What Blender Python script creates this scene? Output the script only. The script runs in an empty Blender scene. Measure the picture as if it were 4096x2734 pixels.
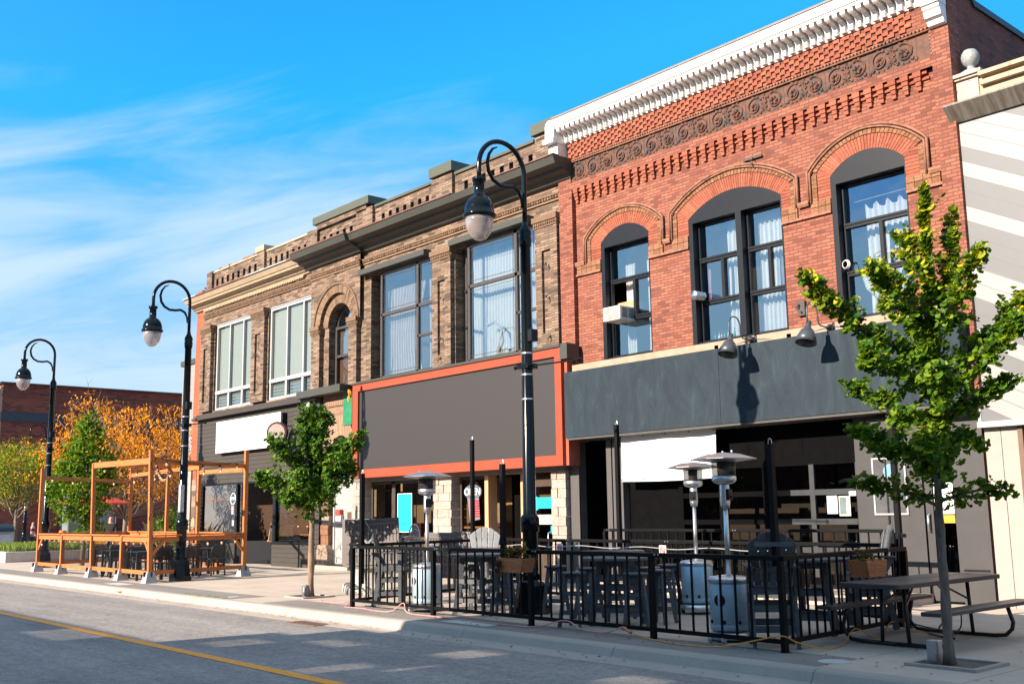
import bpy, bmesh, math, random
from mathutils import Vector, Matrix, noise
R = math.radians
rnd = random.Random(11)
sc = bpy.context.scene
C = sc.collection

# ------------------------------------------------------------------ camera
cam_d = bpy.data.cameras.new('camera'); cam = bpy.data.objects.new('camera', cam_d); C.objects.link(cam)
cam_d.sensor_fit = 'HORIZONTAL'; cam_d.sensor_width = 36; cam_d.lens = 4180/4096*36
cam_d.clip_start = .1; cam_d.clip_end = 3000
cam.matrix_world = Matrix(((0.65385641, 0.13137736, 0.74512535, 0), (0.75648101, -0.09472887, -0.64711894, 0),
                           (-0.01443189, 0.98679604, -0.16132356, 1.6), (0, 0, 0, 1)))
sc.camera = cam

# ------------------------------------------------------------------ light
SUN_DIR = Vector((.117, 1.0, -.463)).normalized()          # the way the light travels
sd = bpy.data.lights.new('sun', 'SUN'); sun = bpy.data.objects.new('sun', sd); C.objects.link(sun)
sd.energy = 5.0; sd.angle = R(.5); sd.color = (1.0, .86, .70)
sun.rotation_euler = SUN_DIR.to_track_quat('-Z', 'Y').to_euler(); sun.location = (0, -20, 30)
ELEV = math.asin(-SUN_DIR.z); to_sun = -SUN_DIR
w = bpy.data.worlds.new('World'); sc.world = w; w.use_nodes = True
nt = w.node_tree; nd = nt.nodes; lk = nt.links; nd.clear()
def N(t, **k):
    n = nd.new(t)
    for a, b in k.items(): setattr(n, a, b)
    return n
sky = N('ShaderNodeTexSky', sky_type='NISHITA', sun_disc=False, sun_elevation=ELEV, air_density=1.0, dust_density=.6, ozone_density=2.2)
sky.sun_rotation = math.atan2(to_sun.x, to_sun.y)
hs = N('ShaderNodeMix', data_type='RGBA', blend_type='MULTIPLY'); hs.inputs[0].default_value = 1
hs.inputs[7].default_value = (.13, 1.12, 1.75, 1)
lk.new(sky.outputs[0], hs.inputs[6])
tc = N('ShaderNodeTexCoord'); sep = N('ShaderNodeSeparateXYZ'); lk.new(tc.outputs['Generated'], sep.inputs[0])
def mth(op, a, b=None, c=None):
    n = N('ShaderNodeMath', operation=op)
    for i, s in enumerate((a, b, c)):
        if s is None: continue
        if isinstance(s, (int, float)): n.inputs[i].default_value = s
        else: lk.new(s, n.inputs[i])
    return n.outputs[0]
zz = mth('MAXIMUM', sep.outputs[2], .03)
px = mth('DIVIDE', sep.outputs[0], mth('ADD', zz, .25)); py = mth('DIVIDE', sep.outputs[1], mth('ADD', zz, .25))
cb = N('ShaderNodeCombineXYZ'); lk.new(px, cb.inputs[0]); lk.new(py, cb.inputs[1])
mp = N('ShaderNodeMapping'); vr = N('ShaderNodeVectorRotate', rotation_type='Z_AXIS'); vr.inputs['Angle'].default_value = R(-38); lk.new(cb.outputs[0], vr.inputs[0])
mp.inputs['Scale'].default_value = (.9, 2.7, 1); mp.inputs['Location'].default_value = (2.3, .7, 0)
lk.new(vr.outputs[0], mp.inputs[0])
n1 = N('ShaderNodeTexNoise'); n1.inputs['Scale'].default_value = 1.3; n1.inputs['Detail'].default_value = 9; n1.inputs['Roughness'].default_value = .58; n1.inputs['Distortion'].default_value = .7
lk.new(mp.outputs[0], n1.inputs[0])
n2 = N('ShaderNodeTexNoise'); n2.inputs['Scale'].default_value = 1.1; n2.inputs['Detail'].default_value = 3
lk.new(cb.outputs[0], n2.inputs[0])
# denser towards the horizon (haze and distant cirrus), clear higher up
low = N('ShaderNodeMapRange', interpolation_type='SMOOTHSTEP'); lk.new(sep.outputs[2], low.inputs[0])
for i, v in zip((1, 2, 3, 4), (.20, .44, .34, -.34)): low.inputs[i].default_value = v
s1 = mth('ADD', mth('ADD', mth('MULTIPLY', n1.outputs[0], 1.15), mth('MULTIPLY', n2.outputs[0], .55)), low.outputs[0])
hz = N('ShaderNodeMapRange', interpolation_type='SMOOTHSTEP'); lk.new(sep.outputs[2], hz.inputs[0])
for i, v in zip((1, 2, 3, 4), (.0, .36, .88, 0)): hz.inputs[i].default_value = v
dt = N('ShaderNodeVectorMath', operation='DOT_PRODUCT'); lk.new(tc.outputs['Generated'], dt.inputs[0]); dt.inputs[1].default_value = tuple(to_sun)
gl = N('ShaderNodeMapRange', interpolation_type='SMOOTHSTEP'); lk.new(dt.outputs['Value'], gl.inputs[0])   # pale glow around the sun, added out of view for neutral fill light
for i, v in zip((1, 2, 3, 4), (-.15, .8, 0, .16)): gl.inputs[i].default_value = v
up = N('ShaderNodeMapRange', interpolation_type='SMOOTHSTEP'); lk.new(sep.outputs[2], up.inputs[0])   # pale zenith added out of view, to lift and neutralise the shade
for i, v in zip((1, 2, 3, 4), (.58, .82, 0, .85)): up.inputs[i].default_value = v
cl = N('ShaderNodeMapRange', interpolation_type='SMOOTHSTEP'); lk.new(s1, cl.inputs[0])
for i, v in zip((1, 2, 3, 4), (.66, 1.24, 0, .86)): cl.inputs[i].default_value = v
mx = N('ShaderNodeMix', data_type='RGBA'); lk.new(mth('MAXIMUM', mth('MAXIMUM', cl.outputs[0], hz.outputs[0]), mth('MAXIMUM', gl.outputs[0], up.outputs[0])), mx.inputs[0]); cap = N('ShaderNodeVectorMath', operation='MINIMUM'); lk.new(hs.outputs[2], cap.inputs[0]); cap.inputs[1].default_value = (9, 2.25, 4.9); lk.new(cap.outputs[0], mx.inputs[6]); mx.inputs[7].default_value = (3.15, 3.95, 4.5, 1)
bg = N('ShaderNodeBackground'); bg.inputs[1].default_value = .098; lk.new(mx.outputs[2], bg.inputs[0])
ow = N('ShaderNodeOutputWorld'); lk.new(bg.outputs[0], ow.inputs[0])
vs = sc.view_settings; vs.view_transform = 'Standard'; vs.look = 'None'; vs.gamma = 1; vs.use_curve_mapping = False; vs.exposure = 1.2
sc.cycles.max_bounces = 6; sc.cycles.transparent_max_bounces = 10; sc.cycles.diffuse_bounces = 3; sc.cycles.glossy_bounces = 3
sc.cycles.caustics_reflective = False; sc.cycles.caustics_refractive = False; sc.cycles.sample_clamp_indirect = 4

# ------------------------------------------------------------------ materials
class NT:
    def __init__(s, name):
        s.m = bpy.data.materials.new(name); s.m.use_nodes = True; s.t = s.m.node_tree; s.n = s.t.nodes; s.l = s.t.links
        s.p = s.n['Principled BSDF']; s.out = s.n['Material Output']
    def new(s, t, **k):
        n = s.n.new(t)
        for a, b in k.items(): setattr(n, a, b)
        return n
    def link(s, a, b): s.l.new(a, b)
    def math(s, op, a, b=None, c=None):
        n = s.new('ShaderNodeMath', operation=op)
        for i, q in enumerate((a, b, c)):
            if q is None: continue
            if isinstance(q, (int, float)): n.inputs[i].default_value = q
            else: s.link(q, n.inputs[i])
        return n.outputs[0]
    def noise(s, vec, scale, detail=4, rough=.55, dist=0):
        n = s.new('ShaderNodeTexNoise'); n.inputs['Scale'].default_value = scale; n.inputs['Detail'].default_value = detail
        n.inputs['Roughness'].default_value = rough; n.inputs['Distortion'].default_value = dist; s.link(vec, n.inputs[0]); return n.outputs[0]
    def ramp(s, fac, stops, const=False):
        n = s.new('ShaderNodeValToRGB'); e = n.color_ramp.elements
        if const: n.color_ramp.interpolation = 'CONSTANT'
        while len(e) < len(stops): e.new(.5)
        for q, (p, c) in zip(e, stops): q.position = p; q.color = tuple(c) + (1,) if len(c) == 3 else c
        s.link(fac, n.inputs[0]); return n.outputs[0]
    def mix(s, fac, a, b, blend='MIX'):
        n = s.new('ShaderNodeMix', data_type='RGBA', blend_type=blend)
        for i, q in ((0, fac), (6, a), (7, b)):
            if isinstance(q, (int, float)): n.inputs[i].default_value = q
            elif isinstance(q, tuple): n.inputs[i].default_value = q + (1,) if len(q) == 3 else q
            else: s.link(q, n.inputs[i])
        return n.outputs[2]
    def bump(s, h, st, dist=.02):
        n = s.new('ShaderNodeBump'); n.inputs['Strength'].default_value = st; n.inputs['Distance'].default_value = dist
        s.link(h, n.inputs['Height']); s.link(n.outputs[0], s.p.inputs['Normal'])
    def pos(s): return s.new('ShaderNodeNewGeometry').outputs['Position']
    def obj(s): return s.new('ShaderNodeTexCoord').outputs['Object']
def sv(a, f): return tuple(max(0, min(1, x*f)) for x in a)
def mat(name, col, rough=.6, metal=0, var=.18, scale=6, bump=0, bscale=60, stain=None, coord='obj', stretch=None, spec=None):
    m = NT(name); v = m.obj() if coord == 'obj' else m.pos()
    if stretch:
        mp = m.new('ShaderNodeMapping'); mp.inputs['Scale'].default_value = stretch; m.link(v, mp.inputs[0]); v = mp.outputs[0]
    n = m.noise(v, scale, 5, .6)
    c = m.ramp(n, [(.3, sv(col, 1-var)), (.7, sv(col, 1+var))])
    if stain:
        q = m.noise(v, stain[1], 6, .7); f = m.ramp(q, [(stain[2], (0, 0, 0)), (stain[2]+stain[3], (1, 1, 1))]); c = m.mix(f, c, stain[0])
    m.link(c, m.p.inputs['Base Color']); m.p.inputs['Roughness'].default_value = rough; m.p.inputs['Metallic'].default_value = metal
    if spec is not None: m.p.inputs['Specular IOR Level'].default_value = spec
    if bump: m.bump(m.noise(v, bscale, 4), bump)
    return m.m
def brick(name, cols, mortar, w=.22, h=.067, ms=.007, bump=.5, stain=None, dark=.35, sc2=1.0):
    m = NT(name); g = m.new('ShaderNodeNewGeometry'); sp = m.new('ShaderNodeSeparateXYZ'); m.link(g.outputs['Position'], sp.inputs[0])
    sn = m.new('ShaderNodeSeparateXYZ'); m.link(g.outputs['True Normal'], sn.inputs[0])
    side = m.math('GREATER_THAN', m.math('ABSOLUTE', sn.outputs[0]), .6)
    u = m.math('ADD', m.math('MULTIPLY', sp.outputs[0], m.math('SUBTRACT', 1, side)), m.math('MULTIPLY', sp.outputs[1], side))
    cb = m.new('ShaderNodeCombineXYZ'); m.link(u, cb.inputs[0]); m.link(sp.outputs[2], cb.inputs[1])
    b = m.new('ShaderNodeTexBrick'); b.inputs['Scale'].default_value = 1; b.inputs['Brick Width'].default_value = w; b.inputs['Row Height'].default_value = h
    b.inputs['Mortar Size'].default_value = ms; b.inputs['Mortar Smooth'].default_value = .1; b.inputs['Color1'].default_value = (0, 0, 0, 1); b.inputs['Color2'].default_value = (1, 1, 1, 1); b.inputs['Mortar'].default_value = (.5, .5, .5, 1)
    m.link(cb.outputs[0], b.inputs[0])
    k = len(cols); c = m.ramp(b.outputs['Color'], [((i+.0)/(k-1) if k > 1 else 0, q) for i, q in enumerate(cols)])
    big = m.noise(g.outputs['Position'], 1.1*sc2, 6, .7)
    c = m.mix(m.ramp(big, [(.42, (0, 0, 0)), (.72, (dark, dark, dark))]), c, sv(cols[0], .35))
    fine = m.noise(g.outputs['Position'], 35, 3, .6); c = m.mix(.35, c, m.ramp(fine, [(.3, (.35, .35, .35)), (.7, (.75, .75, .75))]), 'OVERLAY')
    if stain:
        f = m.ramp(m.noise(g.outputs['Position'], stain[1], 7, .75), [(stain[2], (0, 0, 0)), (stain[2]+.08, (1, 1, 1))]); c = m.mix(f, c, stain[0])
    c = m.mix(b.outputs['Fac'], c, mortar)
    m.link(c, m.p.inputs['Base Color']); m.p.inputs['Roughness'].default_value = .85
    m.bump(m.math('ADD', m.math('MULTIPLY', b.outputs['Fac'], -1), m.math('MULTIPLY', fine, .5)), bump, .012)
    return m.m
def island(name, cols, rough=.8, noisev=.25, nscale=20, bump=.3, trans=0):
    m = NT(name); g = m.new('ShaderNodeNewGeometry'); k = len(cols)
    c = m.ramp(g.outputs['Random Per Island'], [(i/(k-1), q) for i, q in enumerate(cols)])
    n = m.noise(m.pos(), nscale, 3); c = m.mix(noisev, c, m.ramp(n, [(.3, (.25, .25, .25)), (.7, (.8, .8, .8))]), 'OVERLAY')
    m.link(c, m.p.inputs['Base Color']); m.p.inputs['Roughness'].default_value = rough
    if bump: m.bump(n, bump)
    if trans:
        t = m.new('ShaderNodeBsdfTranslucent'); c2 = m.mix(1.0, c, (1.0, 1.0, .35), 'MULTIPLY'); m.link(c2, t.inputs[0])
        x = m.new('ShaderNodeMixShader'); x.inputs[0].default_value = trans; m.link(m.p.outputs[0], x.inputs[1]); m.link(t.outputs[0], x.inputs[2]); m.link(x.outputs[0], m.out.inputs[0])
        m.p.inputs['Specular IOR Level'].default_value = .25
    return m.m
def glass(name, tint, refl, rough=.0, wob=.0):
    m = NT(name); t = m.new('ShaderNodeBsdfTransparent'); t.inputs[0].default_value = tint + (1,)
    g = m.new('ShaderNodeBsdfGlossy'); g.inputs['Roughness'].default_value = rough; g.inputs[0].default_value = (1, 1, 1, 1)
    lw = m.new('ShaderNodeLayerWeight'); lw.inputs[0].default_value = .35
    f = m.math('MAXIMUM', refl, lw.outputs['Fresnel']); x = m.new('ShaderNodeMixShader'); m.link(f, x.inputs[0]); m.link(t.outputs[0], x.inputs[1]); m.link(g.outputs[0], x.inputs[2]); m.link(x.outputs[0], m.out.inputs[0])
    if wob:
        b = m.new('ShaderNodeBump'); b.inputs['Strength'].default_value = wob; b.inputs['Distance'].default_value = .05; m.link(m.noise(m.pos(), 1.3, 2), b.inputs['Height']); m.link(b.outputs[0], g.inputs['Normal'])
    return m.m
def emit(name, col, st):
    m = NT(name); m.p.inputs['Base Color'].default_value = col + (1,); m.p.inputs['Emission Color'].default_value = col + (1,); m.p.inputs['Emission Strength'].default_value = st; return m.m
def wood(name, c1, c2, rough=.65, axis=0):
    m = NT(name); mp = m.new('ShaderNodeMapping'); s = [14, 14, 14]; s[axis] = 1.2; mp.inputs['Scale'].default_value = s; m.link(m.obj(), mp.inputs[0])
    n = m.noise(mp.outputs[0], 2.2, 6, .65, .6); c = m.ramp(n, [(.32, c1), (.62, c2)]); g = m.new('ShaderNodeNewGeometry')
    c = m.mix(.35, c, m.ramp(g.outputs['Random Per Island'], [(0, (.35, .35, .35)), (1, (.7, .7, .7))]), 'OVERLAY')
    m.link(c, m.p.inputs['Base Color']); m.p.inputs['Roughness'].default_value = rough; m.bump(n, .25); return m.m
def concrete(name, col, joint=0, var=.12, y0=0, stainc=None, rough=.85):
    m = NT(name); p = m.pos(); a = m.noise(p, .9, 8, .68); b = m.noise(p, 45, 4, .7)
    c = m.ramp(a, [(.3, sv(col, 1-var*1.3)), (.7, sv(col, 1+var))]); c = m.mix(.4, c, m.ramp(b, [(.25, (.36, .36, .36)), (.75, (.64, .64, .64))]), 'OVERLAY')
    s = m.ramp(m.noise(p, 2.7, 8, .75, .4), [(.60, (0, 0, 0)), (.72, (.5, .5, .5))]); c = m.mix(s, c, stainc or sv(col, .6))
    if joint:
        t = m.new('ShaderNodeTexBrick'); t.offset = 0; t.inputs['Scale'].default_value = 1; t.inputs['Brick Width'].default_value = joint; t.inputs['Row Height'].default_value = joint
        t.inputs['Mortar Size'].default_value = .007; t.inputs['Mortar Smooth'].default_value = .4
        mp = m.new('ShaderNodeMapping'); mp.inputs['Location'].default_value = (.3, y0, 0); m.link(p, mp.inputs[0]); m.link(mp.outputs[0], t.inputs[0])
        c = m.mix(t.outputs['Fac'], c, sv(col, .35))
    m.link(c, m.p.inputs['Base Color']); m.p.inputs['Roughness'].default_value = rough; m.bump(b, .25, .01); return m.m

# ------------------------------------------------------------------ mesh helpers
class MB:
    def __init__(s): s.v = []; s.f = []
    def add(s, vs, fs):
        o = len(s.v); s.v += [tuple(x) for x in vs]; s.f += [tuple(i+o for i in q) for q in fs]; return s
    def box(s, x0, y0, z0, x1, y1, z1):
        return s.add([(x0, y0, z0), (x1, y0, z0), (x1, y1, z0), (x0, y1, z0), (x0, y0, z1), (x1, y0, z1), (x1, y1, z1), (x0, y1, z1)],
                     [(0, 3, 2, 1), (4, 5, 6, 7), (0, 1, 5, 4), (1, 2, 6, 5), (2, 3, 7, 6), (3, 0, 4, 7)])
    def cbox(s, c, d, rot=0, tilt=None):
        mx = Matrix.Rotation(rot, 3, 'Z')
        if tilt is not None: mx = mx @ tilt
        h = [x/2 for x in d]; P = [Vector(c) + mx @ Vector((a*h[0], b*h[1], e*h[2])) for e in (-1, 1) for a, b in ((-1, -1), (1, -1), (1, 1), (-1, 1))]
        return s.add(P, [(0, 3, 2, 1), (4, 5, 6, 7), (0, 1, 5, 4), (1, 2, 6, 5), (2, 3, 7, 6), (3, 0, 4, 7)])
    def bar(s, a, b, w, h, up=(0, 0, 1)):
        a = Vector(a); b = Vector(b); d = (b-a).normalized(); u = Vector(up)
        if abs(d.dot(u)) > .98: u = Vector((0, 1, 0))
        r = d.cross(u).normalized()*w/2; u = r.cross(d).normalized()*h/2
        P = [p+i*r+j*u for p in (a, b) for i, j in ((-1, -1), (1, -1), (1, 1), (-1, 1))]
        return s.add(P, [(0, 3, 2, 1), (4, 5, 6, 7), (0, 1, 5, 4), (1, 2, 6, 5), (2, 3, 7, 6), (3, 0, 4, 7)])
    def prism(s, pts, pl, a, b):
        f = {'xz': lambda p, t: (p[0], t, p[1]), 'yz': lambda p, t: (t, p[0], p[1]), 'xy': lambda p, t: (p[0], p[1], t)}[pl]
        n = len(pts); P = [f(p, a) for p in pts] + [f(p, b) for p in pts]
        return s.add(P, [tuple(range(n)), tuple(range(2*n-1, n-1, -1))] + [(i, i+n, (i+1) % n+n, (i+1) % n) for i in range(n)])
    def parts(s, name, m, parent, *boxes):
        for b in boxes: MB().box(*b).build(name, m, parent)
    def quad(s, a, b, c, d): return s.add([a, b, c, d], [(0, 1, 2, 3)])
    def tube(s, pts, r, n=8, cap=True, up=None):
        P = [Vector(p) for p in pts]; m = len(P); rr = r if isinstance(r, (list, tuple)) else [r]*m; vs = []; u = None
        for i, p in enumerate(P):
            d = (P[min(i+1, m-1)]-P[max(i-1, 0)]).normalized()
            if u is None: u = d.orthogonal().normalized()
            else:
                u = u-d*u.dot(d); u = u.normalized() if u.length > 1e-6 else d.orthogonal().normalized()
            w_ = d.cross(u)
            for k in range(n):
                a = 2*math.pi*k/n; vs.append(p+(u*math.cos(a)+w_*math.sin(a))*rr[i])
        fs = [(i*n+k, i*n+(k+1) % n, (i+1)*n+(k+1) % n, (i+1)*n+k) for i in range(m-1) for k in range(n)]
        if cap: fs += [tuple(range(n-1, -1, -1)), tuple((m-1)*n+k for k in range(n))]
        return s.add(vs, fs)
    def lathe(s, prof, c=(0, 0, 0), n=20, ax='z'):
        vs = []; m = len(prof)
        for r, z in prof:
            for k in range(n):
                a = 2*math.pi*k/n; q = (r*math.cos(a), r*math.sin(a), z)
                if ax == 'y': q = (q[0], q[2], q[1])
                if ax == 'x': q = (q[2], q[0], q[1])
                vs.append((q[0]+c[0], q[1]+c[1], q[2]+c[2]))
        fs = [(i*n+k, i*n+(k+1) % n, (i+1)*n+(k+1) % n, (i+1)*n+k) for i in range(m-1) for k in range(n)]
        fs += [tuple(range(n-1, -1, -1)), tuple((m-1)*n+k for k in range(n))]
        return s.add(vs, fs)
    def ball(s, c, r, n=8, sz=(1, 1, 1), rough=0):
        m = max(4, n//2+1); vs = []; fs = []
        for i in range(1, m):
            t = math.pi*i/m
            for k in range(n):
                a = 2*math.pi*k/n; q = Vector((math.sin(t)*math.cos(a), math.sin(t)*math.sin(a), math.cos(t)))
                f = r*(1+rough*noise.noise(q*2.3+Vector(c)*3)) if rough else r
                vs.append((c[0]+q.x*f*sz[0], c[1]+q.y*f*sz[1], c[2]+q.z*f*sz[2]))
        t = len(vs); vs += [(c[0], c[1], c[2]+r*sz[2]), (c[0], c[1], c[2]-r*sz[2])]
        fs = [(i*n+k, i*n+n+k, i*n+n+(k+1) % n, i*n+(k+1) % n) for i in range(m-2) for k in range(n)]
        fs += [(t, k, (k+1) % n) for k in range(n)] + [(t+1, (m-2)*n+(k+1) % n, (m-2)*n+k) for k in range(n)]
        return s.add(vs, fs)
    def wall(s, x0, x1, z0, z1, y, ops, depth=.25, seg=14, flat=False):
        """a wall in the xz plane facing -y, openings (xa, xb, zb, zs, crown) with reveals"""
        cur = x0
        for xa, xb, zb, zs, cr in sorted(ops):
            if xa > cur: s.quad((cur, y, z0), (xa, y, z0), (xa, y, z1), (cur, y, z1))
            if zb > z0: s.quad((xa, y, z0), (xb, y, z0), (xb, y, zb), (xa, y, zb))
            A = arc(xa, xb, zs, cr, seg) if cr > zs else [(xa, zs), (xb, zs)]
            for (a, b), (c, d) in zip(A, A[1:]):
                if z1 > max(b, d)+1e-4: s.quad((a, y, b), (c, y, d), (c, y, z1), (a, y, z1))
                s.quad((a, y, b), (a, y+depth, b), (c, y+depth, d), (c, y, d))
            s.quad((xa, y, zb), (xa, y+depth, zb), (xa, y+depth, zs), (xa, y, zs)); s.quad((xb, y, zb), (xb, y, zs), (xb, y+depth, zs), (xb, y+depth, zb))
            if zb > z0+.01: s.quad((xa, y, zb), (xb, y, zb), (xb, y+depth, zb), (xa, y+depth, zb))
            cur = xb
        if cur < x1: s.quad((cur, y, z0), (x1, y, z0), (x1, y, z1), (cur, y, z1))
        return s
    def build(s, name, m, parent=None, smooth=False, label=None):
        me = bpy.data.meshes.new(name); off = Vector(parent_loc(parent))
        me.from_pydata([(a-off.x, b-off.y, c-off.z) for a, b, c in s.v], [], s.f); me.update()
        if m: me.materials.append(m)
        if smooth: me.shade_smooth() if hasattr(me, 'shade_smooth') else [setattr(p, 'use_smooth', True) for p in me.polygons]
        o = bpy.data.objects.new(name, me); C.objects.link(o)
        if parent: o.parent = parent
        if label: o['label'] = label
        return o
def parent_loc(p):
    v = Vector((0, 0, 0))
    while p: v += p.location; p = p.parent
    return v
def arc(xa, xb, zs, cr, seg):
    h = (xb-xa)/2; r_ = cr-zs; rad = (h*h+r_*r_)/(2*r_); cx = (xa+xb)/2; cz = cr-rad; t = math.asin(min(1, h/rad))
    if r_ > h: t = math.pi-t
    return [(cx+rad*math.sin(-t+2*t*i/seg), cz+rad*math.cos(-t+2*t*i/seg)) for i in range(seg+1)]
def tag(o, label, cat, group=None):
    o['label'] = label; o['category'] = cat
    if group: o['group'] = group
    return o
def thing(name, label, cat, loc=(0, 0, 0), rz=0, group=None):
    o = bpy.data.objects.new(name, None); C.objects.link(o); o.location = loc; o.rotation_euler = (0, 0, rz); o.empty_display_size = .2
    return tag(o, label, cat, group)
def one(mb, name, m, label, cat, group=None, smooth=False):
    return tag(mb.build(name, m, None, smooth), label, cat, group)
def struct(mb, name, m, kind='structure'):
    o = mb.build(name, m); o['kind'] = kind; return o
def kids(o): return [c for c in C.objects if c.parent == o]
def dup(root, loc, rz=None, label=None, group=None, scale=None):
    def cp(o, par):
        c = o.copy(); C.objects.link(c)
        if par: c.parent = par
        for k in KID.get(o.name, ()): cp(k, c)
        return c
    r = cp(root, None); r.location = loc
    if rz is not None: r.rotation_euler = (0, 0, rz)
    if label: r['label'] = label
    if group: r['group'] = group
    if scale: r.scale = scale
    return r
KID = {}
def proto(root):
    def rec(o):
        KID[o.name] = kids(o)
        for k in KID[o.name]: rec(k)
    rec(root); return root
def bev(o, wd=.01, seg=2):
    m = o.modifiers.new('bevel', 'BEVEL'); m.width = wd; m.segments = seg; m.limit_method = 'ANGLE'; return o
def text(s, size, name, m, parent, loc, rot, ext=.003, font=None, align='CENTER', shear=0):
    cu = bpy.data.curves.new(name, 'FONT'); cu.body = s; cu.size = size; cu.extrude = ext; cu.align_x = align; cu.align_y = 'CENTER'; cu.shear = shear
    t_ = bpy.data.objects.new('t', cu); C.objects.link(t_); bpy.context.view_layer.update(); me = bpy.data.meshes.new_from_object(t_); C.objects.unlink(t_); bpy.data.objects.remove(t_); me.materials.clear(); me.materials.append(m); o = bpy.data.objects.new(name, me); C.objects.link(o); o.parent = parent
    o.location = Vector(loc)-parent_loc(parent); o.rotation_euler = rot; return o
# ------------------------------------------------------------------ palette
RED = brick('red_brick', [(.15, .042, .026), (.27, .083, .049), (.33, .115, .068), (.23, .066, .040)], (.115, .048, .034), .205, .066, .0085, stain=((.10, .045, .035), 1.6, .60))
REDPLAIN = island('red_brick_units', [(.20, .052, .028), (.30, .085, .045), (.25, .066, .036), (.33, .105, .058)], .85, .4, 18)
DKRED = brick('sooty_side_brick', [(.09, .032, .026), (.24, .07, .045), (.16, .05, .036)], (.08, .045, .038), .21, .072, .006)
ORB = brick('orange_brick', [(.28, .055, .020), (.38, .09, .034), (.33, .07, .027)], (.26, .12, .07), .22, .072, .007, stain=((.62, .42, .34), .9, .62))
BRN = brick('brown_brick', [(.055, .038, .028), (.19, .122, .082), (.30, .205, .142), (.13, .082, .056)], (.075, .052, .038), .30, .068, .007, stain=((.06, .045, .036), 1.8, .585), dark=.5)
BRNP = island('brown_brick_units', [(.08, .05, .03), (.21, .132, .08), (.15, .09, .054), (.25, .16, .10)], .85, .4, 14)
PALEB = brick('tan_brick', [(.22, .125, .075), (.30, .185, .115), (.26, .155, .095)], (.2, .14, .1), .26, .075, .007, stain=((.34, .26, .2), 1.2, .6))
FARB = brick('far_brick', [(.19, .052, .028), (.30, .078, .040), (.24, .062, .034), (.11, .035, .024)], (.10, .06, .05), .45, .13, .012)
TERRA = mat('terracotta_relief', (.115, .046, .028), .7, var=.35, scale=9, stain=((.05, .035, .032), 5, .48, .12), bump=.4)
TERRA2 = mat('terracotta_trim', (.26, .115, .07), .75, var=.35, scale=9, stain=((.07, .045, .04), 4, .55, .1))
STONEOR = island('rough_tan_stone', [(.15, .062, .030), (.26, .125, .065), (.20, .09, .045)], .9, .6, 30, .8)
WHITEP = mat('white_paint_old', (.74, .73, .71), .6, var=.06, scale=5, stain=((.42, .38, .34), 7, .66, .06))
CREAM = mat('cream_paint_old', (.40, .31, .21), .7, var=.12, scale=3, stain=((.30, .13, .06), 4, .62, .08))
CREAMST = mat('sill_stone', (.34, .25, .18), .8, var=.15, scale=4)
GREYMET = mat('grey_sheet_metal', (.050, .050, .042), .5, var=.12, scale=1.2)
OLIVE = mat('olive_cap_metal', (.085, .090, .062), .45, var=.1, scale=1)
RUST = mat('rusty_drip_edge', (.15, .07, .055), .8, var=.3, scale=5)
BLK = mat('black_painted_frame', (.010, .012, .017), .4, var=.1, spec=.25)
CHAR = mat('charcoal_panel', (.05, .052, .058), .5, var=.12, scale=2)
DARKW = mat('dark_brown_frame', (.055, .045, .042), .45)
WHITEF = mat('white_aluminium', (.40, .41, .42), .35, var=.04)
SIDING = mat('brown_grey_siding', (.040, .033, .028), .7, var=.14, scale=3, stretch=(1, 1, 8), bump=.2, bscale=25)
ORPAINT = mat('orange_render', (.29, .048, .018), .75, var=.08, scale=3, bump=.2, bscale=30)
GREYPAN = mat('grey_sign_panel', (.033, .029, .030), .55, var=.02)
WHT = mat('white_sign_face', (.78, .78, .77), .6, var=.015)
LIME = island('split_limestone', [(.30, .245, .21), (.38, .32, .28), (.34, .28, .24)], .9, .35, 16, .6)
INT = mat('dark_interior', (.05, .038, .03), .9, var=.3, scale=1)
INTW = wood('interior_boards', (.055, .025, .014), (.11, .055, .03))
CURT = mat('white_curtain', (.72, .72, .72), .9, var=.05); CURTP = mat('satin_curtain', (.50, .43, .42), .45, var=.1)
BLIND = NT('window_blind'); _z = BLIND.new('ShaderNodeSeparateXYZ'); BLIND.link(BLIND.pos(), _z.inputs[0]); BLIND.link(BLIND.ramp(BLIND.math('FRACT', BLIND.math('MULTIPLY', _z.outputs[2], 28)), [(.0, (.20, .23, .22)), (.25, (.35, .38, .36)), (.95, (.31, .34, .32))]), BLIND.p.inputs['Base Color']); BLIND = BLIND.m
GLASS_UP = glass('window_glass', (.86, .92, .94), .42, wob=.15); GLASS_UP.node_tree.nodes['Glossy BSDF'].inputs[0].default_value = (.60, .84, 1.0, 1); GLASS_DK = glass('shopfront_glass', (.55, .56, .55), .06, wob=.1); GLASS_DK.node_tree.nodes['Glossy BSDF'].inputs[0].default_value = (.5, .55, .6, 1); GLASS_B = glass('blind_window_glass', (.86, .9, .9), .16, wob=.1)
SLATE = NT('slate_blue_fascia'); _v = SLATE.pos(); _mp = SLATE.new('ShaderNodeMapping'); _mp.inputs['Scale'].default_value = (2.2, 1, .8); SLATE.link(_v, _mp.inputs[0])
_a = SLATE.noise(_mp.outputs[0], 1.6, 8, .68, .9); SLATE.link(SLATE.ramp(_a, [(.35, (.017, .026, .035)), (.58, (.024, .038, .050)), (.8, (.046, .068, .086))]), SLATE.p.inputs['Base Color']); SLATE.p.inputs['Roughness'].default_value = .7; SLATE.p.inputs['Specular IOR Level'].default_value = .2; SLATE.bump(SLATE.noise(_v, 60, 3), .1); SLATE = SLATE.m
GALV = mat('galvanised_metal', (.50, .52, .54), .35, .9, var=.12, scale=20)
SNOUT = mat('outlet_box', (.3, .31, .32), .5, .3)

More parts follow.
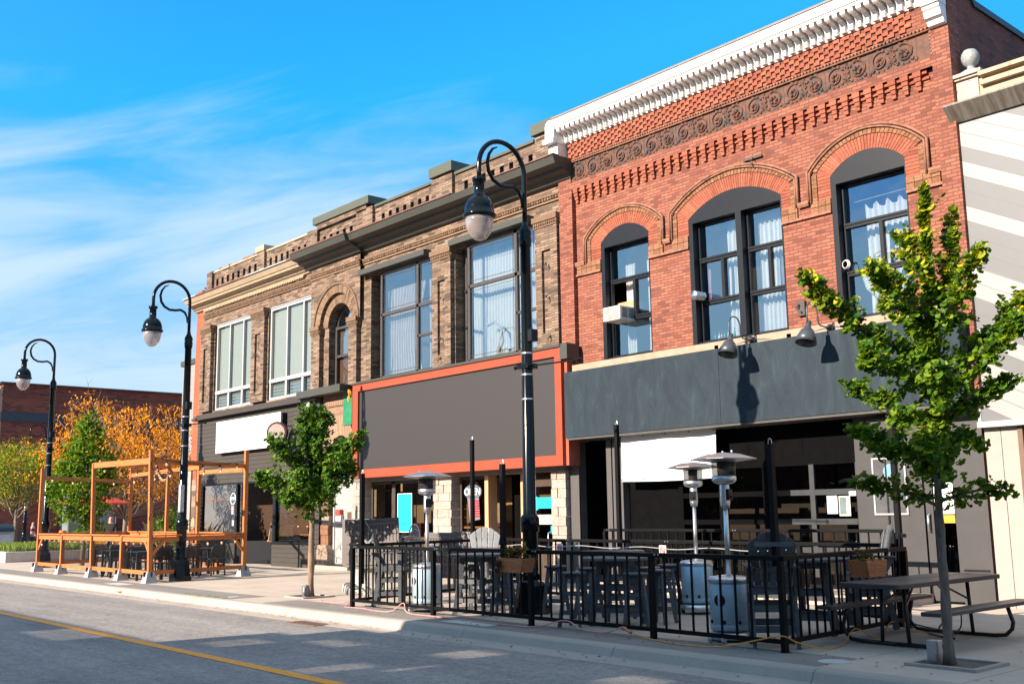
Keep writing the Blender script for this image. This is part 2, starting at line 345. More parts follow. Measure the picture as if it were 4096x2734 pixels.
# ------------------------------------------------------------------ ground
def asphalt():
    m = NT('asphalt'); p = m.pos(); a = m.noise(p, .35, 8, .65, .3); b = m.noise(p, 60, 5, .75); c0 = m.noise(p, 5, 5, .6)
    c = m.ramp(a, [(.3, (.23, .203, .187)), (.7, (.31, .277, .257))]); c = m.mix(.8, c, m.ramp(b, [(.35, (.2, .2, .2)), (.65, (.8, .8, .8))]), 'OVERLAY'); b2 = m.noise(p, 17, 4, .7); c = m.mix(.6, c, m.ramp(b2, [(.38, (.3, .3, .3)), (.62, (.68, .68, .68))]), 'OVERLAY')
    st = m.new('ShaderNodeMapping'); st.inputs['Scale'].default_value = (.12, 1.1, 1); m.link(p, st.inputs[0]); c = m.mix(.55, c, m.ramp(m.noise(st.outputs[0], 1.3, 6, .65), [(.35, (.34, .34, .34)), (.65, (.62, .62, .62))]), 'OVERLAY')
    c = m.mix(.3, c, m.ramp(c0, [(.3, (.38, .38, .38)), (.7, (.6, .6, .6))]), 'OVERLAY')
    v = m.new('ShaderNodeTexVoronoi', feature='DISTANCE_TO_EDGE'); v.inputs['Scale'].default_value = .33
    d = m.new('ShaderNodeVectorMath', operation='ADD'); nn = m.new('ShaderNodeTexNoise'); nn.inputs['Scale'].default_value = 1.6; nn.inputs['Detail'].default_value = 7; m.link(p, nn.inputs[0])
    m.link(p, d.inputs[0]); m.link(nn.outputs['Color'], d.inputs[1]); m.link(d.outputs[0], v.inputs['Vector'])
    cr = m.math('MULTIPLY', m.math('LESS_THAN', v.outputs[0], .006), m.math('GREATER_THAN', m.noise(p, .5, 2), .58)); c = m.mix(m.math('MULTIPLY', cr, .35), c, (.04, .038, .037))
    # the worn track of oil and tyre marks, across the lane
    q = m.ramp(m.noise(p, 1.4, 7, .8, .5), [(.60, (0, 0, 0)), (.72, (.55, .55, .55))]); c = m.mix(q, c, (.07, .065, .062))
    m.link(c, m.p.inputs['Base Color']); m.p.inputs['Roughness'].default_value = .9; m.bump(b, .7, .012); return m.m
ASPH = asphalt(); CONC = concrete('sidewalk_concrete', (.50, .41, .335), 1.52, y0=-.35); CURBM = concrete('curb_concrete', (.385, .325, .28), 0, .1, stainc=(.27, .23, .20)); DKC = concrete('dark_paving_strip', (.23, .205, .185), 1.52, .14)
def sheet(x0, y0, x1, y1, z, name, m, kind='structure'):
    return struct(MB().quad((x0, y0, z), (x1, y0, z), (x1, y1, z), (x0, y1, z)), name, m, kind)
sheet(-900, -900, 900, 900, -.2, 'ground', concrete('far_ground', (.24, .22, .2)))
sheet(-42.6, 2.4, 40, 9.45, -.15, 'road', ASPH)
sheet(-140, -60, -50.1, 15.6, -.146, 'cross_street', ASPH); sheet(-50.1, 2.4, -42.6, 9.45, -.146, 'junction', ASPH)
sheet(-140, 15.6, -50.1, 24.0, -.142, 'side_street', ASPH)
# curb with a battered face, long pieces with joints
mb = MB(); x = -50
ends = [-50, -41.2, -38.0, -34.9, -31.5, -27.3, -24.1, -20.9, -17.0, -16.2, -15.2, -12.0, -9.08, -6.3, -3.3, -.2, 2.8, 6, 9, 12, 15]
for a, b in zip(ends, ends[1:]):
    mb.prism([(9.08, -.147), (9.34, -.135), (9.385, -.12), (9.44, -.025), (9.47, -.004), (9.51, .003), (9.63, .003), (9.63, -.2), (9.08, -.2)], 'yz', a+.004, b-.004)
struct(mb, 'curb', CURBM)
struct(MB().box(-50, 9.63, -.19, 15, 17.4, 0), 'sidewalk', CONC)
struct(MB().box(-50, 17.4, -.19, -38.3, 24, 0), 'corner_plaza', CONC)
struct(MB().box(-50.25, 9.1, -.19, -50, 24, .003), 'plaza_curb', CURBM)
sheet(-38.6, 9.632, -19.75, 10.45, .004, 'dark_paving_strip', DKC); sheet(-18.4, 9.632, -6.4, 10.42, .004, 'dark_paving_strip', DKC)
struct(MB().box(-140, 24, -.19, -50.25, 60, .05), 'brick_forecourt', mat('paving_bricks', (.36, .14, .08), .9, var=.3, scale=3))
struct(MB().box(-60, -5, -.19, 30, 2.2, 0), 'near_sidewalk', CONC)
sheet(-46, 5.98, 40, 6.15, -.145, 'centre_line', mat('orange_road_paint', (.95, .33, .02), .7, var=.18, scale=14, stain=((.28, .2, .14), 12, .62, .08)))
o = sheet(-13.0, 9.75, -11.9, 10.1, .009, 'pale_patch', concrete('pale_patch', (.5, .49, .47)))
o = sheet(-27.0, 9.75, -25.9, 10.15, .009, 'pale_patch', bpy.data.materials['pale_patch'])

# ------------------------------------------------------------------ red brick building
Y = 17.0
red = thing('brick_building', 'tall red brick building with a white bracketed cornice, three arched windows and a carved band', 'building', (-12.8, Y, 0))
OP = [(-16.42, -14.95, 4.96, 7.72, 8.04), (-13.82, -11.48, 4.96, 7.70, 8.10), (-10.38, -8.87, 4.96, 7.76, 8.10)]
MB().wall(-17.23, -8.17, 4.80, 9.2, 17.04, OP, .30).quad((-17.23, 17.04, 9.2), (-8.17, 17.04, 9.2), (-8.17, 16.92, 9.2), (-17.23, 16.92, 9.2)).build('wall', RED, red)
mb = MB()
for a, b in ((-17.68, -17.23), (-8.17, -7.84)): mb.box(a, 16.92, 3.2, b, 17.3, 9.2)
mb.box(-17.68, 16.92, 9.2, -7.84, 17.3, 9.38).box(-17.68, 16.92, 9.94, -7.84, 17.3, 10.95).box(-17.68, 16.92, 9.38, -17.26, 17.3, 9.94).box(-8.17, 16.92, 9.38, -7.84, 17.3, 9.94).box(-17.26, 17.0, 9.38, -8.17, 17.3, 9.94)
mb.build('brick_pier', RED, red)
MB().prism([(17.3, 0), (40, 0), (40, 10.25), (17.95, 10.50), (17.75, 10.78), (17.3, 10.95)], 'yz', -8.1, -7.845).build('side_wall', DKRED, red)
MB().prism([(17.3, 10.95), (17.75, 10.78), (17.95, 10.50), (40, 10.25), (40, 10.35), (18.0, 10.62), (17.8, 10.88), (17.3, 11.03)], 'yz', -8.15, -7.80).build('coping', DARKW, red)
MB().box(-17.68, 17.3, 10.0, -8.1, 40, 10.2).build('roof', CHAR, red)
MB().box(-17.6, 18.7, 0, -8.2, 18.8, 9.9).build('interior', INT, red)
# corbel table, stepped brick pendants
mb = MB(); k = 0; x = -17.12
while x < -8.25:
    mb.box(x-.075, 16.925, 9.10, x+.075, 17.04, 9.2).box(x-.06, 16.945, 9.02, x+.06, 17.04, 9.10).box(x-.05, 16.965, 8.94, x+.05, 17.04, 9.02).box(x-.04, 16.985, 8.86, x+.04, 17.04, 8.94)
    mb.box(x+.075, 16.975, 9.13, x+.165, 17.04, 9.2); mb.box(x+.045, 17.0, 9.03, x+.195, 17.04, 9.075)
    x += .24
mb.build('corbel_table', REDPLAIN, red)
mb = MB()
for r_ in range(5):
    x = -17.3+(r_ % 2)*.11
    while x < -8.5: mb.box(x, 16.885, 9.975+r_*.072, x+.125, 16.92, 9.975+r_*.072+.066); x += .22
mb.build('chequered_brickwork', REDPLAIN, red)
# carved terracotta frieze with scrolls
mb = MB().box(-17.26, 16.955, 9.39, -8.17, 17.0, 9.86); x = -17.0; k = 0
while x < -8.3:
    fl = 1 if k % 2 else -1; P = []
    for i in range(22):
        a = .35*i; rr = .19-.0065*i; P.append((x+fl*rr*math.cos(a+1.1), 16.945-.0008*i, 9.625+rr*math.sin(a+1.1)))
    mb.tube(P, [.022-.0004*i for i in range(22)], 5)
    for i in range(9):
        a = -2.4+i*.52; q = (x+fl*.20*math.cos(a), 16.945, 9.62+.20*math.sin(a)); mb.ball(q, .034, 6, (1.2, .7, 1.2), .5)
    for i in range(5): a = i*1.3; mb.ball((x+.06*math.cos(a), 16.935, 9.62+.06*math.sin(a)), .036, 6, (1, .8, 1), .5)
    mb.tube([(x+fl*.19, 16.945, 9.47), (x+fl*.25, 16.94, 9.58), (x+fl*.2, 16.94, 9.74), (x+fl*.26, 16.945, 9.83)], [.012, .026, .022, .01], 5)
    mb.ball((x-fl*.22, 16.95, 9.44), .04, 6, (1, .6, 1), .6); mb.box(x+.228, 16.948, 9.40, x+.236, 16.96, 9.85); x += .462; k += 1
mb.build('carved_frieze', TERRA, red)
mb = MB().box(-17.28, 16.90, 9.86, -8.15, 16.96, 9.885).box(-17.28, 16.93, 9.36, -8.15, 16.97, 9.39); x = -17.24
while x < -8.17: mb.ball((x, 16.915, 9.915), .030, 6); x += .072
z = 9.42
while z < 9.86: mb.ball((-8.17, 16.93, z), .028, 6); mb.ball((-17.26, 16.93, z), .028, 6); z += .068
mb.build('bead_moulding', TERRA2, red, True)
# white cornice
CL, CR = -17.35, -8.28
MB().prism([(17.0, 10.36), (16.90, 10.36), (16.90, 10.42), (16.88, 10.42), (16.88, 10.67), (16.53, 10.67), (16.53, 10.72), (16.50, 10.735), (16.49, 10.77), (16.47, 10.80), (16.44, 10.85), (16.44, 10.88), (17.0, 10.90)], 'yz', CL, CR).build('cornice', WHITEP, red)
P = [(CL, 10.36)]; x = CL
while x < CR-.1: P += [(x, 10.385), (x+.05, 10.385), (x+.05, 10.36), (x+.11, 10.36)]; x += .11
MB().prism([(CL, 10.42)]+P+[(x, 10.42)], 'xz', 16.885, 16.90).build('dentil_strip', WHITEP, red)
MB().prism([(16.42, 10.885), (16.42, 10.93), (16.5, 10.95), (17.35, 10.99), (17.35, 10.95), (16.46, 10.91)], 'yz', CL-.02, CR+.02).build('coping', mat('taupe_flashing', (.20, .17, .16), .6), red)
b0 = MB().prism([(0, -.03), (-.06, -.03), (-.085, -.005), (-.075, .03), (-.085, .07), (-.13, .11), (-.22, .125), (-.29, .12), (-.33, .14), (-.335, .19), (0, .19)], 'yz', -.048, .048)
b0.v = [(a, b, c*1.36-.0) for a, b, c in b0.v]; b0 = b0.build('cornice_bracket', WHITEP, None); x = CL+.08; first = True
while x < CR-.03:
    q = b0 if first else b0.copy()
    if not first: C.objects.link(q)
    first = False; q.parent = red; q.location = (x+12.8, 16.878-17, 10.415); x += .163
for xc, zb, s_ in ((-17.52, 9.62, 1), (-8.0, 9.86, 1)):
    mb = MB().box(xc-.16, 16.62, zb+.34, xc+.16, 16.95, zb+1.0).prism([(16.95, zb), (16.83, zb+.02), (16.79, zb+.10), (16.72, zb+.13), (16.70, zb+.24), (16.66, zb+.27), (16.66, zb+.34), (16.95, zb+.34)], 'yz', xc-.15, xc+.15)
    mb.box(xc-.18, 16.45, zb+.72, xc+.18, 16.95, zb+.84)
    for i in range(4): mb.box(xc-.115+i*.066, 16.60, zb+.38, xc-.115+i*.066+.036, 16.63, zb+.68)
    for i in range(3): mb.ball((xc-.09+i*.09, 16.445, zb+.78), .03, 6)
    mb.box(xc-.15, 16.5, zb+.84, xc+.15, 17.0, zb+1.15)
    A = [(xc+.15*math.cos(math.pi*i/12), zb+1.15+.16*math.sin(math.pi*i/12)) for i in range(13)]; mb.prism(A, 'xz', 16.5, 17.0)
    A = [(xc+.10*math.cos(math.pi*i/10), 16.49, zb+1.08+.17*math.sin(math.pi*i/10)) for i in range(11)]; mb.tube([(xc+.10, 16.49, zb+.9)]+A+[(xc-.10, 16.49, zb+.9)], .024, 6)
    mb.build('console_bracket', WHITEP, red)
# arch surrounds
def ring(mb, xa, xb, zs, cr, oa, ob, os_, oc, n, y0, y1, gap=.12, leg=None):
    def at(A, t):
        f = t*(len(A)-1); i = min(int(f), len(A)-2); f -= i; return (A[i][0]*(1-f)+A[i+1][0]*f, A[i][1]*(1-f)+A[i+1][1]*f)
    I = arc(xa, xb, zs, cr, 60); O = arc(oa, ob, os_, oc, 60)
    for i in range(n):
        t0 = (i+gap/2)/n; t1 = (i+1-gap/2)/n; mb.prism([at(I, t0), at(I, (t0+t1)/2), at(I, t1), at(O, t1), at(O, (t0+t1)/2), at(O, t0)], 'xz', y0, y1)
OUT = [(-16.92, -14.50, 7.94, 8.47), (-14.30, -11.08, 7.96, 8.56), (-10.84, -8.42, 7.98, 8.54)]
for (xa, xb, zb, zs, cr), (oa, ob, os_, oc) in zip(OP, OUT):
    n = int((xb-xa)/.047); mb = MB(); ring(mb, xa, xb, zs, cr, oa+.19, ob-.19, os_-.06, oc-.17, n, 17.025, 17.06, .16)
    for s_, a, b in ((1, oa+.19, xa), (-1, xb, ob-.19)):
        z = 7.36
        while z < os_-.10: mb.box(min(a, b), 17.028, z, max(a, b), 17.06, z+.058); z += .066
    mb.build('voussoir_arch', REDPLAIN, red)
    mb = MB(); ring(mb, oa+.18, ob-.18, os_-.055, oc-.16, oa+.07, ob-.07, os_-.01, oc-.055, int((ob-oa)/.085), 17.01, 17.06, .14)
    for a in (oa+.07, ob-.18):
        z = 7.36
        while z < os_-.1: mb.box(a, 17.012, z, a+.11, 17.06, z+.08); z += .088
    for a, b in ((oa+.03 if oa > -16.9 else -17.2, xa), (xb, ob-.03 if ob < -8.5 else -8.19)):
        x = a
        while x < b-.04:
            w_ = min(.16, b-x)
            for zq in (7.13, 7.25): mb.box(x+.004, 17.0, zq, x+w_-.004, 17.06, zq+.108)
            x += w_
    mb.build('rough_stone_band', STONEOR, red)
    A = arc(oa, ob, os_, oc, 26); P = [(oa, 7.38)]+A+[(ob, 7.38)]; mb = MB()
    for off, r_ in ((0, .030), (.05, .022)):
        cxm = (oa+ob)/2; mb.tube([(x+(off if x < cxm else -off)*(abs(x-cxm) > .2), 16.99, z-off*.8) for x, z in P], r_, 6)
    mb.build('hood_moulding', TERRA2, red, True)
for a, b in ((-17.22, -16.92), (-14.50, -14.30), (-11.08, -10.84), (-8.42, -8.18)): MB().prism([(17.0, 7.31), (16.98, 7.31), (16.955, 7.37), (16.955, 7.41), (17.0, 7.41)], 'yz', a, b).build('string_moulding', TERRA2, red)
for a, b in ((-17.22, -16.42), (-14.95, -13.82), (-11.48, -10.38), (-8.87, -8.18)): MB().box(a, 16.985, 7.075, b, 17.045, 7.125).build('string_moulding', TERRA2, red)
MB().box(-17.23, 16.80, 4.77, -8.17, 17.06, 4.955).build('ledge_stone', CREAMST, red)

# curtains
def curtain(x0, x1, z0, z1, y, m, parent, amp=.05, n=9, name='curtain', sag=0, gather=0, topw=0):
    mb = MB(); K = n*8; J = 6; vs = []
    for j in range(J+1):
        t = j/J
        for i in range(K+1):
            u = i/K; g = 1-gather*math.sin(math.pi*t*.9)*(1 if gather else 0); xx = x0+(x1-x0)*(u*g)
            zt = z1-(sag*abs(math.sin(u*math.pi*n/2)) if sag else 0)
            vs.append((xx, y+amp*math.sin(u*n*2*math.pi+.7*math.sin(t*3+u*9))*(.6+.4*t)+.02*noise.noise(Vector((u*7, t*5, x0))), z0+(zt-z0)*(1-t)))
    mb.add(vs, [(j*(K+1)+i, j*(K+1)+i+1, (j+1)*(K+1)+i+1, (j+1)*(K+1)+i) for j in range(J) for i in range(K)])
    return mb.build(name, m, parent, True)
def frame(mb, xa, xb, za, zb, y, w_=.06, d=.06):
    mb.box(xa, y, za, xa+w_, y+d, zb).box(xb-w_, y, za, xb, y+d, zb).box(xa+w_, y, za, xb-w_, y+d, za+w_).box(xa+w_, y, zb-w_, xb-w_, y+d, zb)
def pane(xa, xb, za, zb, y, m, parent, tilt=0):
    return MB().quad((xa, y, za), (xb, y+tilt, za), (xb, y+tilt, zb), (xa, y, zb)).build('pane', m, parent)
# arched windows, three rows of sashes in a thick black surround
for wi, (xa, xb, zb, zs, cr) in enumerate(OP):
    yw = 17.12; mb = MB(); A = arc(xa, xb, zs, cr, 16)
    mb.prism([(x, z) for x, z in A] + [(xb, 7.60), (xa, 7.60)], 'xz', yw-.09, yw+.10)          # arched top panel
    L = xa+.11; Rr = xb-.02 if wi != 1 else xb-.03
    mb.box(xa, yw-.09, 4.96, L, yw+.16, 7.60).box(Rr, yw-.09, 4.96, xb, yw+.16, 7.60).box(L, yw-.06, 4.96, Rr, yw+.16, 5.04)
    cols = [(L, Rr)] if wi != 1 else [(L, -12.60), (-12.46, Rr)]
    if wi == 1: mb.box(-12.60, yw-.09, 5.04, -12.46, yw+.16, 7.60)
    W_ = mb.build('window', BLK, red); yg = yw+.10
    for ci, (a, b) in enumerate(cols):
        mb = MB()
        frame(mb, a, b, 5.04, 7.60, yg-.02, .045, .08)
        for zt in (5.84, 6.75): mb.box(a+.045, yg-.03, zt, b-.045, yg+.07, zt+.055).box(a+.03, yg-.05, zt+.055, b-.03, yg+.07, zt+.095)
        xm = a+(b-a)*.55; mb.box(xm-.035, yg-.03, 5.935, xm+.035, yg+.06, 6.75); mb.build('sash', BLK, W_)
        for (pa, pb, za, zc) in ((a+.045, b-.045, 5.085, 5.84), (a+.045, xm-.035, 5.935, 6.75), (xm+.035, b-.045, 5.935, 6.75), (a+.045, b-.045, 6.845, 7.555)):
            if wi == 0 and pb < xm and za > 5.9: continue           # left middle sash stands open for the air conditioner
            pane(pa, pb, za, zc, yg+.03, GLASS_UP, W_)
    yc = yg+.30
    if wi == 0:
        curtain(-16.12, -15.82, 5.05, 7.22, yc, CURT, W_, .04, 4); curtain(-15.45, -15.02, 5.05, 7.22, yc, CURT, W_, .04, 5)
        MB().box(-16.14, yg+.04, 6.13, -15.62, yg+.6, 6.30).build('cardboard_flap', mat('cardboard', (.45, .26, .13), .85), W_)
    if wi == 1:
        curtain(-13.2, -12.7, 5.05, 7.6, yc, CURT, W_, .05, 5); curtain(-12.40, -11.55, 5.05, 7.6, yc, CURT, W_, .05, 8); curtain(-13.68, -13.58, 5.9, 6.8, yc-.1, mat('patterned_cloth', (.45, .2, .3), .9), W_, .02, 2)
        for i in range(9):
            bx = -13.48+i*.085+rnd.uniform(-.02, .02); hh = rnd.uniform(.16, .27); mb = MB().lathe([(.026, 0), (.028, hh*.5), (.024, hh*.62), (.009, hh*.75), (.009, hh), (.011, hh), (.011, hh*1.03)], (bx, yg+.12, 5.045), 8)
            mb.build('glass_bottle', mat('bottle_%s' % ('green', 'clear', 'amber')[i % 3], ((.03, .18, .08), (.55, .6, .6), (.25, .12, .05))[i % 3], .15) if i < 3 else bpy.data.materials['bottle_%s' % ('green', 'clear', 'amber')[i % 3]], W_, True)
    if wi == 2:
        c2 = curtain(-9.98, -8.92, 5.05, 7.25, yc, CURT, W_, .045, 9, sag=.12); MB().tube([(-10.25, yc, 7.32), (-8.9, yc, 7.34)], .008, 6).build('curtain_rod', WHITEF, W_)
        P = [(-9.98, yg+.12, 5.9), (-9.9, yg+.13, 5.6), (-9.65, yg+.13, 5.35), (-9.3, yg+.13, 5.2)]
        Q = [Vector(a).lerp(Vector(b), i/12) for a, b in zip(P, P[1:]) for i in range(12)]
        MB().tube(Q, [.062+.016*(i % 2) for i in range(len(Q))], 10).build('vent_hose', WHT, W_)
# air conditioner, vent duct, cable coil hanging from the windows
ac = thing('air_conditioner', 'white window air conditioner jutting from the left arched window', 'air conditioner', (-15.86, 17.0, 5.95))
bev(MB().box(-16.12, 16.72, 5.80, -15.60, 17.25, 6.12).build('casing', mat('ac_casing', (.68, .68, .66), .5), ac), .02)
mb = MB(); z = 5.835
while z < 6.085: mb.box(-16.07, 16.705, z, -15.66, 16.72, z+.009); z += .019
mb.box(-16.085, 16.712, 5.825, -15.645, 16.718, 6.095); mb.build('front_grille', mat('ac_grille', (.36, .38, .38), .6), ac)
mb = MB(); z = 5.86
while z < 6.07:
    mb.box(-15.602, 16.80, z, -15.594, 16.97, z+.014); mb.box(-15.602, 17.0, z, -15.594, 17.16, z+.014); z += .028
mb.build('side_louvre', BLK, ac)
dct = thing('exhaust_duct', 'round silver foil duct poking out of the wide middle arched window', 'duct', (-13.62, 17.0, 5.98))
mb = MB()
for i in range(7): mb.lathe([(.085, -.02), (.10, 0), (.085, .02)], (-13.60, 16.86+i*.045, 6.02), 16, 'y')
mb.build('duct_pipe', mat('foil', (.75, .76, .78), .25, 1), dct, True)
coil = MB()
for i in range(5):
    coil.tube([(-10.20+(.055+.006*i)*math.cos(a*.4), 17.06+.01*i, 6.05+(.07+.005*i)*math.sin(a*.4)) for a in range(17)], .006, 5, False)
one(coil, 'cable_coil', WHITEP, 'coil of white cable hung on the right arched window', 'cable', smooth=True)
# small iron wall fittings
mb = MB().box(-12.3+.0, 16.98, 9.0-.42, -11.85, 17.02, 8.62).tube([(-12.05, 16.98, 8.6), (-12.07, 16.9, 8.5), (-12.03, 16.93, 8.40)], .012, 5); one(mb, 'iron_bracket', DARKW, 'rusty iron bracket on red brick above the middle arch', 'bracket')
mb = MB().box(-11.22, 16.97, 5.22, -11.06, 17.04, 5.50).tube([(-11.17, 16.95, 5.44), (-11.2, 16.9, 5.36), (-11.12, 16.93, 5.28)], .018, 5); one(mb, 'iron_hook_plate', DARKW, 'rusty hook plate on red brick beside the middle arched window', 'hook')

# black shopfront of the red building
shop = MB().box(-17.3, 16.60, 3.27, -7.95, 17.02, 4.775)
MB().box(-17.3, 16.60, 3.27, -12.87, 17.02, 4.775).box(-12.862, 16.60, 3.27, -7.95, 17.02, 4.775).build('fascia', SLATE, red)
MB().box(-17.28, 16.62, 3.22, -7.96, 17.4, 3.262).build('soffit', mat('grey_soffit', (.07, .068, .066), .7), red)
S_ = [(-17.66, -17.36), (-16.49, -16.34), (-16.30, -16.0)]
mb = MB()
for a, b in S_: mb.box(a, 17.08, 0, b, 17.3, 3.22)
mb.box(-17.40, 17.06, 0, -17.36, 17.1, 3.22); mb.build('pilaster', mat('taupe_grey_paint', (.085, .078, .078), .5, var=.06), red)
mb = MB().box(-17.36, 18.1, 0, -16.49, 18.2, 3.22).box(-17.38, 17.3, 0, -17.36, 18.1, 3.22).box(-16.49, 17.3, 0, -16.47, 18.1, 3.22)
mb.build('entrance_recess', mat('matt_black', (.004, .004, .0045), .8, spec=.03), red)
mb = MB().box(-16.0, 17.28, 0, -14.5, 17.34, 3.22).box(-14.5, 17.26, 2.50, -10.3, 17.32, 3.22).box(-14.5, 17.20, 0, -10.3, 17.3, .35)
mb.box(-14.52, 17.2, .2, -14.44, 17.3, 2.5)
for x in (-15.2, -13.5, -12.75, -11.5, -10.3): mb.box(x-.02, 17.25, 2.5, x+.02, 17.29, 3.22)
mb.box(-14.5, 17.22, 2.48, -10.3, 17.3, 2.56); mb.build('black_panelling', bpy.data.materials['matt_black'], red)
gd = MB()
cols = [-14.44, -13.4, -12.33, -11.27, -10.3]; rows = [.35, .84, 1.36, 1.90, 2.46]
for i, x in enumerate(cols): gd.box(x-.05, 17.18, .35, x+.05, 17.27, 2.48)
for z in rows: gd.box(-14.44, 17.185, z-.05, -10.3, 17.265, z+.05)
g2 = MB()
for i, x in enumerate(cols[3:]): g2.box(x-.052, 17.178, .35, x+.052, 17.272, 2.42)
for z in rows[1:4]: g2.box(-11.75, 17.182, z-.052, -10.36, 17.19, z+.052)
gdo = gd.build('glazed_garage_door', bpy.data.materials['matt_black'], red); g2.build('grey_door_frame', mat('dark_steel_frame', (.042, .044, .048), .4, .1), gdo)
for i in range(4):
    for j in range(4): pane(cols[i]+.05, cols[i+1]-.05, rows[j]+.05, rows[j+1]-.05, 17.23, GLASS_DK, gdo)
mb = MB().box(-14.0, 18.2, .8, -11.2, 18.5, 1.62).box(-13.3, 18.6, 1.9, -11.9, 18.65, 2.3); mb.build('counter', mat('bar_front', (.05, .03, .018), .7), red)
mb = MB().box(-10.3, 17.12, 0, -9.06, 17.3, 3.22).box(-8.46, 17.10, 0, -7.95, 17.3, 3.22).box(-9.06, 17.12, 2.6, -8.46, 17.3, 3.22)
mb.build('shopfront_panel', mat('grey_door_panel', (.052, .050, .052), .42, var=.1, scale=3), red)
MB().box(-9.72, 17.095, .0, -9.69, 17.12, 2.6).box(-8.43, 17.085, .55, -8.0, 17.10, .58).build('panel_seam', BLK, red)
dr = MB().box(-9.03, 17.13, .05, -8.90, 17.18, 2.56).box(-8.52, 17.13, .05, -8.47, 17.18, 2.56).box(-8.90, 17.13, .05, -8.52, 17.18, .50).box(-8.90, 17.13, 2.45, -8.52, 17.18, 2.56).build('door', bpy.data.materials['grey_door_panel'], red)
pane(-8.90, -8.52, .5, 2.45, 17.15, GLASS_DK, dr); MB().box(-8.88, 17.145, 1.48, -8.54, 17.149, 2.0).build('notice', WHT, dr); MB().box(-8.88, 17.144, 1.33, -8.54, 17.148, 1.46).build('notice', mat('orange_notice', (.75, .32, .02), .5), dr)
MB().tube([(-8.96, 17.12, 1.18), (-8.97, 17.06, 1.2), (-8.97, 17.06, 1.46), (-8.96, 17.12, 1.48)], .02, 8).build('handle', GALV, dr, True)
mb = MB(); frame(mb, -9.97, -9.33, 1.47, 2.47, 17.09, .03, .03); ps = mb.build('poster_frame', WHITEF, red)
pane(-9.94, -9.36, 1.5, 2.44, 17.105, mat('poster_backing', (.10, .10, .105), .15), ps); MB().lathe([(.14, 0), (.14, .004)], (-9.62, 17.10, 2.22), 20, 'y').build('poster_emblem', mat('pale_blue', (.16, .32, .48), .5), ps)
nb = MB().box(-10.98, 17.19, 1.5, -10.76, 17.20, 1.83).build('notice', mat('pale_blue_paper', (.42, .52, .60), .7), gdo); MB().box(-10.73, 17.19, 1.46, -10.50, 17.20, 1.82).build('notice', mat('cream_paper', (.6, .58, .5), .7), gdo); MB().box(-10.715, 17.186, 1.49, -10.58, 17.188, 1.80).build('notice', mat('grey_patch', (.12, .17, .18), .7), gdo)
MB().box(-10.50, 17.17, 1.82, -10.36, 17.175, 1.90).build('notice', WHT, gdo)
one(MB().box(-9.85, 16.9, 2.95, -9.35, 17.12, 3.15).lathe([(.16, 2.87), (.2, 2.95)], (-9.6, 17.0, 0), 14), 'soffit_lamp', DARKW, 'dark flood lamp under the slate blue fascia beside the ginkgo tree', 'lamp')

# white banner under the fascia
bn = thing('banner', 'blank white vinyl banner with eyelets under the slate blue fascia', 'banner', (-14.6, 16.9, 2.2))
vs = []; K = 24
for j in range(7):
    for i in range(K+1):
        u = i/K; vs.append((-15.86+2.62*u, 16.90+.018*math.sin(u*9+j*.6)+.008*math.sin(u*23), 3.23-.99*j/6-.02*math.sin(math.pi*u)*(1 if j == 6 else 0)))
MB().add(vs, [(j*(K+1)+i, j*(K+1)+i+1, (j+1)*(K+1)+i+1, (j+1)*(K+1)+i) for j in range(6) for i in range(K)]).build('sheet', mat('white_vinyl', (.80, .80, .81), .45, var=.01), bn, True)
for z in (3.20, 2.27):
    for i in range(5): MB().lathe([(.014, 0), (.014, .012)], (-15.82+.635*i, 16.865, z), 8, 'y').build('eyelet', BLK, bn)

# gooseneck lamps
def sconce(x, label, rz):
    t = thing('gooseneck_lamp', label, 'wall lamp', (x, 16.78, 4.86), rz, 'gooseneck lamps over the slate blue fascia')
    GR = bpy.data.materials.get('grey_enamel') or mat('grey_enamel', (.065, .078, .088), .38, .3, var=.15, scale=9)
    MB().lathe([(.075, 0), (.075, -.03), (.05, -.05), (.03, -.11)], (x, 16.80, 4.86), 14, 'y').build('mount', DARKW, t, True)
    P = [(x, 16.70, 4.86), (x, 16.48, 4.87), (x, 16.42, 4.91), (x, 16.40, 5.04)] + [(x, 16.23+.17*math.cos(a*.31), 5.10+.17*math.sin(a*.31)) for a in range(11)] + [(x, 16.06, 5.02), (x, 16.06, 4.84)]
    MB().tube(P, .014, 8).build('arm', GR, t, True)
    tl = Matrix.Rotation(R(-18), 3, 'X'); mb = MB().lathe([(.03, .17), (.045, .16), (.05, .06), (.062, .04), (.072, .01), (.11, -.02), (.165, -.14), (.19, -.27), (.186, -.27), (.16, -.14), (.10, -.03)], (0, 0, 0), 24)
    mb.v = [tuple(tl @ Vector(v)+Vector((x, 16.06, 4.76))) for v in mb.v]; mb.build('shade', GR, t, True); return t
sconce(-12.15, 'left gooseneck lamp of the two over the slate blue fascia', R(0))
sconce(-10.43, 'right gooseneck lamp of the two, nearer the ginkgo tree', R(0))
cond = MB()
for x0 in (-12.15, -10.43): cond.tube([(x0-1.1, 16.84, 4.80), (x0-.55, 16.82, 4.81), (x0-.25, 16.80, 4.86), (x0, 16.79, 4.88), (x0+.3, 16.80, 4.85), (x0+.6, 16.83, 4.80)], .013, 6).box(x0-.95, 16.80, 4.78, x0-.85, 16.86, 4.88)
one(cond, 'electrical_conduit', GALV, 'grey conduit run with boxes along the stone ledge behind the lamps', 'conduit')
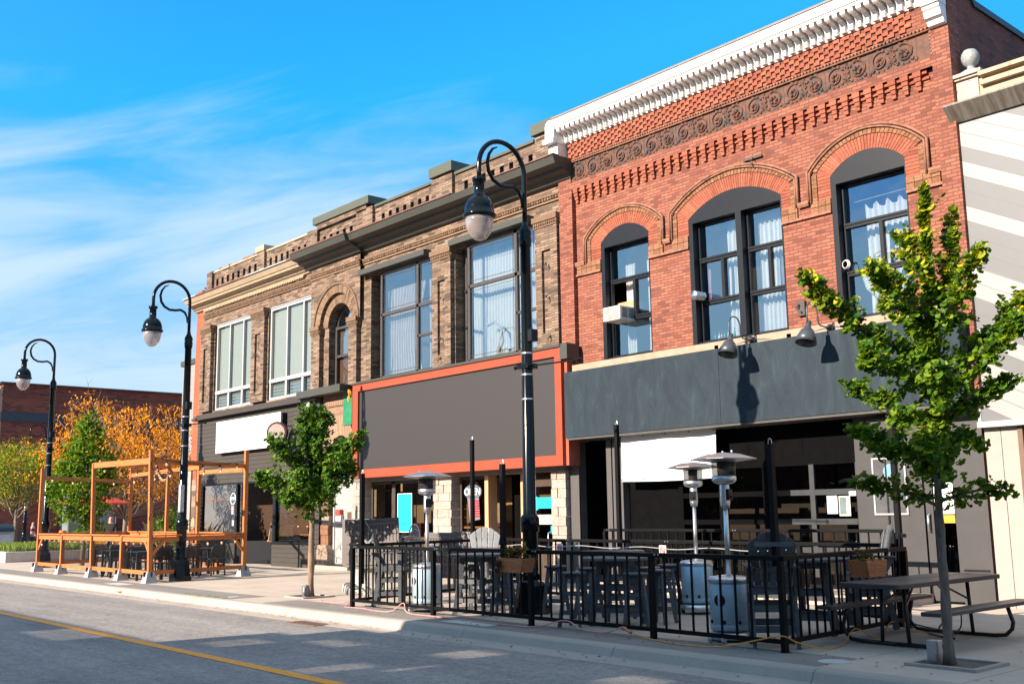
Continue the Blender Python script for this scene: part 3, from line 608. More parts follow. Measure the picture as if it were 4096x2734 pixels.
# ------------------------------------------------------------------ brown brick building
bb = thing('brick_building', 'long brown brick building with a pierced parapet, bay windows and a small arched window', 'building', (-27.6, Y, 0))
BOP = [(-36.62, -33.45, 5.50, 8.74, 0), (-32.40, -29.27, 5.50, 8.74, 0), (-28.40, -27.02, 5.45, 7.46, 8.15), (-26.0, -22.76, 5.50, 8.72, 0), (-21.88, -18.52, 5.50, 8.72, 0)]
mb = MB().wall(-37.62, -17.69, 5.35, 9.6, 17.0, BOP, .42); mb.wall(-37.62, -17.69, 9.6, 10.22, 17.0, []); mb.build('wall', BRN, bb)
mb = MB().box(-37.62, 17.42, 9.0, -17.69, 17.5, 10.2).box(-37.5, 17.5, 9.9, -17.69, 34, 10.0); mb.build('roof', CHAR, bb)
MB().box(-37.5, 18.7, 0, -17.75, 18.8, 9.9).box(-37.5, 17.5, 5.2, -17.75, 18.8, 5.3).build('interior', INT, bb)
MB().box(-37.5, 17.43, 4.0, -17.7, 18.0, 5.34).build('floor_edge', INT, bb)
# pilasters with sunk panels, caps of egg and dart
def pilaster(a, b, z0=5.5, z1=8.62, cap=True, face=16.86):
    mb = MB(); w_ = b-a; s = w_*.30; zp = 7.9
    if w_ > .5:
        mb.box(a, face, z0, a+s, 17.0, z1).box(b-s, face, z0, b, 17.0, z1).box(a+s, face, z0, b-s, 17.0, z0+.35).box(a+s, face, zp, b-s, 17.0, z1); mb.box(a+s, face+.07, z0+.35, b-s, 17.0, zp)
    else: mb.box(a, face, z0, b, 17.0, z1)
    mb.build('pilaster', BRN, bb)
    if cap:
        c = MB().box(a-.05, face-.07, z1+.0, b+.05, 17.0, z1+.14).box(a-.02, face-.03, z1-.14, b+.02, 17.0, z1); x = a
        while x < b: c.ball((x+.03, face-.045, z1-.06), .032, 6, (1, 1, 1.5)); x += .078
        y = face
        while y < 16.98: c.ball((b+.02, y, z1-.06), .032, 6, (1, 1, 1.5)); y += .078
        c.build('pilaster_cap', BRNP, bb)
for a, b in ((-37.55, -36.68), (-33.42, -32.48), (-22.74, -21.92), (-18.50, -17.72)): pilaster(a, b, 5.5 if b > -30 else 5.5)
for a, b in ((-29.22, -28.72), (-27.0, -26.55)): pilaster(a, b, 5.5, 7.42, True, 16.84)
# egg and dart course and upper courses
mb = MB(); 
for a, b, f in ((-37.6, -29.3, 16.97), (-29.3, -26.4, 16.84), (-26.4, -17.7, 16.97)):
    mb.box(a, f-.02, 9.10, b, 17.0, 9.14).box(a, f-.05, 9.24, b, 17.0, 9.28); x = a+.05
    while x < b: mb.ball((x, f-.02, 9.19), .037, 6, (1, 1, 1.3)); x += .095
mb.build('egg_and_dart_course', BRNP, bb)
MB().wall(-29.3, -26.4, 7.5, 9.6, 16.86, [(-28.72, -26.70, 7.5, 7.5, 8.46)], .14, 24).box(-29.3, 16.87, 7.5, -29.28, 17.0, 9.6).build('projecting_brickwork', BRN, bb)
P = []; x = -37.5
while x < -30: P += [(x, 9.36), (x+.06, 9.36), (x+.06, 9.41), (x+.115, 9.41)]; x += .115
MB().prism([(-37.5, 9.45)]+P+[(x, 9.45)], 'xz', 16.90, 17.0).build('dentil_course', CREAM, bb)
# small arch
mb = MB(); ring(mb, -28.40, -27.02, 7.46, 8.15, -28.72, -26.70, 7.47, 8.46, 40, 16.955, 17.0, .14); mb.build('voussoir_arch', BRNP, bb)
mb = MB(); ring(mb, -28.72, -26.70, 7.47, 8.46, -29.0, -26.5, 7.48, 8.70, 46, 16.84, 16.87, .12); mb.build('voussoir_arch', BRNP, bb)
A = arc(-29.08, -26.46, 7.5, 8.76, 28); MB().tube([(x, 16.85, z) for x, z in A], .04, 6).build('hood_moulding', BRNP, bb, True)
MB().prism([(x, z) for x, z in arc(-28.40, -27.02, 7.46, 8.15, 14)]+[(-27.02, 5.45), (-28.40, 5.45)], 'xz', 17.42, 17.5).build('window_back', DARKW, bb)
W_ = MB().box(-28.4, 17.22, 5.45, -28.28, 17.4, 7.5).box(-27.12, 17.22, 5.45, -27.02, 17.4, 7.5).box(-28.28, 17.22, 5.45, -27.12, 17.4, 5.56).box(-28.28, 17.22, 6.50, -27.12, 17.3, 6.58).box(-28.28, 17.22, 7.40, -27.12, 17.3, 7.48)
for (x0, z0), (x1, z1) in zip(A2 := arc(-28.34, -27.08, 7.46, 8.10, 14), A2[1:]): W_.bar((x0, 17.3, z0), (x1, 17.3, z1), .14, .09, (0, 1, 0))
W_ = W_.build('window', DARKW, bb)
MB().prism([(x, z) for x, z in arc(-28.28, -27.12, 7.46, 8.06, 14)], 'xz', 17.29, 17.295).build('pane', GLASS_UP, W_)
MB().box(-28.3, 17.34, 5.5, -27.1, 17.36, 7.5).build('blind', mat('tan_blind', (.20, .17, .15), .8), W_); pane(-28.28, -27.12, 6.58, 7.40, 17.27, GLASS_UP, W_); pane(-28.28, -27.12, 5.56, 6.50, 17.27, glass('dusty_glass', (.6, .52, .45), .12), W_)
# two white framed windows with blinds
for xa, xb, ms in ((-36.55, -33.46, (-35.45, -34.38)), (-32.36, -29.27, (-31.18, -30.08))):
    mb = MB(); frame(mb, xa, xb, 5.50, 8.70, 17.05, .09, .1); mb.box(xa, 17.03, 6.10, xb, 17.12, 6.22)
    for m_ in ms: mb.box(m_-.035, 17.04, 6.22, m_+.035, 17.13, 8.62); mb.box(m_-.06, 17.03, 5.55, m_+.06, 17.12, 6.12)
    W_ = mb.build('window', WHITEF, bb); e = [xa+.09]+list(ms)+[xb-.09]
    MB().box(xa, 17.02, 8.70, xb, 17.14, 8.76).build('window_head', WHITEF, W_)
    for a, b in zip(e, e[1:]):
        pane(a+.03, b-.03, 6.22, 8.61, 17.09, GLASS_B, W_); MB().quad((a, 17.16, 5.55), (b, 17.16, 5.55), (b, 17.16, 8.65), (a, 17.16, 8.65)).build('blind', BLIND, W_)
        mb = MB(); z = 5.60
        while z < 6.05: mb.add([(a+.04, 17.07, z), (b-.04, 17.07, z), (b-.04, 17.13, z+.10), (a+.04, 17.13, z+.10)], [(0, 1, 2, 3)]); z += .115
        mb.build('louvre_glass', GLASS_UP, W_)
# two bay windows with canted sides
for xa, xb, gr in ((-25.98, -22.78, 0), (-21.84, -18.54, 1)):
    z0, z1 = 5.52, 8.70; ya, yb = 17.34, 17.02
    X1 = xa+.55; X2 = xb-.02; mb = MB()
    def post(x, y, w_=.09): mb.box(x-w_/2, y-.03, z0, x+w_/2, y+.06, z1)
    post(xa+.03, ya); post(X1, yb); post(X2-.04, yb); X3 = xb-.84; post(X3, yb, .10)
    for z in (z0+.03, z1-.04, 7.55 if gr else 7.42): mb.bar((xa, ya, z), (X1, yb, z), .08, .08); mb.box(X1, yb-.03, z-.045, X2, yb+.05, z+.045)
    zq = 6.55; mb.bar((xa, ya, zq), (X1, yb, zq), .07, .06); mb.box(X3, yb-.03, zq-.035, X2, yb+.05, zq+.035)
    W_ = mb.build('window', DARKW, bb)
    zz_ = 7.55 if gr else 7.42
    for a, b in ((z0+.07, zq-.03), (zq+.03, zz_-.045), (zz_+.045, z1-.08)):
        MB().quad((xa+.07, ya, a), (X1-.04, yb, a), (X1-.04, yb, b), (xa+.07, ya, b)).build('pane', GLASS_UP, W_)
        pane(X3+.05, X2-.08, a, b, yb+.01, GLASS_UP, W_)
    pane(X1+.045, X3-.05, z0+.07, zz_-.045, yb+.01, GLASS_UP, W_); pane(X1+.045, X3-.05, zz_+.045, z1-.08, yb+.01, GLASS_UP, W_)
    mb = MB()
    for a, b, c, d in ((X1+.045, X3-.05, z0+.07, zz_-.045), (X1+.045, X3-.05, zz_+.045, z1-.08), (X3+.05, X2-.08, zz_+.045, z1-.08)):
        for z in (c+.09, d-.09): mb.box(a, yb+.0, z, b, yb+.006, z+.012)
        mb.box(a+.08, yb, c, a+.09, yb+.006, d); mb.box(b-.09, yb, c, b-.08, yb+.006, d)
    mb.build('glazing_bar', DARKW, W_)
    if gr: curtain(xa+.15, xb-.1, 5.5, 8.5, 17.48, CURT, W_, .05, 26); MB().tube([(-20.75, 17.2, 6.45), (-20.45, 17.18, 6.5), (-20.2, 17.18, 6.3), (-20.15, 17.2, 5.95), (-20.3, 17.2, 5.7)], .035, 8).build('hose', mat('hose_plastic', (.45, .42, .36), .5), W_, True)
    else: curtain(X1-.1, X3, 5.45, 8.2, 17.30, CURTP, W_, .06, 13, gather=.16); curtain(X3+.1, X2, 5.6, 8.2, 17.34, CURTP, W_, .05, 6)
MB().box(-26.36, 16.74, 8.74, -22.98, 17.05, 8.90).box(-21.86, 16.74, 8.74, -18.68, 17.05, 8.90).build('window_hood', GREYMET, bb)
MB().box(-26.5, 16.8, 5.46, -17.7, 17.1, 5.52).build('sill_flashing', GREYMET, bb)
# cornices
pf = [(17.0, 9.45), (16.93, 9.47), (16.90, 9.52), (16.84, 9.54), (16.80, 9.62), (16.62, 9.66), (16.60, 9.72), (16.56, 9.74), (16.48, 9.86), (16.46, 9.90), (17.0, 9.97)]
MB().prism(pf, 'yz', -38.35, -29.25).build('cornice', CREAM, bb)
MB().prism([(17.3, 9.90), (16.42, 9.90), (16.42, 9.935), (17.3, 10.02)], 'yz', -37.2, -29.25).build('rusty_flashing', RUST, bb)
MB().prism([(17.3, 9.905), (16.41, 9.905), (16.41, 9.94), (17.3, 10.03)], 'yz', -38.38, -37.2).prism([(17.3, 9.905), (16.41, 9.905), (16.41, 9.94), (17.3, 10.03)], 'yz', -33.2, -30.2).build('white_flashing', WHITEF, bb)
pg = [(17.0, 9.48), (16.88, 9.50), (16.82, 9.60), (16.62, 9.64), (16.62, 9.70), (16.36, 9.76), (16.30, 9.93), (16.36, 9.95), (17.0, 9.98)]
p2 = [(y-.13, z) if y < 16.99 else (y, z) for y, z in pg]
MB().prism(pg, 'yz', -26.30, -17.20).build('metal_cornice', GREYMET, bb); MB().prism(p2, 'yz', -29.55, -26.26).build('metal_cornice', GREYMET, bb)
MB().box(-29.55, 16.16, 9.95, -26.26, 16.4, 9.99).box(-26.3, 16.29, 9.955, -21.2, 16.5, 9.99).box(-19.4, 16.29, 9.955, -17.2, 16.5, 9.985).build('drip_edge', RUST, bb)
# pierced parapet
hol = []; x = -37.0
segs = ((-36.85, -33.35, 8), (-32.62, -29.85, 7), (-29.0, -27.0, 5), (-25.6, -23.0, 7), (-21.6, -18.6, 8))
for a, b, n in segs:
    st = (b-a)/n
    for i in range(n): hol.append((a+st*i+st*.30, a+st*i+st*.74, 10.27, 10.53, 0))
mb = MB().wall(-37.3, -17.75, 9.97, 10.80, 17.02, hol, .22); mb.quad((-37.3, 17.02, 10.8), (-17.75, 17.02, 10.8), (-17.75, 17.45, 10.8), (-37.3, 17.45, 10.8)); mb.build('parapet', BRN, bb)
MB().box(-37.3, 17.24, 9.97, -17.75, 17.45, 10.8).build('parapet_back', mat('dark_back', (.035, .026, .022), .9), bb)  # dark backing behind the parapet holes
mb = MB()
for a, b in ((-37.35, -36.9), (-33.25, -32.72), (-29.75, -29.1), (-26.75, -25.85), (-22.85, -21.9), (-18.5, -17.75)): MB().box(a, 16.92, 9.97, b, 17.45, 10.86).build('parapet_pier', BRN, bb)
MB().box(-37.35, 16.98, 10.80, -29.8, 17.5, 10.86).build('parapet_coping', CREAM, bb)
mb = MB()
for k in range(26):
    x = -37.3+rnd.random()*4.2; mb.cbox((x, 17.0+rnd.random()*.2, 10.87+rnd.random()*.03), (.16, .1, .06), rnd.random(), Matrix.Rotation(rnd.uniform(-.3, .3), 3, 'Y'))
for k in range(14): mb.cbox((-37.5+rnd.random()*.35, 17.0+rnd.random()*.2, 10.3+rnd.random()*.35), (.2, .12, .07), rnd.random())
mb.box(-38.2, 16.95, 9.9, -37.75, 17.2, 10.28).build('crumbling_brick', ORB, bb)
MB().box(-33.3, 16.88, 10.86, -32.68, 17.5, 11.05).build('pier_cap', CREAM, bb)
MB().parts('metal_pier_cap', OLIVE, bb, (-29.3, 16.86, 10.98, -26.0, 17.55, 11.22), (-22.9, 16.86, 10.92, -21.86, 17.55, 11.20), (-18.6, 16.86, 10.92, -17.72, 17.55, 11.2), (-25.8, 16.96, 10.80, -22.9, 17.5, 10.875), (-21.86, 16.96, 10.80, -18.6, 17.5, 10.875))
MB().box(-29.1, 16.92, 10.8, -26.2, 17.5, 10.98).build('parapet_upstand', BRN, bb)
# orange brick end strip, window frame of the return wall
MB().add([(-38.55, 17.02, 0), (-37.62, 17.02, 0), (-37.62, 17.02, 9.9), (-38.30, 17.02, 9.9), (-38.55, 17.5, 0), (-38.30, 17.5, 9.9)], [(0, 1, 2, 3), (0, 3, 5, 4)]).build('orange_brick_strip', ORB, bb)
MB().box(-38.75, 16.95, 0, -38.25, 17.15, 3.4).build('pale_pilaster', mat('pale_render', (.36, .32, .28), .8), bb)
mb = MB(); z = 0.0
while z < 3.2:
    if 1.0 < z < 2.9: mb.cbox((-37.9, 16.98, z+.1), (.36+rnd.uniform(-.05, .05), .1, .2), 0)
    z += .2
mb.build('worn_stone', island('worn_quoin', [(.22, .12, .08), (.34, .25, .19), (.08, .055, .045)], .9, .8, 30), bb)
for sx, zc in ((-37.2, 7.0),):
    pass
mb = MB()
for x, z in ((-22.35, 7.4), (-22.35, 6.3), (-18.1, 7.55), (-18.1, 6.75), (-22.35, 5.75), (-33.0, 7.6), (-28.95, 5.8), (-18.0, 5.75)): mb.ball((x, 16.84, z), .03, 6).tube([(x, 16.85, z), (x+.02, 16.76, z-.04), (x-.02, 16.78, z-.11)], .012, 5)
mb.build('iron_hooks', DARKW, bb)

# brown clad shopfront
mb = MB()
def clad(mb, x0, x1, z0, z1, y=16.93, st=.145):
    z = z0
    while z < z1-.01:
        b = min(z+st-.008, z1); mb.prism([(y+.1, z), (y-.012, z), (y, b), (y+.1, b)], 'yz', x0, x1); z += st
clad(mb, -37.72, -28.78, 2.80, 5.20); clad(mb, -37.72, -37.22, 0, 2.80); clad(mb, -37.22, -34.4, 0, .76); clad(mb, -31.72, -28.72, .0, .74); clad(mb, -28.98, -28.72, .74, 2.80)
mb.build('clapboard_front', SIDING, bb)
MB().box(-37.85, 16.72, 5.20, -28.75, 17.0, 5.28).box(-37.8, 16.8, 5.28, -28.75, 17.0, 5.36).box(-37.75, 16.86, 5.36, -29.6, 17.0, 5.42).build('fascia_cap', SIDING, bb)
mb = MB(); clad(mb, 0, 0, 0, 0) if 0 else None
mb.add([(-34.4, 17.0, 0), (-32.2, 18.5, 0), (-32.2, 18.5, .78), (-34.4, 17.0, .78)], [(0, 1, 2, 3)]); mb.box(-32.2, 18.4, 0, -31.7, 18.5, .78); mb.build('recess_panel', BLK, bb)
mb = MB(); frame(mb, -37.20, -34.35, .76, 2.80, 16.95, .06, .1); mb.box(-34.42, 16.93, .76, -34.30, 17.05, 2.8).box(-31.75, 16.95, .74, -31.58, 17.1, 2.8).box(-34.35, 16.95, 2.74, -31.6, 17.05, 2.8).box(-37.2, 16.88, .74, -34.3, 17.0, .78).box(-31.75, 16.88, .72, -28.95, 17.0, .76)
frame(mb, -31.60, -28.98, .74, 2.80, 16.95, .05, .1); W_ = mb.build('shop_window', BLK, bb)
pane(-37.14, -34.41, .82, 2.74, 17.0, GLASS_DK, W_); pane(-31.55, -29.03, .79, 2.75, 17.0, GLASS_DK, W_)
MB().box(-37.1, 18.5, .1, -31.8, 18.55, 2.8).build('interior_boarding', INTW, bb)
mb = MB().box(-30.9, 17.5, .98, -29.7, 17.9, 1.02).box(-33.3, 17.6, .75, -32.9, 17.9, .79); mb.build('indoor_table', wood('bright_wood', (.5, .2, .06), (.65, .28, .1)), bb)
mb = MB()
for x in (-30.6, -30.3, -29.9, -29.5, -31.2): mb.ball((x, 17.6, 1.22+.05*math.sin(x*9)), .025, 6)
mb.build('filament_bulb', emit('warm_filament', (1, .5, .15), 1.6), bb)
# neon open roundel and notices
WN = emit('pale_neon', (.65, .8, .8), .25)
nb = MB()
for rr in (.20, .185): nb.tube([(-34.62+rr*math.cos(a*.3307), 16.93, 2.24+rr*math.sin(a*.3307)) for a in range(20)], .006, 5, False)
sg = one(nb, 'open_sign', WN, 'round open sign in the left window of the brown clad shop', 'sign')
text('OPEN', .15, 'lettering', WN, sg, (-34.62, 16.925, 2.24), (R(90), 0, 0), .002)
MB().box(-34.74, 16.935, 1.68, -34.54, 16.94, 2.02).build('opening_hours_board', mat('red_board', (.3, .02, .03), .5), sg)
for i in range(6): MB().box(-34.72, 16.93, 1.71+i*.05, -34.56, 16.934, 1.73+i*.05).build('hours_line', WHT, sg)
one(MB().box(-34.66, 16.935, 1.30, -34.52, 16.94, 1.60), 'paper_notice', bpy.data.materials['cream_paper'], 'cream paper notice under the round open sign', 'notice')
ab = thing('sandwich_board', 'black folding chalkboard lettered WELCOME inside the brown shop doorway', 'sandwich board', (-32.9, 17.7, 0))
MB().add([(-33.1, 17.55, .78), (-32.5, 17.55, .78), (-32.5, 17.65, 1.35), (-33.1, 17.65, 1.35)], [(0, 1, 2, 3)]).build('board', mat('chalkboard', (.015, .015, .016), .7), ab)
MB().bar((-33.12, 17.55, .75), (-33.12, 17.65, 1.37), .03, .03).bar((-33.12, 17.85, .75), (-33.12, 17.67, 1.37), .03, .03).build('frame', bpy.data.materials['bright_wood'], ab)
text('WELCOME', .13, 'lettering', bpy.data.materials['grey_patch'], ab, (-32.80, 17.57, 1.15), (R(100), 0, 0), .002)
# signs
s_ = thing('sign_board', 'long blank white sign board on brown clapboard', 'sign', (-33.3, 16.8, 4.4)); MB().box(-35.66, 16.71, 3.87, -30.9, 16.76, 4.99).build('face', WHT, s_); MB().box(-35.60, 16.76, 3.85, -30.84, 16.93, 4.97).build('frame', BLK, s_)
s_ = thing('round_sign', 'round blank projecting sign with a dark rim beside the white board', 'sign', (-30.45, 16.4, 4.26))
mb = MB().lathe([(.34, -.07), (.36, -.05), (.36, .05), (.34, .07)], (0, 0, 0), 32, 'x'); mb2 = MB().lathe([(.29, .0), (.29, .085)], (0, 0, 0), 12, 'x')
rt = Matrix.Rotation(R(-52), 3, 'Z')
for q, nm, mm in ((mb, 'rim', mat('maroon_rim', (.05, .012, .012), .3)), (mb2, 'face', mat('dusty_pink_face', (.33, .25, .23), .6))):
    q.v = [tuple(rt @ Vector(v)+Vector((-30.55, 16.42, 4.27))) for v in q.v]; q.build(nm, mm, s_)
MB().tube([(-30.55, 16.5, 4.5), (-30.5, 16.95, 4.5)], .02, 6).tube([(-30.55, 16.5, 4.05), (-30.5, 16.95, 4.05)], .02, 6).build('bracket', DARKW, s_)
one(MB().ball((-29.2, 16.78, 5.02), .13, 12, (.7, .7, 1.15)).box(-29.26, 16.78, 4.86, -29.14, 16.93, 4.94), 'security_camera', WHITEF, 'small white dome camera at the top right of the brown clapboard', 'camera', smooth=True)
# stone portal with white door
mb = MB().wall(-28.72, -26.92, 2.72, 5.30, 17.02, [(-28.12, -27.12, 2.72, 3.72, 4.02)], .3); mb.build('tan_brick_portal', PALEB, bb)
mb = MB(); ring(mb, -28.12, -27.12, 3.72, 4.02, -28.45, -26.93, 4.0, 4.62, 15, 16.98, 17.02, .1); mb.box(-28.5, 16.97, 4.94, -27.15, 17.02, 5.10); x = -28.45
while x < -27.2: mb.box(x, 16.955, 4.965, x+.06, 16.97, 5.075).box(x+.06, 16.955, 4.965, x+.1, 16.97, 4.99); x += .13
mb.build('carved_keystones', island('tan_stone', [(.24, .145, .09), (.32, .21, .14)], .9, .5, 20), bb)
mb = MB(); z = .1
while z < 2.9: hh = rnd.uniform(.2, .36); mb.box(-28.66+rnd.uniform(0, .03), 16.93+rnd.uniform(0, .04), z, -28.2, 17.1, min(z+hh-.01, 2.95)); z += hh
mb.prism([(-28.74, 0), (-28.10, 0), (-28.10, .55), (-28.2, .72), (-28.66, .72), (-28.74, .55)], 'xz', 16.86, 17.1); mb.build('weathered_stone_jamb', island('stained_stone', [(.20, .135, .09), (.27, .21, .17), (.09, .055, .04), (.22, .10, .05)], .9, .7, 12, .8), bb)
mb = MB().prism([(x, z) for x, z in arc(-28.12, -27.12, 3.72, 4.02, 12)]+[(-27.12, 3.05), (-28.12, 3.05)], 'xz', 17.2, 17.26); GRN = mat('green_paint', (.015, .19, .085), .5)
mb.build('green_fanlight', GRN, bb); MB().parts('green_panel', GRN, bb, (-27.42, 16.95, 4.30, -26.93, 17.03, 5.3), (-28.12, 17.15, 2.72, -26.95, 17.25, 3.02))
dd = MB().box(-28.10, 17.12, .12, -26.95, 17.18, 2.72).build('white_door', mat('off_white_door', (.33, .33, .32), .5), bb)
MB().box(-28.15, 17.08, .1, -28.08, 17.2, 2.75).box(-27.5, 17.11, .2, -27.48, 17.125, 2.6).build('door_frame', WHITEF, dd); MB().box(-27.88, 17.0, 1.36, -27.58, 17.1, 1.62).build('letter_box', WHITEF, dd); MB().box(-27.84, 16.98, 1.60, -27.62, 17.1, 1.78).build('flyers', mat('red_flyer', (.6, .06, .05), .5), dd)
MB().box(-27.35, 17.09, 1.42, -27.05, 17.12, 1.70).build('viewing_slot', mat('bronze', (.12, .08, .05), .4), dd)
MB().prism([(-29.65, 5.28), (-27.0, 5.30), (-27.0, 5.52), (-29.6, 5.50)], 'xz', 16.55, 17.0).build('metal_canopy', GREYMET, bb)
MB().box(-28.75, 16.82, 0, -26.9, 17.2, .11).build('door_step', mat('step_stone', (.36, .30, .25), .9), bb)
# limestone shopfront under the orange sign
def lime(x0, x1, z1, side=True):
    mb = MB(); z = 0; r_ = 0
    while z < z1-.02:
        hh = min(.215, z1-z); x = x0; f = (r_ % 2)*.24
        while x < x1-.01:
            w_ = min((.46 if f == 0 else .22)+rnd.uniform(-.03, .03), x1-x)
            if x1-x-w_ < .08: w_ = x1-x
            mb.box(x+.004, 16.97+rnd.uniform(-.02, .015), z+.004, x+w_-.004, 17.5, z+hh-.004); x += w_; f = 0
        z += hh; r_ += 1
    mb.build('limestone_pier', LIME, bb)
for a, b in ((-26.9, -26.32), (-22.86, -22.08), (-18.2, -17.72)): lime(a, b, 2.56)
MB().box(-26.9, 16.95, 2.56, -17.72, 17.5, 2.66).build('lintel', mat('grey_lintel', (.16, .14, .13), .7), bb)
mb = MB(); frame(mb, -26.30, -22.9, .5, 2.55, 17.25, .08, .08); mb.box(-25.22, 17.25, .5, -25.06, 17.33, 2.55); frame(mb, -22.05, -20.85, .45, 2.55, 17.25, .07, .08)
W_ = mb.build('shop_window', DARKW, bb); pane(-26.22, -25.22, .58, 2.47, 17.29, GLASS_DK, W_); pane(-25.06, -22.98, .58, 2.47, 17.29, GLASS_DK, W_); pane(-21.98, -20.9, .5, 2.48, 17.29, GLASS_DK, W_)
MB().box(-26.25, 17.3, 0, -22.9, 17.5, .5).box(-22.05, 17.3, 0, -20.8, 17.5, .45).build('stall_riser', DARKW, bb)
MB().box(-20.84, 17.1, 0, -20.70, 17.4, 2.55).box(-19.62, 17.25, 0, -19.44, 17.4, 2.55).build('wooden_post', wood('honey_wood', (.42, .24, .12), (.58, .36, .2), axis=2), bb)
MB().box(-20.70, 17.9, 0, -19.62, 18.0, 2.55).build('black_panel', bpy.data.materials['matt_black'], bb)
MB().box(-22.1, 17.32, 1.22, -20.85, 17.6, 1.27).box(-24.6, 17.4, .92, -23.0, 17.7, .96).build('indoor_shelf', bpy.data.materials['bright_wood'], bb)
TANW = mat('tan_interior_wall', (.30, .19, .095), .8, var=.1)
MB().box(-26.3, 18.3, .2, -20.8, 18.4, 2.56).box(-19.45, 18.3, 0, -18.2, 18.4, 2.56).build('tan_interior', TANW, bb)
MB().box(-26.3, 18.2, 1.0, -20.8, 18.29, 1.35).build('dado', mat('dark_red_dado', (.07, .02, .015), .7), bb)
MB().box(-26.28, 17.30, 1.55, -26.1, 17.6, 2.5).box(-25.6, 17.5, .6, -25.56, 17.52, 2.4).build('window_reveal', mat('cream_trim', (.42, .33, .2), .7), bb)
dd = MB().box(-19.44, 17.2, 0, -19.36, 17.28, 2.40).box(-18.36, 17.2, 0, -18.22, 17.28, 2.40).box(-19.36, 17.2, 2.22, -18.36, 17.28, 2.40).box(-19.36, 17.2, .0, -18.36, 17.28, .62).box(-19.44, 17.2, 0, -19.36, 17.28, 2.4).build('door', mat('bronze_door_frame', (.09, .06, .045), .4, .3), bb)
pane(-19.36, -18.36, .62, 2.22, 17.24, GLASS_DK, dd); CY = mat('cyan_decal', (.0, .56, .56), .6, var=.01)
MB().box(-19.05, 17.225, 1.70, -18.38, 17.235, 1.96).lathe([(.17, 0), (.17, .012)], (-19.05, 17.22, 1.82), 20, 'y').build('decal', CY, dd)
MB().box(-19.02, 17.225, 1.32, -18.38, 17.235, 1.55).build('decal', mat('pink_decal', (.5, .4, .37), .6), dd); MB().box(-18.52, 17.222, 1.10, -18.40, 17.232, 1.28).build('sticker', CY, dd)
MB().tube([(-18.5, 17.2, .75), (-18.5, 17.12, .8), (-18.5, 17.12, 1.12), (-18.5, 17.2, 1.15)], .016, 6).build('handle', GALV, dd, True)
MB().box(-19.9, 17.6, 1.95, -18.6, 17.7, 2.55).build('glass_block_transom', island('glass_block', [(.2, .1, .05), (.4, .28, .16)], .3, .6, 30), bb)
MB().box(-19.75, 17.5, 1.1, -19.5, 17.52, 1.6).build('yellow_notice', mat('yellow_paper', (.6, .48, .2), .7), bb)
p_ = thing('poster', 'plain bright cyan poster in the limestone shop window', 'poster', (-24.53, 17.22, 1.2)); MB().box(-24.87, 17.215, 1.13, -24.21, 17.23, 2.17).build('sheet', mat('cyan_poster', (.0, .72, .80), .6, var=.01), p_); mb = MB(); frame(mb, -24.89, -24.19, 1.11, 2.19, 17.21, .015, .025); mb.build('border', WHT, p_)
# hanging open sign with opening hours
o_ = thing('open_sign', 'hanging blue oval open sign with red opening hours strips in the shop window', 'sign', (-21.38, 17.15, 2.0))
mb = MB().lathe([(.36, 0), (.36, .03)], (0, 0, 0), 28, 'y'); mb.v = [(x-21.38, y+17.14, z*.52+2.16) for x, y, z in mb.v]; mb.build('oval', mat('blue_grey_oval', (.09, .13, .17), .4), o_)
mb = MB().prism([(-21.62, 2.05), (-21.14, 2.05), (-21.10, 1.45), (-21.50, 1.40)], 'xz', 17.145, 17.16); mb.build('hours_board', mat('hours_board_grey', (.2, .15, .16), .5), o_)
mb = MB()
for i in range(7): mb.box(-21.36+.003*i, 17.138, 1.90-i*.065, -21.14+.003*i, 17.144, 1.94-i*.065)
mb.build('hours_strip', mat('crimson', (.35, .01, .03), .5), o_)
text('OPEN', .26, 'lettering', WHT, o_, (-21.38, 17.132, 2.15), (R(90), 0, 0), .003)
MB().tube([(-21.55, 17.16, 2.35), (-21.38, 17.16, 2.5), (-21.2, 17.16, 2.35)], .006, 4).build('chain', DARKW, o_)
# the big orange framed sign
s_ = thing('sign_board', 'huge blank grey sign panel in an orange rendered frame', 'sign', (-21.8, 16.6, 4))
MB().box(-26.35, 16.60, 5.19, -17.40, 17.0, 5.40).box(-26.35, 16.60, 2.66, -17.40, 17.0, 2.90).box(-26.35, 16.60, 2.90, -26.06, 17.0, 5.19).box(-17.62, 16.60, 2.90, -17.40, 17.0, 5.19).build('frame', ORPAINT, s_)
MB().box(-26.06, 16.66, 2.90, -17.62, 17.0, 5.19).build('panel', GREYPAN, s_)
MB().box(-26.4, 16.56, 5.40, -17.36, 17.0, 5.45).box(-17.39, 16.56, 5.1, -17.15, 16.95, 5.46).build('cap_flashing', GREYMET, s_)
MB().box(-17.40, 16.7, 2.66, -17.30, 17.05, 5.1).build('return', mat('dark_orange', (.35, .09, .055), .8), s_)
one(MB().ball((-26.5, 16.6, 5.2), .07, 6, (1, 1, 1.4), .6).ball((-26.48, 16.55, 5.02), .06, 6, (1, .8, 1.8), .6), 'orange_rag', mat('orange_cloth', (.75, .25, .01), .8), 'scrap of orange cloth caught on the top left corner of the orange sign', 'cloth')

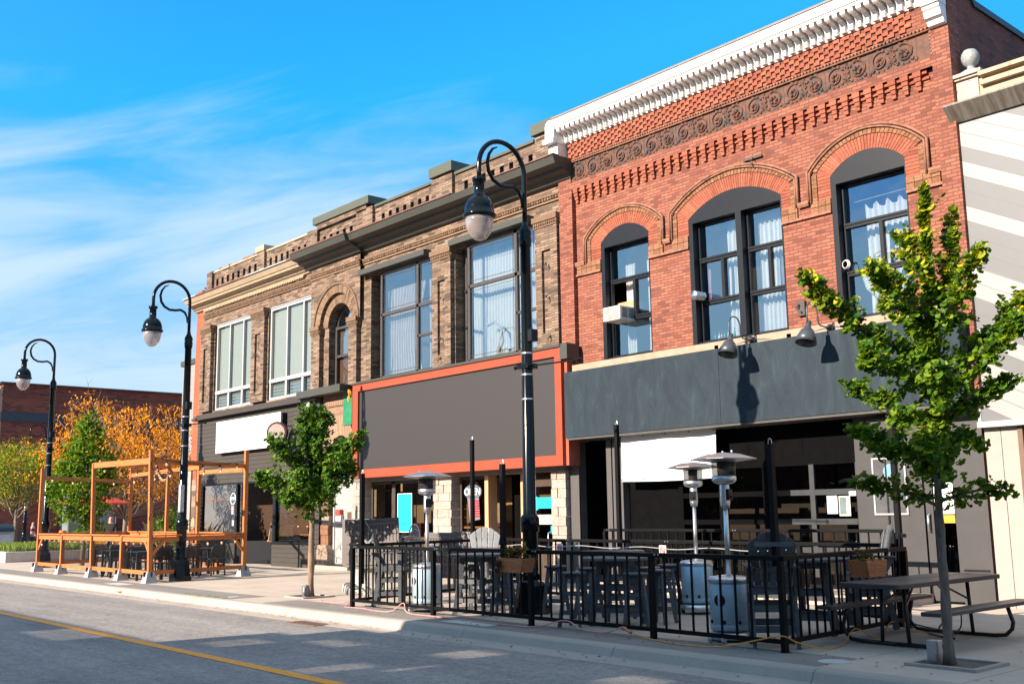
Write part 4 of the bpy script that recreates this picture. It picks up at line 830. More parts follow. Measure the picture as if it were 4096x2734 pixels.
# ------------------------------------------------------------------ white clad building on the right
wb = thing('clad_building', 'white building with diagonal grey and white boards and a ball finial', 'building', (-4, Y, 0))
m = NT('diagonal_boards'); sp = m.new('ShaderNodeSeparateXYZ'); m.link(m.pos(), sp.inputs[0])
u = m.math('ADD', sp.outputs[2], m.math('MULTIPLY', sp.outputs[0], .535)); wd = m.math('DIVIDE', m.math('ADD', u, -.836), .262)
f = m.math('FRACT', m.math('DIVIDE', wd, 17)); G1, W1 = (.12, .125, .132), (.27, .265, .26)
c = m.ramp(f, [(i/17, G1 if q == 'g' else W1) for i, q in enumerate('wwgggwggwgwwwgwgg')], True)
gv = m.math('LESS_THAN', m.math('FRACT', wd), .045); c = m.mix(gv, c, (.10, .10, .11)); c = m.mix(.12, c, m.ramp(m.noise(m.pos(), 2, 6, .7), [(.3, (.3, .3, .3)), (.7, (.7, .7, .7))]), 'OVERLAY')
m.link(c, m.p.inputs['Base Color']); m.p.inputs['Roughness'].default_value = .5; DIAG = m.m
MB().box(-7.90, 17.0, 2.95, 6, 17.3, 8.1).build('diagonal_board_wall', DIAG, wb); MB().box(-7.93, 16.98, 2.9, -7.88, 17.05, 8.1).box(-7.92, 16.90, 2.86, 6, 17.05, 2.95).build('edge_trim', WHITEF, wb)
m = NT('streaked_metal'); mp = m.new('ShaderNodeMapping'); mp.inputs['Scale'].default_value = (9, 1, .5); m.link(m.pos(), mp.inputs[0]); m.link(m.ramp(m.noise(mp.outputs[0], 1.2, 6, .7), [(.42, (.19, .175, .155)), (.6, (.10, .08, .06)), (.75, (.23, .215, .20))]), m.p.inputs['Base Color']); m.p.inputs['Roughness'].default_value = .5
MB().prism([(17.0, 8.06), (16.95, 8.06), (16.70, 8.30), (16.70, 8.33), (17.4, 8.36)], 'yz', -7.95, 6).build('coping', m.m, wb)
MB().box(-7.45, 17.05, 8.3, 6, 17.4, 8.75).box(-7.4, 16.95, 8.60, 6, 17.45, 8.68).box(-7.4, 16.9, 8.75, 6, 17.5, 8.82).build('parapet_rail', CREAM, wb)
PED = mat('rusty_white_pedestal', (.40, .34, .29), .75, var=.1, stain=((.30, .075, .02), 5, .57, .04))
mb = MB().box(-7.88, 16.98, 8.30, -7.40, 17.45, 8.44).box(-7.83, 17.02, 8.44, -7.45, 17.4, 8.80).box(-7.88, 16.97, 8.80, -7.40, 17.45, 8.84).box(-7.92, 16.93, 8.84, -7.36, 17.5, 8.90)
mb.build('pedestal', PED, wb); MB().lathe([(.22, 8.90), (.20, 8.95), (.12, 9.0), (.07, 9.02), (.06, 9.06), (.075, 9.08), (.12, 9.12), (.145, 9.19), (.15, 9.24), (.14, 9.30), (.10, 9.36), (.04, 9.385)], (-7.63, 17.2, 0), 24).build('ball_finial', mat('weathered_lead_paint', (.24, .26, .27), .7, var=.12, stain=((.36, .33, .28), 8, .52, .05)), wb, True)
BEI = mat('beige_panel', (.33, .29, .26), .7, var=.05)
mb = MB()
for a, b in ((-7.88, -7.62), (-7.61, -7.34)): mb.box(a, 17.05, 0, b, 17.2, 2.88)
mb.build('beige_panel', BEI, wb); MB().box(-7.34, 17.02, 0, -7.26, 17.2, 2.88).box(-7.3, 17.0, .95, -6.3, 17.15, 1.85).build('brown_window_frame', mat('brown_frame', (.13, .075, .05), .5), wb)
MB().box(-7.26, 17.1, 0, -3, 17.2, 2.88).build('mauve_panel', mat('mauve_panel', (.12, .06, .055), .6), wb)
MB().box(-7.25, 17.3, 0, 6, 30, 8.3).build('body', CHAR, wb); pane(-7.24, -6.36, 1.0, 1.8, 16.99, GLASS_DK, wb)
MB().box(-5.6, 19.5, 10.4, -5.2, 20, 11.4).build('chimney', ORB, wb)

# ------------------------------------------------------------------ far brick building and the grey block behind the row
fb = thing('far_building', 'long low brick building closing the street on the left', 'building', (-82, 30, 0))
MB().box(-86, 21.7, 0, -82, 60, 10.7).box(-86, 21.75, 10.7, -82.15, 60, 11.55).build('wall', FARB, fb)
MB().box(-86.2, 21.5, 11.55, -81.9, 60, 11.65).build('coping', DARKW, fb); MB().box(-82.06, 21.65, 8.75, -81.9, 60, 9.45).build('steel_band', mat('dark_blue_band', (.03, .04, .055), .5), fb)
MB().box(-82.1, 21.65, 10.6, -81.96, 60, 10.78).build('brick_course', DKRED, fb); MB().box(-82.05, 21.6, 0, -81.9, 60, .8).build('plinth', DARKW, fb)
MB().prism([(21.0, 0), (21.7, 0), (21.7, 11.3), (21.55, 11.3), (21.0, 9.8)], 'yz', -86, -82).build('pale_end_wall', mat('pale_end', (.36, .24, .17), .8), fb)
for y0, y1, z0, z1, cr in ((27.6, 29.2, 1.1, 3.6, 0), (35.4, 37.2, 1.2, 4.6, 0), (29.0, 30.6, 5.2, 6.6, 7.5), (35.6, 37.2, 5.2, 6.4, 7.3), (46, 47.5, 1, 4.0, 0)):
    A = arc(y0, y1, z1, cr, 10) if cr else [(y0, z1), (y1, z1)]
    w_ = MB().prism(A+[(y1, z0), (y0, z0)], 'yz', -82.02, -81.94).build('window', mat('blue_glass', (.09, .12, .14), .08), fb)
    MB().box(-81.94, y0, z0-.1, -81.88, y1, z0).box(-81.94, (y0+y1)/2-.04, z0, -81.9, (y0+y1)/2+.04, z1).build('window_frame', DARKW, w_)
MB().box(-84.5, 36.8, 11.65, -82.8, 39.6, 12.35).lathe([(.8, 12.35), (.85, 12.5), (.6, 12.52)], (-83.6, 38.2, 0), 16).build('rooftop_unit', GALV, fb)
lb = thing('glass_porch', 'glazed porch bay at the foot of the far brick building', 'porch', (-79, 27, 0)); MB().box(-81.9, 26.2, 0, -80, 29.6, 3.4).build('glass_wall', mat('hazy_glass', (.20, .26, .27), .15), lb)
mb = MB()
for y in (26.2, 27.3, 28.5, 29.6): mb.box(-80.02, y-.04, 0, -79.9, y+.04, 3.4)
mb.box(-81.9, 26.1, 3.4, -79.9, 29.7, 3.6).build('mullion', GALV, lb)
gb = thing('grey_building', 'grey metal clad block rising just behind the orange brick strip', 'building', (-52, 26, 0))
MB().box(-60.3, 26, 0, -46, 36, 10.6).build('wall', mat('grey_cladding', (.24, .24, .24), .6, stretch=(8, 8, 1)), gb); MB().box(-60.45, 25.9, 10.6, -45.9, 36.1, 10.9).build('coping', GREYMET, gb)

# ------------------------------------------------------------------ buildings across the street, behind the camera: they cast the shade on the road
ob = thing('opposite_building', 'low brick shop row on the near side of the street, behind the viewer', 'building', (-30, -5, 0))
def topz(y): return (y+5)*.463
z1 = topz(6.25)-.14
GAPS = [(-19.3, -17.55, 4.52, 4.95), (-15.9, -15.25, 5.25, 5.66), (-15.0, -14.05, 5.6, 6.0), (-12.62, -11.95, 5.86, 6.24), (-11.75, -11.2, 5.3, 5.7), (-12.5, -12.02, 4.95, 5.45), (-11.5, -10.8, 5.88, 6.1), (-9.65, -9.0, 5.8, 6.14)]  # openings added behind the viewer, to throw light patches on the shaded road
q = MB(); q.wall(-70, -16.4, 0, z1, -5, [(a, b, c, d, 0) for a, b, c, d in GAPS if b < -16.5], .2); ca = [g for g in GAPS if g[0] > -16]; up = [g for g in ca if g[2] > 5.75 and g[0] < -11.9 or g[2] == 5.25 or g[2] == 5.6]; up = [g for g in ca if g not in ((-12.5, -12.02, 4.95, 5.45), (-11.75, -11.2, 5.3, 5.7))]
up = [g for g in up if g[0] != -11.5]; lo = [g for g in ca if g[2] < 5.5 and g[0] > -13]; q.wall(-16.4, -8.5, 5.75, 6.3, -5, [], .2) if 0 else None
q.wall(-15.2, 2, 0, 4.9, -5, [], .2); q.wall(-15.2, 2, 4.9, 5.75, -5, [g[:4]+(0,) for g in lo], .2); q.wall(-13.6, 2, 5.75, 6.3, -5, [g[:4]+(0,) for g in ca if g[2] > 5.75], .2); q.wall(-14.9, 2, 6.3, 9.2, -5, [], .2)
q.box(-15.9, -5.15, 5.66, -15.2, -5, 6.4).box(-15.2, -5.15, 6.0, -13.6, -5, 6.4).box(-15.2, -5.15, 5.75, -15.0, -5, 6.0).box(-14.05, -5.15, 5.75, -13.6, -5, 6.0).box(-16.4, -5.15, 0, -15.2, -5, 5.25).box(-16.4, -5.15, 5.25, -15.9, -5, 5.9)
q.box(-70, -12, 0, -69.8, -5, z1).box(13.8, -12, 0, 14, -5, 8); q.build('wall', FARB, ob)
sl = MB()  # slats added across the openings, to dim the light patches
for i, (a, b, c, d) in enumerate(GAPS):
    z = c
    while z < d: sl.box(a, -5.05, z, b, -5.04, z+(.020 if i == 3 else .028)); z += .05
sl.build('light_patch_slats', DARKW, ob)
MB().box(-15.2, -5.15, 6.3, -14.9, -5, 8.6).box(-9.5, -5.2, 9.15, -8.9, -5, 9.9).box(-12, -5.2, 9.2, 2, -5, 9.35).box(2, -5.2, 0, 14, -5, 8.0).build('tall_block', FARB, ob)
mb = MB(); mb2 = MB()
for i in range(16):
    x = -60+i*4.4
    if x < -19.5 or -14 < x < 0:
        mb.box(x, -4.98, .8, x+2.6, -4.9, 2.9)
        if x > -15: mb.box(x, -4.98, 5.2, x+1.4, -4.9, 7.4)
mb.build('shop_windows', mat('dark_window', (.04, .05, .06), .08), ob)
# ------------------------------------------------------------------ street lamps
LPB = mat('glossy_black_lamp_paint', (.004, .006, .008), .16, .0, var=.1, spec=.25); LENS = NT('frosted_lens')
LENS.p.inputs['Base Color'].default_value = (.42, .37, .36, 1); LENS.p.inputs['Roughness'].default_value = .18; LENS.p.inputs['Transmission Weight'].default_value = .35
_t = LENS.new('ShaderNodeBsdfTransparent'); _x = LENS.new('ShaderNodeMixShader'); _x.inputs[0].default_value = .7; LENS.link(_t.outputs[0], _x.inputs[1]); LENS.link(LENS.p.outputs[0], _x.inputs[2]); LENS.link(_x.outputs[0], LENS.out.inputs[0]); LENS = LENS.m
def street_lamp(label):
    t = thing('street_lamp', label, 'street lamp', (0, 0, 0), 0, 'black gooseneck street lamps along the kerb')
    MB().lathe([(.30, 0), (.30, .10), (.27, .12), (.235, .44), (.20, .50), (.17, .53), (.165, .60)], n=8).build('base', LPB, t)
    MB().lathe([(.165, .58), (.155, .62), (.130, .64), (.125, 1.28), (.155, 1.30), (.155, 1.52), (.135, 1.55), (.110, 1.58), (.092, 4.6), (.085, 6.05), (.10, 6.08), (.11, 6.2), (.10, 6.25), (.11, 6.30), (.10, 6.36), (.055, 6.44), (.052, 6.5)], n=16).build('pole', LPB, t, True)
    P = [(0, 0, 6.4), (0, 0, 6.85)] + [(0, -.50+.50*math.cos(a*math.pi/16), 7.32+.50*math.sin(a*math.pi/16)) for a in range(17)] + [(0, -1.0, 7.2), (0, -1.0, 7.05)]
    MB().tube(P, .042, 10).build('arm', LPB, t, True)
    S = [(0, -.06, 6.74), (0, -.07, 6.90), (0, -.13, 7.02), (0, -.25, 7.08), (0, -.40, 7.05), (0, -.56, 7.05), (0, -.70, 7.12), (0, -.79, 7.24), (0, -.82, 7.40), (0, -.78, 7.55), (0, -.70, 7.66), (0, -.60, 7.71)]
    MB().tube(S, [.014, .026, .034, .034, .034, .034, .034, .034, .032, .028, .022, .012], 8).build('scroll', LPB, t, True)
    MB().lathe([(.06, 7.10), (.115, 7.09), (.115, 7.03), (.085, 7.02), (.09, 6.78), (.115, 6.77), (.165, 6.73), (.215, 6.66), (.245, 6.56), (.25, 6.47), (.275, 6.46), (.275, 6.42), (.245, 6.40)], (0, -1.0, 0), 24).build('lamp_housing', LPB, t, True)
    MB().lathe([(.235, 6.41), (.232, 6.34), (.215, 6.24), (.18, 6.14), (.12, 6.06), (.05, 6.02)], (0, -1.0, 0), 24).build('lens', LENS, t, True)
    MB().tube([(0.25, 0, 0), (0, 0, 0)], .01)
    b = MB().tube([(-.28, 0, 4.02), (1.25, -.03, 3.98)], .014, 6).ball((1.27, -.03, 3.98), .035, 8).ball((-.3, 0, 4.02), .035, 8).box(-.14, -.11, 3.97, .14, .11, 4.05).build('banner_arm', LPB, t)
    MB().box(.10, -.07, 4.42, .20, .07, 4.62).build('socket_box', BLK, t)
    MB().lathe([(.104, 4.22), (.104, 4.245)]).lathe([(.106, 3.86), (.106, 3.885)]).lathe([(.108, 3.45), (.108, 3.475)]).build('steel_band', GALV, t)
    return t
lp = street_lamp('tall black street lamp standing inside the black fenced patio, nearest of its row')
lp.location = (-12.92, 11.55, 0); proto(lp)
l2 = dup(lp, (-26.5, 11.55, 0), 0, 'tall black street lamp at the right front of the timber patio')
l3 = dup(lp, (-38.06, 11.7, 0), 0, 'tall black street lamp at the left end of the timber patio')
l4 = dup(lp, (-72.5, 21.0, -.02), R(180), 'small distant black street lamp behind the green and yellow tree by the far brick building')
one(MB().box(-26.47, 11.42, 1.75, -26.36, 11.52, 2.45), 'torn_poster', mat('torn_paper', (.45, .47, .50), .6, var=.5, scale=14), 'torn posters and tape stuck on the middle street lamp pole', 'poster')

# ------------------------------------------------------------------ black patio fence
RAILM = mat('black_powder_coat', (.0045, .0048, .0055), .5, .0, spec=.15, var=.15, scale=8)
def rail_panel(a, b, name_label, top=1.07, posts=(True, True), n=None, tag_=True, group='black railing panels of the front patio', base=.12, foot=0.0, post=.065):
    a = Vector(a); b = Vector(b); d = (b-a); L = d.length; d.normalize()
    t = thing('railing_panel', name_label, 'railing', (a.x, a.y, 0), 0, group)
    u = Vector((0, 0, 1)); q = MB().bar(a+u*(top-.025), b+u*(top-.025), .085, .055); bev(q.build('top_rail', RAILM, t), .006)
    MB().bar(a+u*base, b+u*base, .045, .05).build('bottom_rail', RAILM, t)
    n = n or round(L/.215)
    m_ = MB()
    for i in range(1, n):
        p = a+d*(L*i/n); m_.bar(p+u*base, p+u*(top-.05), .022, .022, up=(d.x, d.y, 0))
    m_.build('balusters', RAILM, t)
    for on, p in zip(posts, (a, b)):
        if on: MB().bar(p+u*foot, p+u*(top-.05), post, post, up=(d.x, d.y, 0)).box(p.x-.045, p.y-.045, foot, p.x+.045, p.y+.045, foot+.008).build('post', RAILM, t)
    MB().ball((a+d*.1+u*(top-.02)+Vector((0, -.045, 0))), .012, 6).ball((a+d*.16+u*(top-.02)+Vector((0, -.045, 0))), .012, 6).build('bolt', GALV, t)
    return t
FX = [-16.25, -13.85, -11.5, -9.18, -7.22]; FYY = 10.28
names = ['leftmost front railing panel, in front of the silver heater', 'front railing panel between the silver heater and the left planter box', 'front railing panel right of the left planter box, before the stools', 'front railing panel before the two blue reflecting heaters, at the corner']
for i in range(4): rail_panel((FX[i], FYY, 0), (FX[i+1], FYY, 0), names[i], posts=(True, i == 3))
rail_panel((FX[4], FYY, 0), (-7.48, 13.5, 0), 'side railing panel running back beside the picnic table', posts=(False, True), n=17)
rail_panel((-7.62, 13.55, 0), (-9.2, 13.6, 0), 'short rear railing panel behind the right blue slatted chair', 1.11, (True, True))
rail_panel((FX[0], FYY, 0), (-16.95, 13.6, 0), 'left side railing panel running back beside the folded tables', 1.09, (False, True), n=17)
rail_panel((-16.95, 13.62, 0), (-14.3, 13.62, 0), 'rear railing panel behind the pale grey slatted chair', 1.11, (False, True))
rail_panel((-14.3, 13.62, 0), (-11.9, 13.62, 0), 'rear railing panel behind the round tables', 1.11, (False, True))
rail_panel((-11.9, 13.62, 0), (-9.2, 13.62, 0), 'rear railing panel behind the blue reflecting heaters', 1.11, (False, False))
struct(MB().box(-15.8, 15.75, 0, -9.0, 17.1, .16), 'entrance_ramp', CONC)
RGY = 'railing panels of the entrance ramp'
rail_panel((-15.4, 15.85, 0), (-12.2, 15.85, 0), 'ramp railing panel below the white banner', 1.25, (True, True), None, True, RGY, .30, .16)
rail_panel((-12.2, 15.85, 0), (-8.95, 15.85, 0), 'ramp railing panel before the glazed garage door', 1.25, (False, True), None, True, RGY, .30, .16)
# tall sleeve poles bolted to the rails
def pole(x, y, z0, z1, label):
    t = thing('awning_pole', label, 'pole', (x, y, z0), 0, 'tall square poles bolted to the patio railings')
    MB().box(x-.035, y-.035, z0, x+.035, y+.035, z1).build('post', RAILM, t)
    MB().tube([(x-.025, y, z1)]+[(x-.025*math.cos(a*.52), y, z1+.02+.045*math.sin(a*.52)) for a in range(7)]+[(x+.025, y, z1)], .006, 5).build('ring', GALV, t)
pole(-16.12, 10.38, .4, 2.34, 'leftmost tall black pole rising from the front left railing corner')
pole(-12.22, 10.38, .75, 2.34, 'tall black pole on the front railing left of the nearest street lamp')
pole(-7.36, 10.40, .95, 2.36, 'tall black pole at the front right railing corner')
pole(-17.12, 13.72, .5, 3.12, 'tall black pole on the rear railing before the shop window with the open sign')
pole(-12.99, 13.74, .5, 3.14, 'tall black pole on the rear railing left of the white banner')
pole(-7.60, 13.62, .5, 3.15, 'tall black pole at the right rear of the patio beside the ginkgo tree')

# ------------------------------------------------------------------ patio heaters
STEEL = NT('brushed_steel'); STEEL.p.inputs['Metallic'].default_value = 1; STEEL.p.inputs['Roughness'].default_value = .38
_n = STEEL.noise(STEEL.obj(), 7, 3); STEEL.link(STEEL.ramp(_n, [(.3, (.60, .61, .62)), (.7, (.74, .75, .76))]), STEEL.p.inputs['Base Color']); STEEL = STEEL.m
TANK = mat('sky_tinted_stainless', (.40, .52, .60), .36, .25, var=.06, scale=2)  # base colour tinted blue, standing in for the sky the steel reflects
MESHM = NT('burner_mesh'); MESHM.p.inputs['Base Color'].default_value = (.10, .09, .09, 1); MESHM.p.inputs['Metallic'].default_value = .6; MESHM.p.inputs['Roughness'].default_value = .4
_t = MESHM.new('ShaderNodeBsdfTransparent'); _x = MESHM.new('ShaderNodeMixShader'); _x.inputs[0].default_value = .62; MESHM.link(_t.outputs[0], _x.inputs[1]); MESHM.link(MESHM.p.outputs[0], _x.inputs[2]); MESHM.link(_x.outputs[0], MESHM.out.inputs[0]); MESHM = MESHM.m
def heater(label):
    t = thing('patio_heater', label, 'patio heater', (0, 0, 0), 0, 'steel mushroom patio heaters')
    MB().lathe([(.27, .03), (.28, .05), (.27, .09), (.21, .13), (.19, .13)], n=28).build('base', STEEL, t, True)
    MB().lathe([(.245, .135), (.25, .14), (.25, .20), (.247, .205), (.25, .21), (.25, .71), (.24, .72)], n=32).build('tank_housing', TANK, t, True)
    MB().lathe([(.255, .70), (.258, .75), (.24, .775), (.12, .79), (.05, .80)], n=32).build('tank_lid', STEEL, t, True)
    mb = MB()
    for a in range(8): an = a*math.pi/4+.2; mb.ball((.249*math.cos(an), .249*math.sin(an), .24), .026, 8, (abs(math.sin(an))*.8+.25, abs(math.cos(an))*.8+.25, 1))
    mb.build('vent_hole', BLK, t)
    MB().lathe([(.075, 0), (.075, .006)], (.0, -.2475, .50), 20, 'y').build('hand_hole', BLK, t)
    MB().lathe([(.03, .78), (.03, 1.66)], n=12).build('pole', STEEL, t, True); MB().lathe([(.05, 1.62), (.06, 1.66), (.065, 1.70), (.06, 1.90), (.05, 1.95)], n=16).build('neck', STEEL, t, True)
    MB().box(.045, -.05, 1.72, .085, .05, 1.86).ball((.09, 0, 1.76), .018, 6).build('control', BLK, t)
    MB().lathe([(.06, 1.92), (.13, 1.94), (.155, 1.97), (.155, 2.02), (.14, 2.03)], n=20).build('burner', STEEL, t, True)
    MB().lathe([(.148, 2.03), (.155, 2.20)], n=24).build('burner_screen', MESHM, t, True); MB().lathe([(.07, 2.02), (.075, 2.2)], n=14).build('emitter', DARKW, t)
    MB().lathe([(.16, 2.20), (.20, 2.205), (.42, 2.235), (.42, 2.24), (.22, 2.30), (.0, 2.325)], n=12).build('reflector', STEEL, t)
    mb = MB()
    for a in range(3): mb.ball((.13*math.cos(a*2.1), .13*math.sin(a*2.1), 2.335), .016, 6)
    mb.build('wing_nut', GALV, t)
    for s in (-.09, .09): MB().lathe([(.035, -.02), (.04, 0), (.035, .02)], (s, -.34, .04), 12, 'x').build('wheel', WHITEF, t)
    MB().bar((-.1, -.34, .045), (.1, -.34, .045), .015, .015).bar((0, -.24, .06), (0, -.34, .05), .05, .02).build('axle', GALV, t)
    return t
h = heater('sunlit silver patio heater near the left end of the front railing'); h.location = (-14.62, 10.72, 0); h.rotation_euler = (0, 0, R(-12)); proto(h)
dup(h, (-10.88, 13.25, .04), R(-58), 'rear patio heater of the two blue reflecting ones'); dup(h, (-8.38, 10.82, 0), R(8), 'front patio heater of the two blue reflecting ones, near the railing corner')

# ------------------------------------------------------------------ bar stools, round tables, slatted chairs
GRP = mat('grey_recycled_plastic', (.085, .090, .10), .55, var=.25, scale=5, stretch=(1, 1, 6), bump=.15); GRL = mat('pale_grey_plastic', (.22, .23, .24), .5, var=.15, scale=5)
def stool(label, H=.76):
    t = thing('bar_stool', label, 'bar stool', (0, 0, 0), 0, 'round topped bar stools around the patio tables')
    bev(MB().lathe([(.17, H-.035), (.18, H-.025), (.18, H-.008), (.17, H)], n=24).build('seat', GRP, t), .003)
    for i in range(4):
        a = math.pi/4+i*math.pi/2; c, s = math.cos(a), math.sin(a); MB().bar((.12*c, .12*s, H-.035), (.235*c, .235*s, 0), .055, .03, up=(-s, c, 0)).build('leg', GRP, t)
    for z, r_ in ((.20, .205), (.46, .165), (H-.07, .13)):
        mb = MB(); k = r_*.707
        for p, q in (((-k, -k), (k, -k)), ((k, -k), (k, k)), ((k, k), (-k, k)), ((-k, k), (-k, -k))): mb.bar((p[0], p[1], z), (q[0], q[1], z), .022, .045)
        mb.build('stretcher', GRP, t)
    return t
st = stool('front left dark grey bar stool of the shaded middle table, close to the railing'); st.location = (-10.95, 10.62, 0); st.rotation_euler = (0, 0, .3); proto(st)
for (x, y), rz, lb in (((-10.12, 11.0), .7, 'front right dark grey bar stool of the shaded middle table'), ((-10.35, 11.75), .2, 'dark grey bar stool behind the front right stool of the middle table'),
        ((-12.55, 11.75), .5, 'dark grey bar stool between the nearest street lamp and the middle tables'), ((-10.95, 12.2), .1, 'dark grey bar stool tucked under the back of the middle table'), ((-11.25, 13.0), .4, 'rear dark grey bar stool in front of the rear railing, right of the back table'),
        ((-13.02, 11.05), .6, 'dark grey bar stool left of the left planter box'), ((-14.05, 11.2), .2, 'half sunlit bar stool left of the left round table'), ((-13.75, 11.85), .9, 'sunlit bar stool behind the left round table'), ((-14.95, 12.5), .3, 'sunlit bar stool beside the stacked metal chairs'), ((-11.65, 11.6), .3, 'dark grey bar stool between the two middle tables'), ((-12.6, 13.0), .15, 'dark grey bar stool behind the back table')):
    dup(st, (x, y, 0), rz, lb)
def rtable(label, H=.95, rad=.52):
    t = thing('round_table', label, 'table', (0, 0, 0), 0, 'round grey patio tables')
    mb = MB().lathe([(rad-.015, H-.04), (rad, H-.035), (rad, H-.005), (rad-.015, H)], n=36); mb.build('tabletop', GRP, t)
    MB().box(-.006, -rad+.01, H-.001, .006, rad-.01, H+.002).lathe([(.025, H), (.025, H+.003)], n=12).build('joint', BLK, t)
    for i in range(4):
        a = math.pi/4+i*math.pi/2; c, s = math.cos(a), math.sin(a); MB().bar((.26*c, .26*s, H-.04), (.40*c, .40*s, 0), .08, .035, up=(-s, c, 0)).build('leg', GRP, t)
    for z, r_ in ((.22, .365), (.52, .33), (H-.09, .28)):
        mb = MB(); k = r_*.707
        for p, q in (((-k, -k), (k, -k)), ((k, -k), (k, k)), ((k, k), (-k, k)), ((-k, k), (-k, -k))): mb.bar((p[0], p[1], z), (q[0], q[1], z), .025, .07)
        mb.build('stretcher', GRP, t)
    return t
tb = rtable('shaded round table in the middle of the patio, ringed by stools'); tb.location = (-10.72, 11.25, 0); tb.rotation_euler = (0, 0, .35); proto(tb)
dup(tb, (-11.95, 12.45, .03), .1, 'further round table behind the shaded middle one'); dup(tb, (-13.55, 10.98, 0), .25, 'half sunlit round table left of the nearest street lamp'); dup(tb, (-14.9, 12.1, .03), .5, 'far left round table near the stacked chairs'); dup(tb, (-7.95, 11.95, .02), .5, 'round table at the right end between two tall slatted chairs')
def adirondack(label, M_, H=.70):
    t = thing('slatted_chair', label, 'chair', (0, 0, 0), 0, 'tall slatted fan back bar chairs'); tl = Matrix.Rotation(R(12), 3, 'X')
    nb = 5; mb = MB()                                          # faces -y; the back stands at +y
    for i in range(nb):
        u = (i-2)/2; w0, w1 = .070, .106; x0, x1 = u*.155, u*.235; zt = .66-.09*u*u; y0 = .0
        for s in (0,):
            pts = [(x0-w0/2, -.04), (x0+w0/2, -.04), (x1+w1/2, .66-.10*((x1+w1/2)/.235)**2), (x1, .665-.10*(x1/.235)**2), (x1-w1/2, .66-.10*((x1-w1/2)/.235)**2)]
            o_ = len(mb.v); mb.prism(pts, 'xz', -.011+.03*u*u*-1, .011+.03*u*u*-1)
    mb.v = [tuple(tl @ Vector(v)+Vector((0, .22, H))) if 1 else v for v in mb.v]
    # lean the back away from the seat
    mb.v = [(x, y+(z-H)*.45, z) for x, y, z in mb.v]; bev(mb.build('back_slats', M_, t), .008)
    MB().bar((-.20, .30, H+.20), (.20, .30, H+.20), .03, .05).build('back_rail', M_, t); MB().bar((-.22, .50, H+.50), (.22, .50, H+.50), .025, .05).build('back_rail', M_, t)
    mb = MB()
    for i in range(5): mb.cbox((0, -.20+i*.10, H+.01-.02*abs(i-2)*0), (.44, .085, .022))
    mb.build('seat', M_, t)
    for sx in (-.25, .25):
        bev(MB().prism([(-.25, H+.26), (.34, H+.24), (.34, H+.215), (-.25, H+.235)], 'yz', sx-.055, sx+.055).build('armrest', M_, t), .01)
        MB().bar((sx, -.18, 0), (sx, -.18, H+.24), .04, .08, up=(0, 1, 0)).build('leg', M_, t); MB().bar((sx, .30, 0), (sx, .16, H+.0), .04, .08, up=(0, 1, 0)).bar((sx, .16, H-.02), (sx, .30, H+.23), .04, .07, up=(0, 1, 0)).build('leg', M_, t)
        MB().bar((sx, -.24, H-.03), (sx, .28, H-.05), .03, .09).bar((sx, -.18, .22), (sx, .26, .22), .03, .07).bar((sx, -.18, .45), (sx, .24, .45), .03, .07).build('side_rail', M_, t)
    for z, y in ((.26, -.18), (.48, -.18), (.22, .26), (.45, .22), (H-.05, -.24), (H-.05, .2)): MB().bar((-.25, y, z), (.25, y, z), .03, .08).build('stretcher', M_, t)
    return t
ad = adirondack('tall slatted chair seen from behind at the front right railing corner', GRP); ad.location = (-7.68, 10.72, 0); ad.rotation_euler = (0, 0, R(222-360)); proto(ad)
dup(ad, (-7.75, 12.95, .03), R(-48), 'tall slatted chair near the right rear pole, beside the right planter box'); dup(ad, (-16.0, 10.95, 0), R(139), 'tall slatted chair in side view near the front left railing corner'); ad2 = adirondack('sunlit pale grey tall slatted chair behind the left round table', GRL); ad2.location = (-15.18, 12.42, 0); ad2.rotation_euler = (0, 0, R(46))

# ------------------------------------------------------------------ folded tables and stacked metal chairs
WG = mat('warm_grey_plastic', (.125, .11, .108), .55, var=.12, scale=2); FR = mat('silver_tube', (.50, .51, .52), .35, .5)
def folded(label, x, y, lean=.0, grp='folded square tables standing on edge'):
    t = thing('folded_table', label, 'folded table', (0, 0, 0), 0, grp)
    bev(MB().box(-.62, -.018, .0, .62, .018, .98).build('tabletop', WG, t), .006); mb = MB()
    for i in range(14): mb.box(-.55+i*.082, -.030, .06, -.50+i*.082, -.018, .92)
    for z in (.10, .30, .50, .70, .88): mb.box(-.58, -.045, z-.03, .58, -.028, z+.03)
    mb.build('slat_rack', WG, t); mb = MB()
    for z in (.3, .5, .7): 
        for i in range(6): mb.ball((-.5+i*.2, -.05, z), .010, 5)
    mb.build('screw', GALV, t)
    for sx in (-.3, .22): MB().bar((sx, .06, -.52), (sx, .02, .1), .07, .04, up=(0, 1, 0)).build('leg', FR, t)
    MB().tube([(-.34, -.30, -.54), (-.34, -.28, -.40), (-.34, -.2, -.38), (-.34, .2, -.38), (-.34, .28, -.40), (-.34, .3, -.54)], .022, 8).build('foot', FR, t)
    MB().tube([(-.1, -.06, .55), (-.04, -.08, .8), (-.15, -.05, .95), (-.3, -.04, .98)], .007, 5).build('cable', WHITEF, t)
    MB().bar((-.35, -.08, .75), (.0, -.2, .5), .05, .03).bar((0, -.2, .5), (.18, -.12, .72), .04, .03).build('folding_strut', FR, t); return t
f1 = folded('frontmost folded square table standing on its edge beside the patio', 0, 0); f1.location = (-18.15, 12.0, .54); f1.rotation_euler = (0, R(-3), R(22)); proto(f1)
dup(f1, (-18.65, 12.2, .53), R(22), 'second folded table from the front beside the patio'); dup(f1, (-19.05, 12.4, .53), R(20), 'third folded table from the front beside the patio'); dup(f1, (-19.45, 12.6, .54), R(18), 'rearmost folded table, its slat ends showing as white teeth')
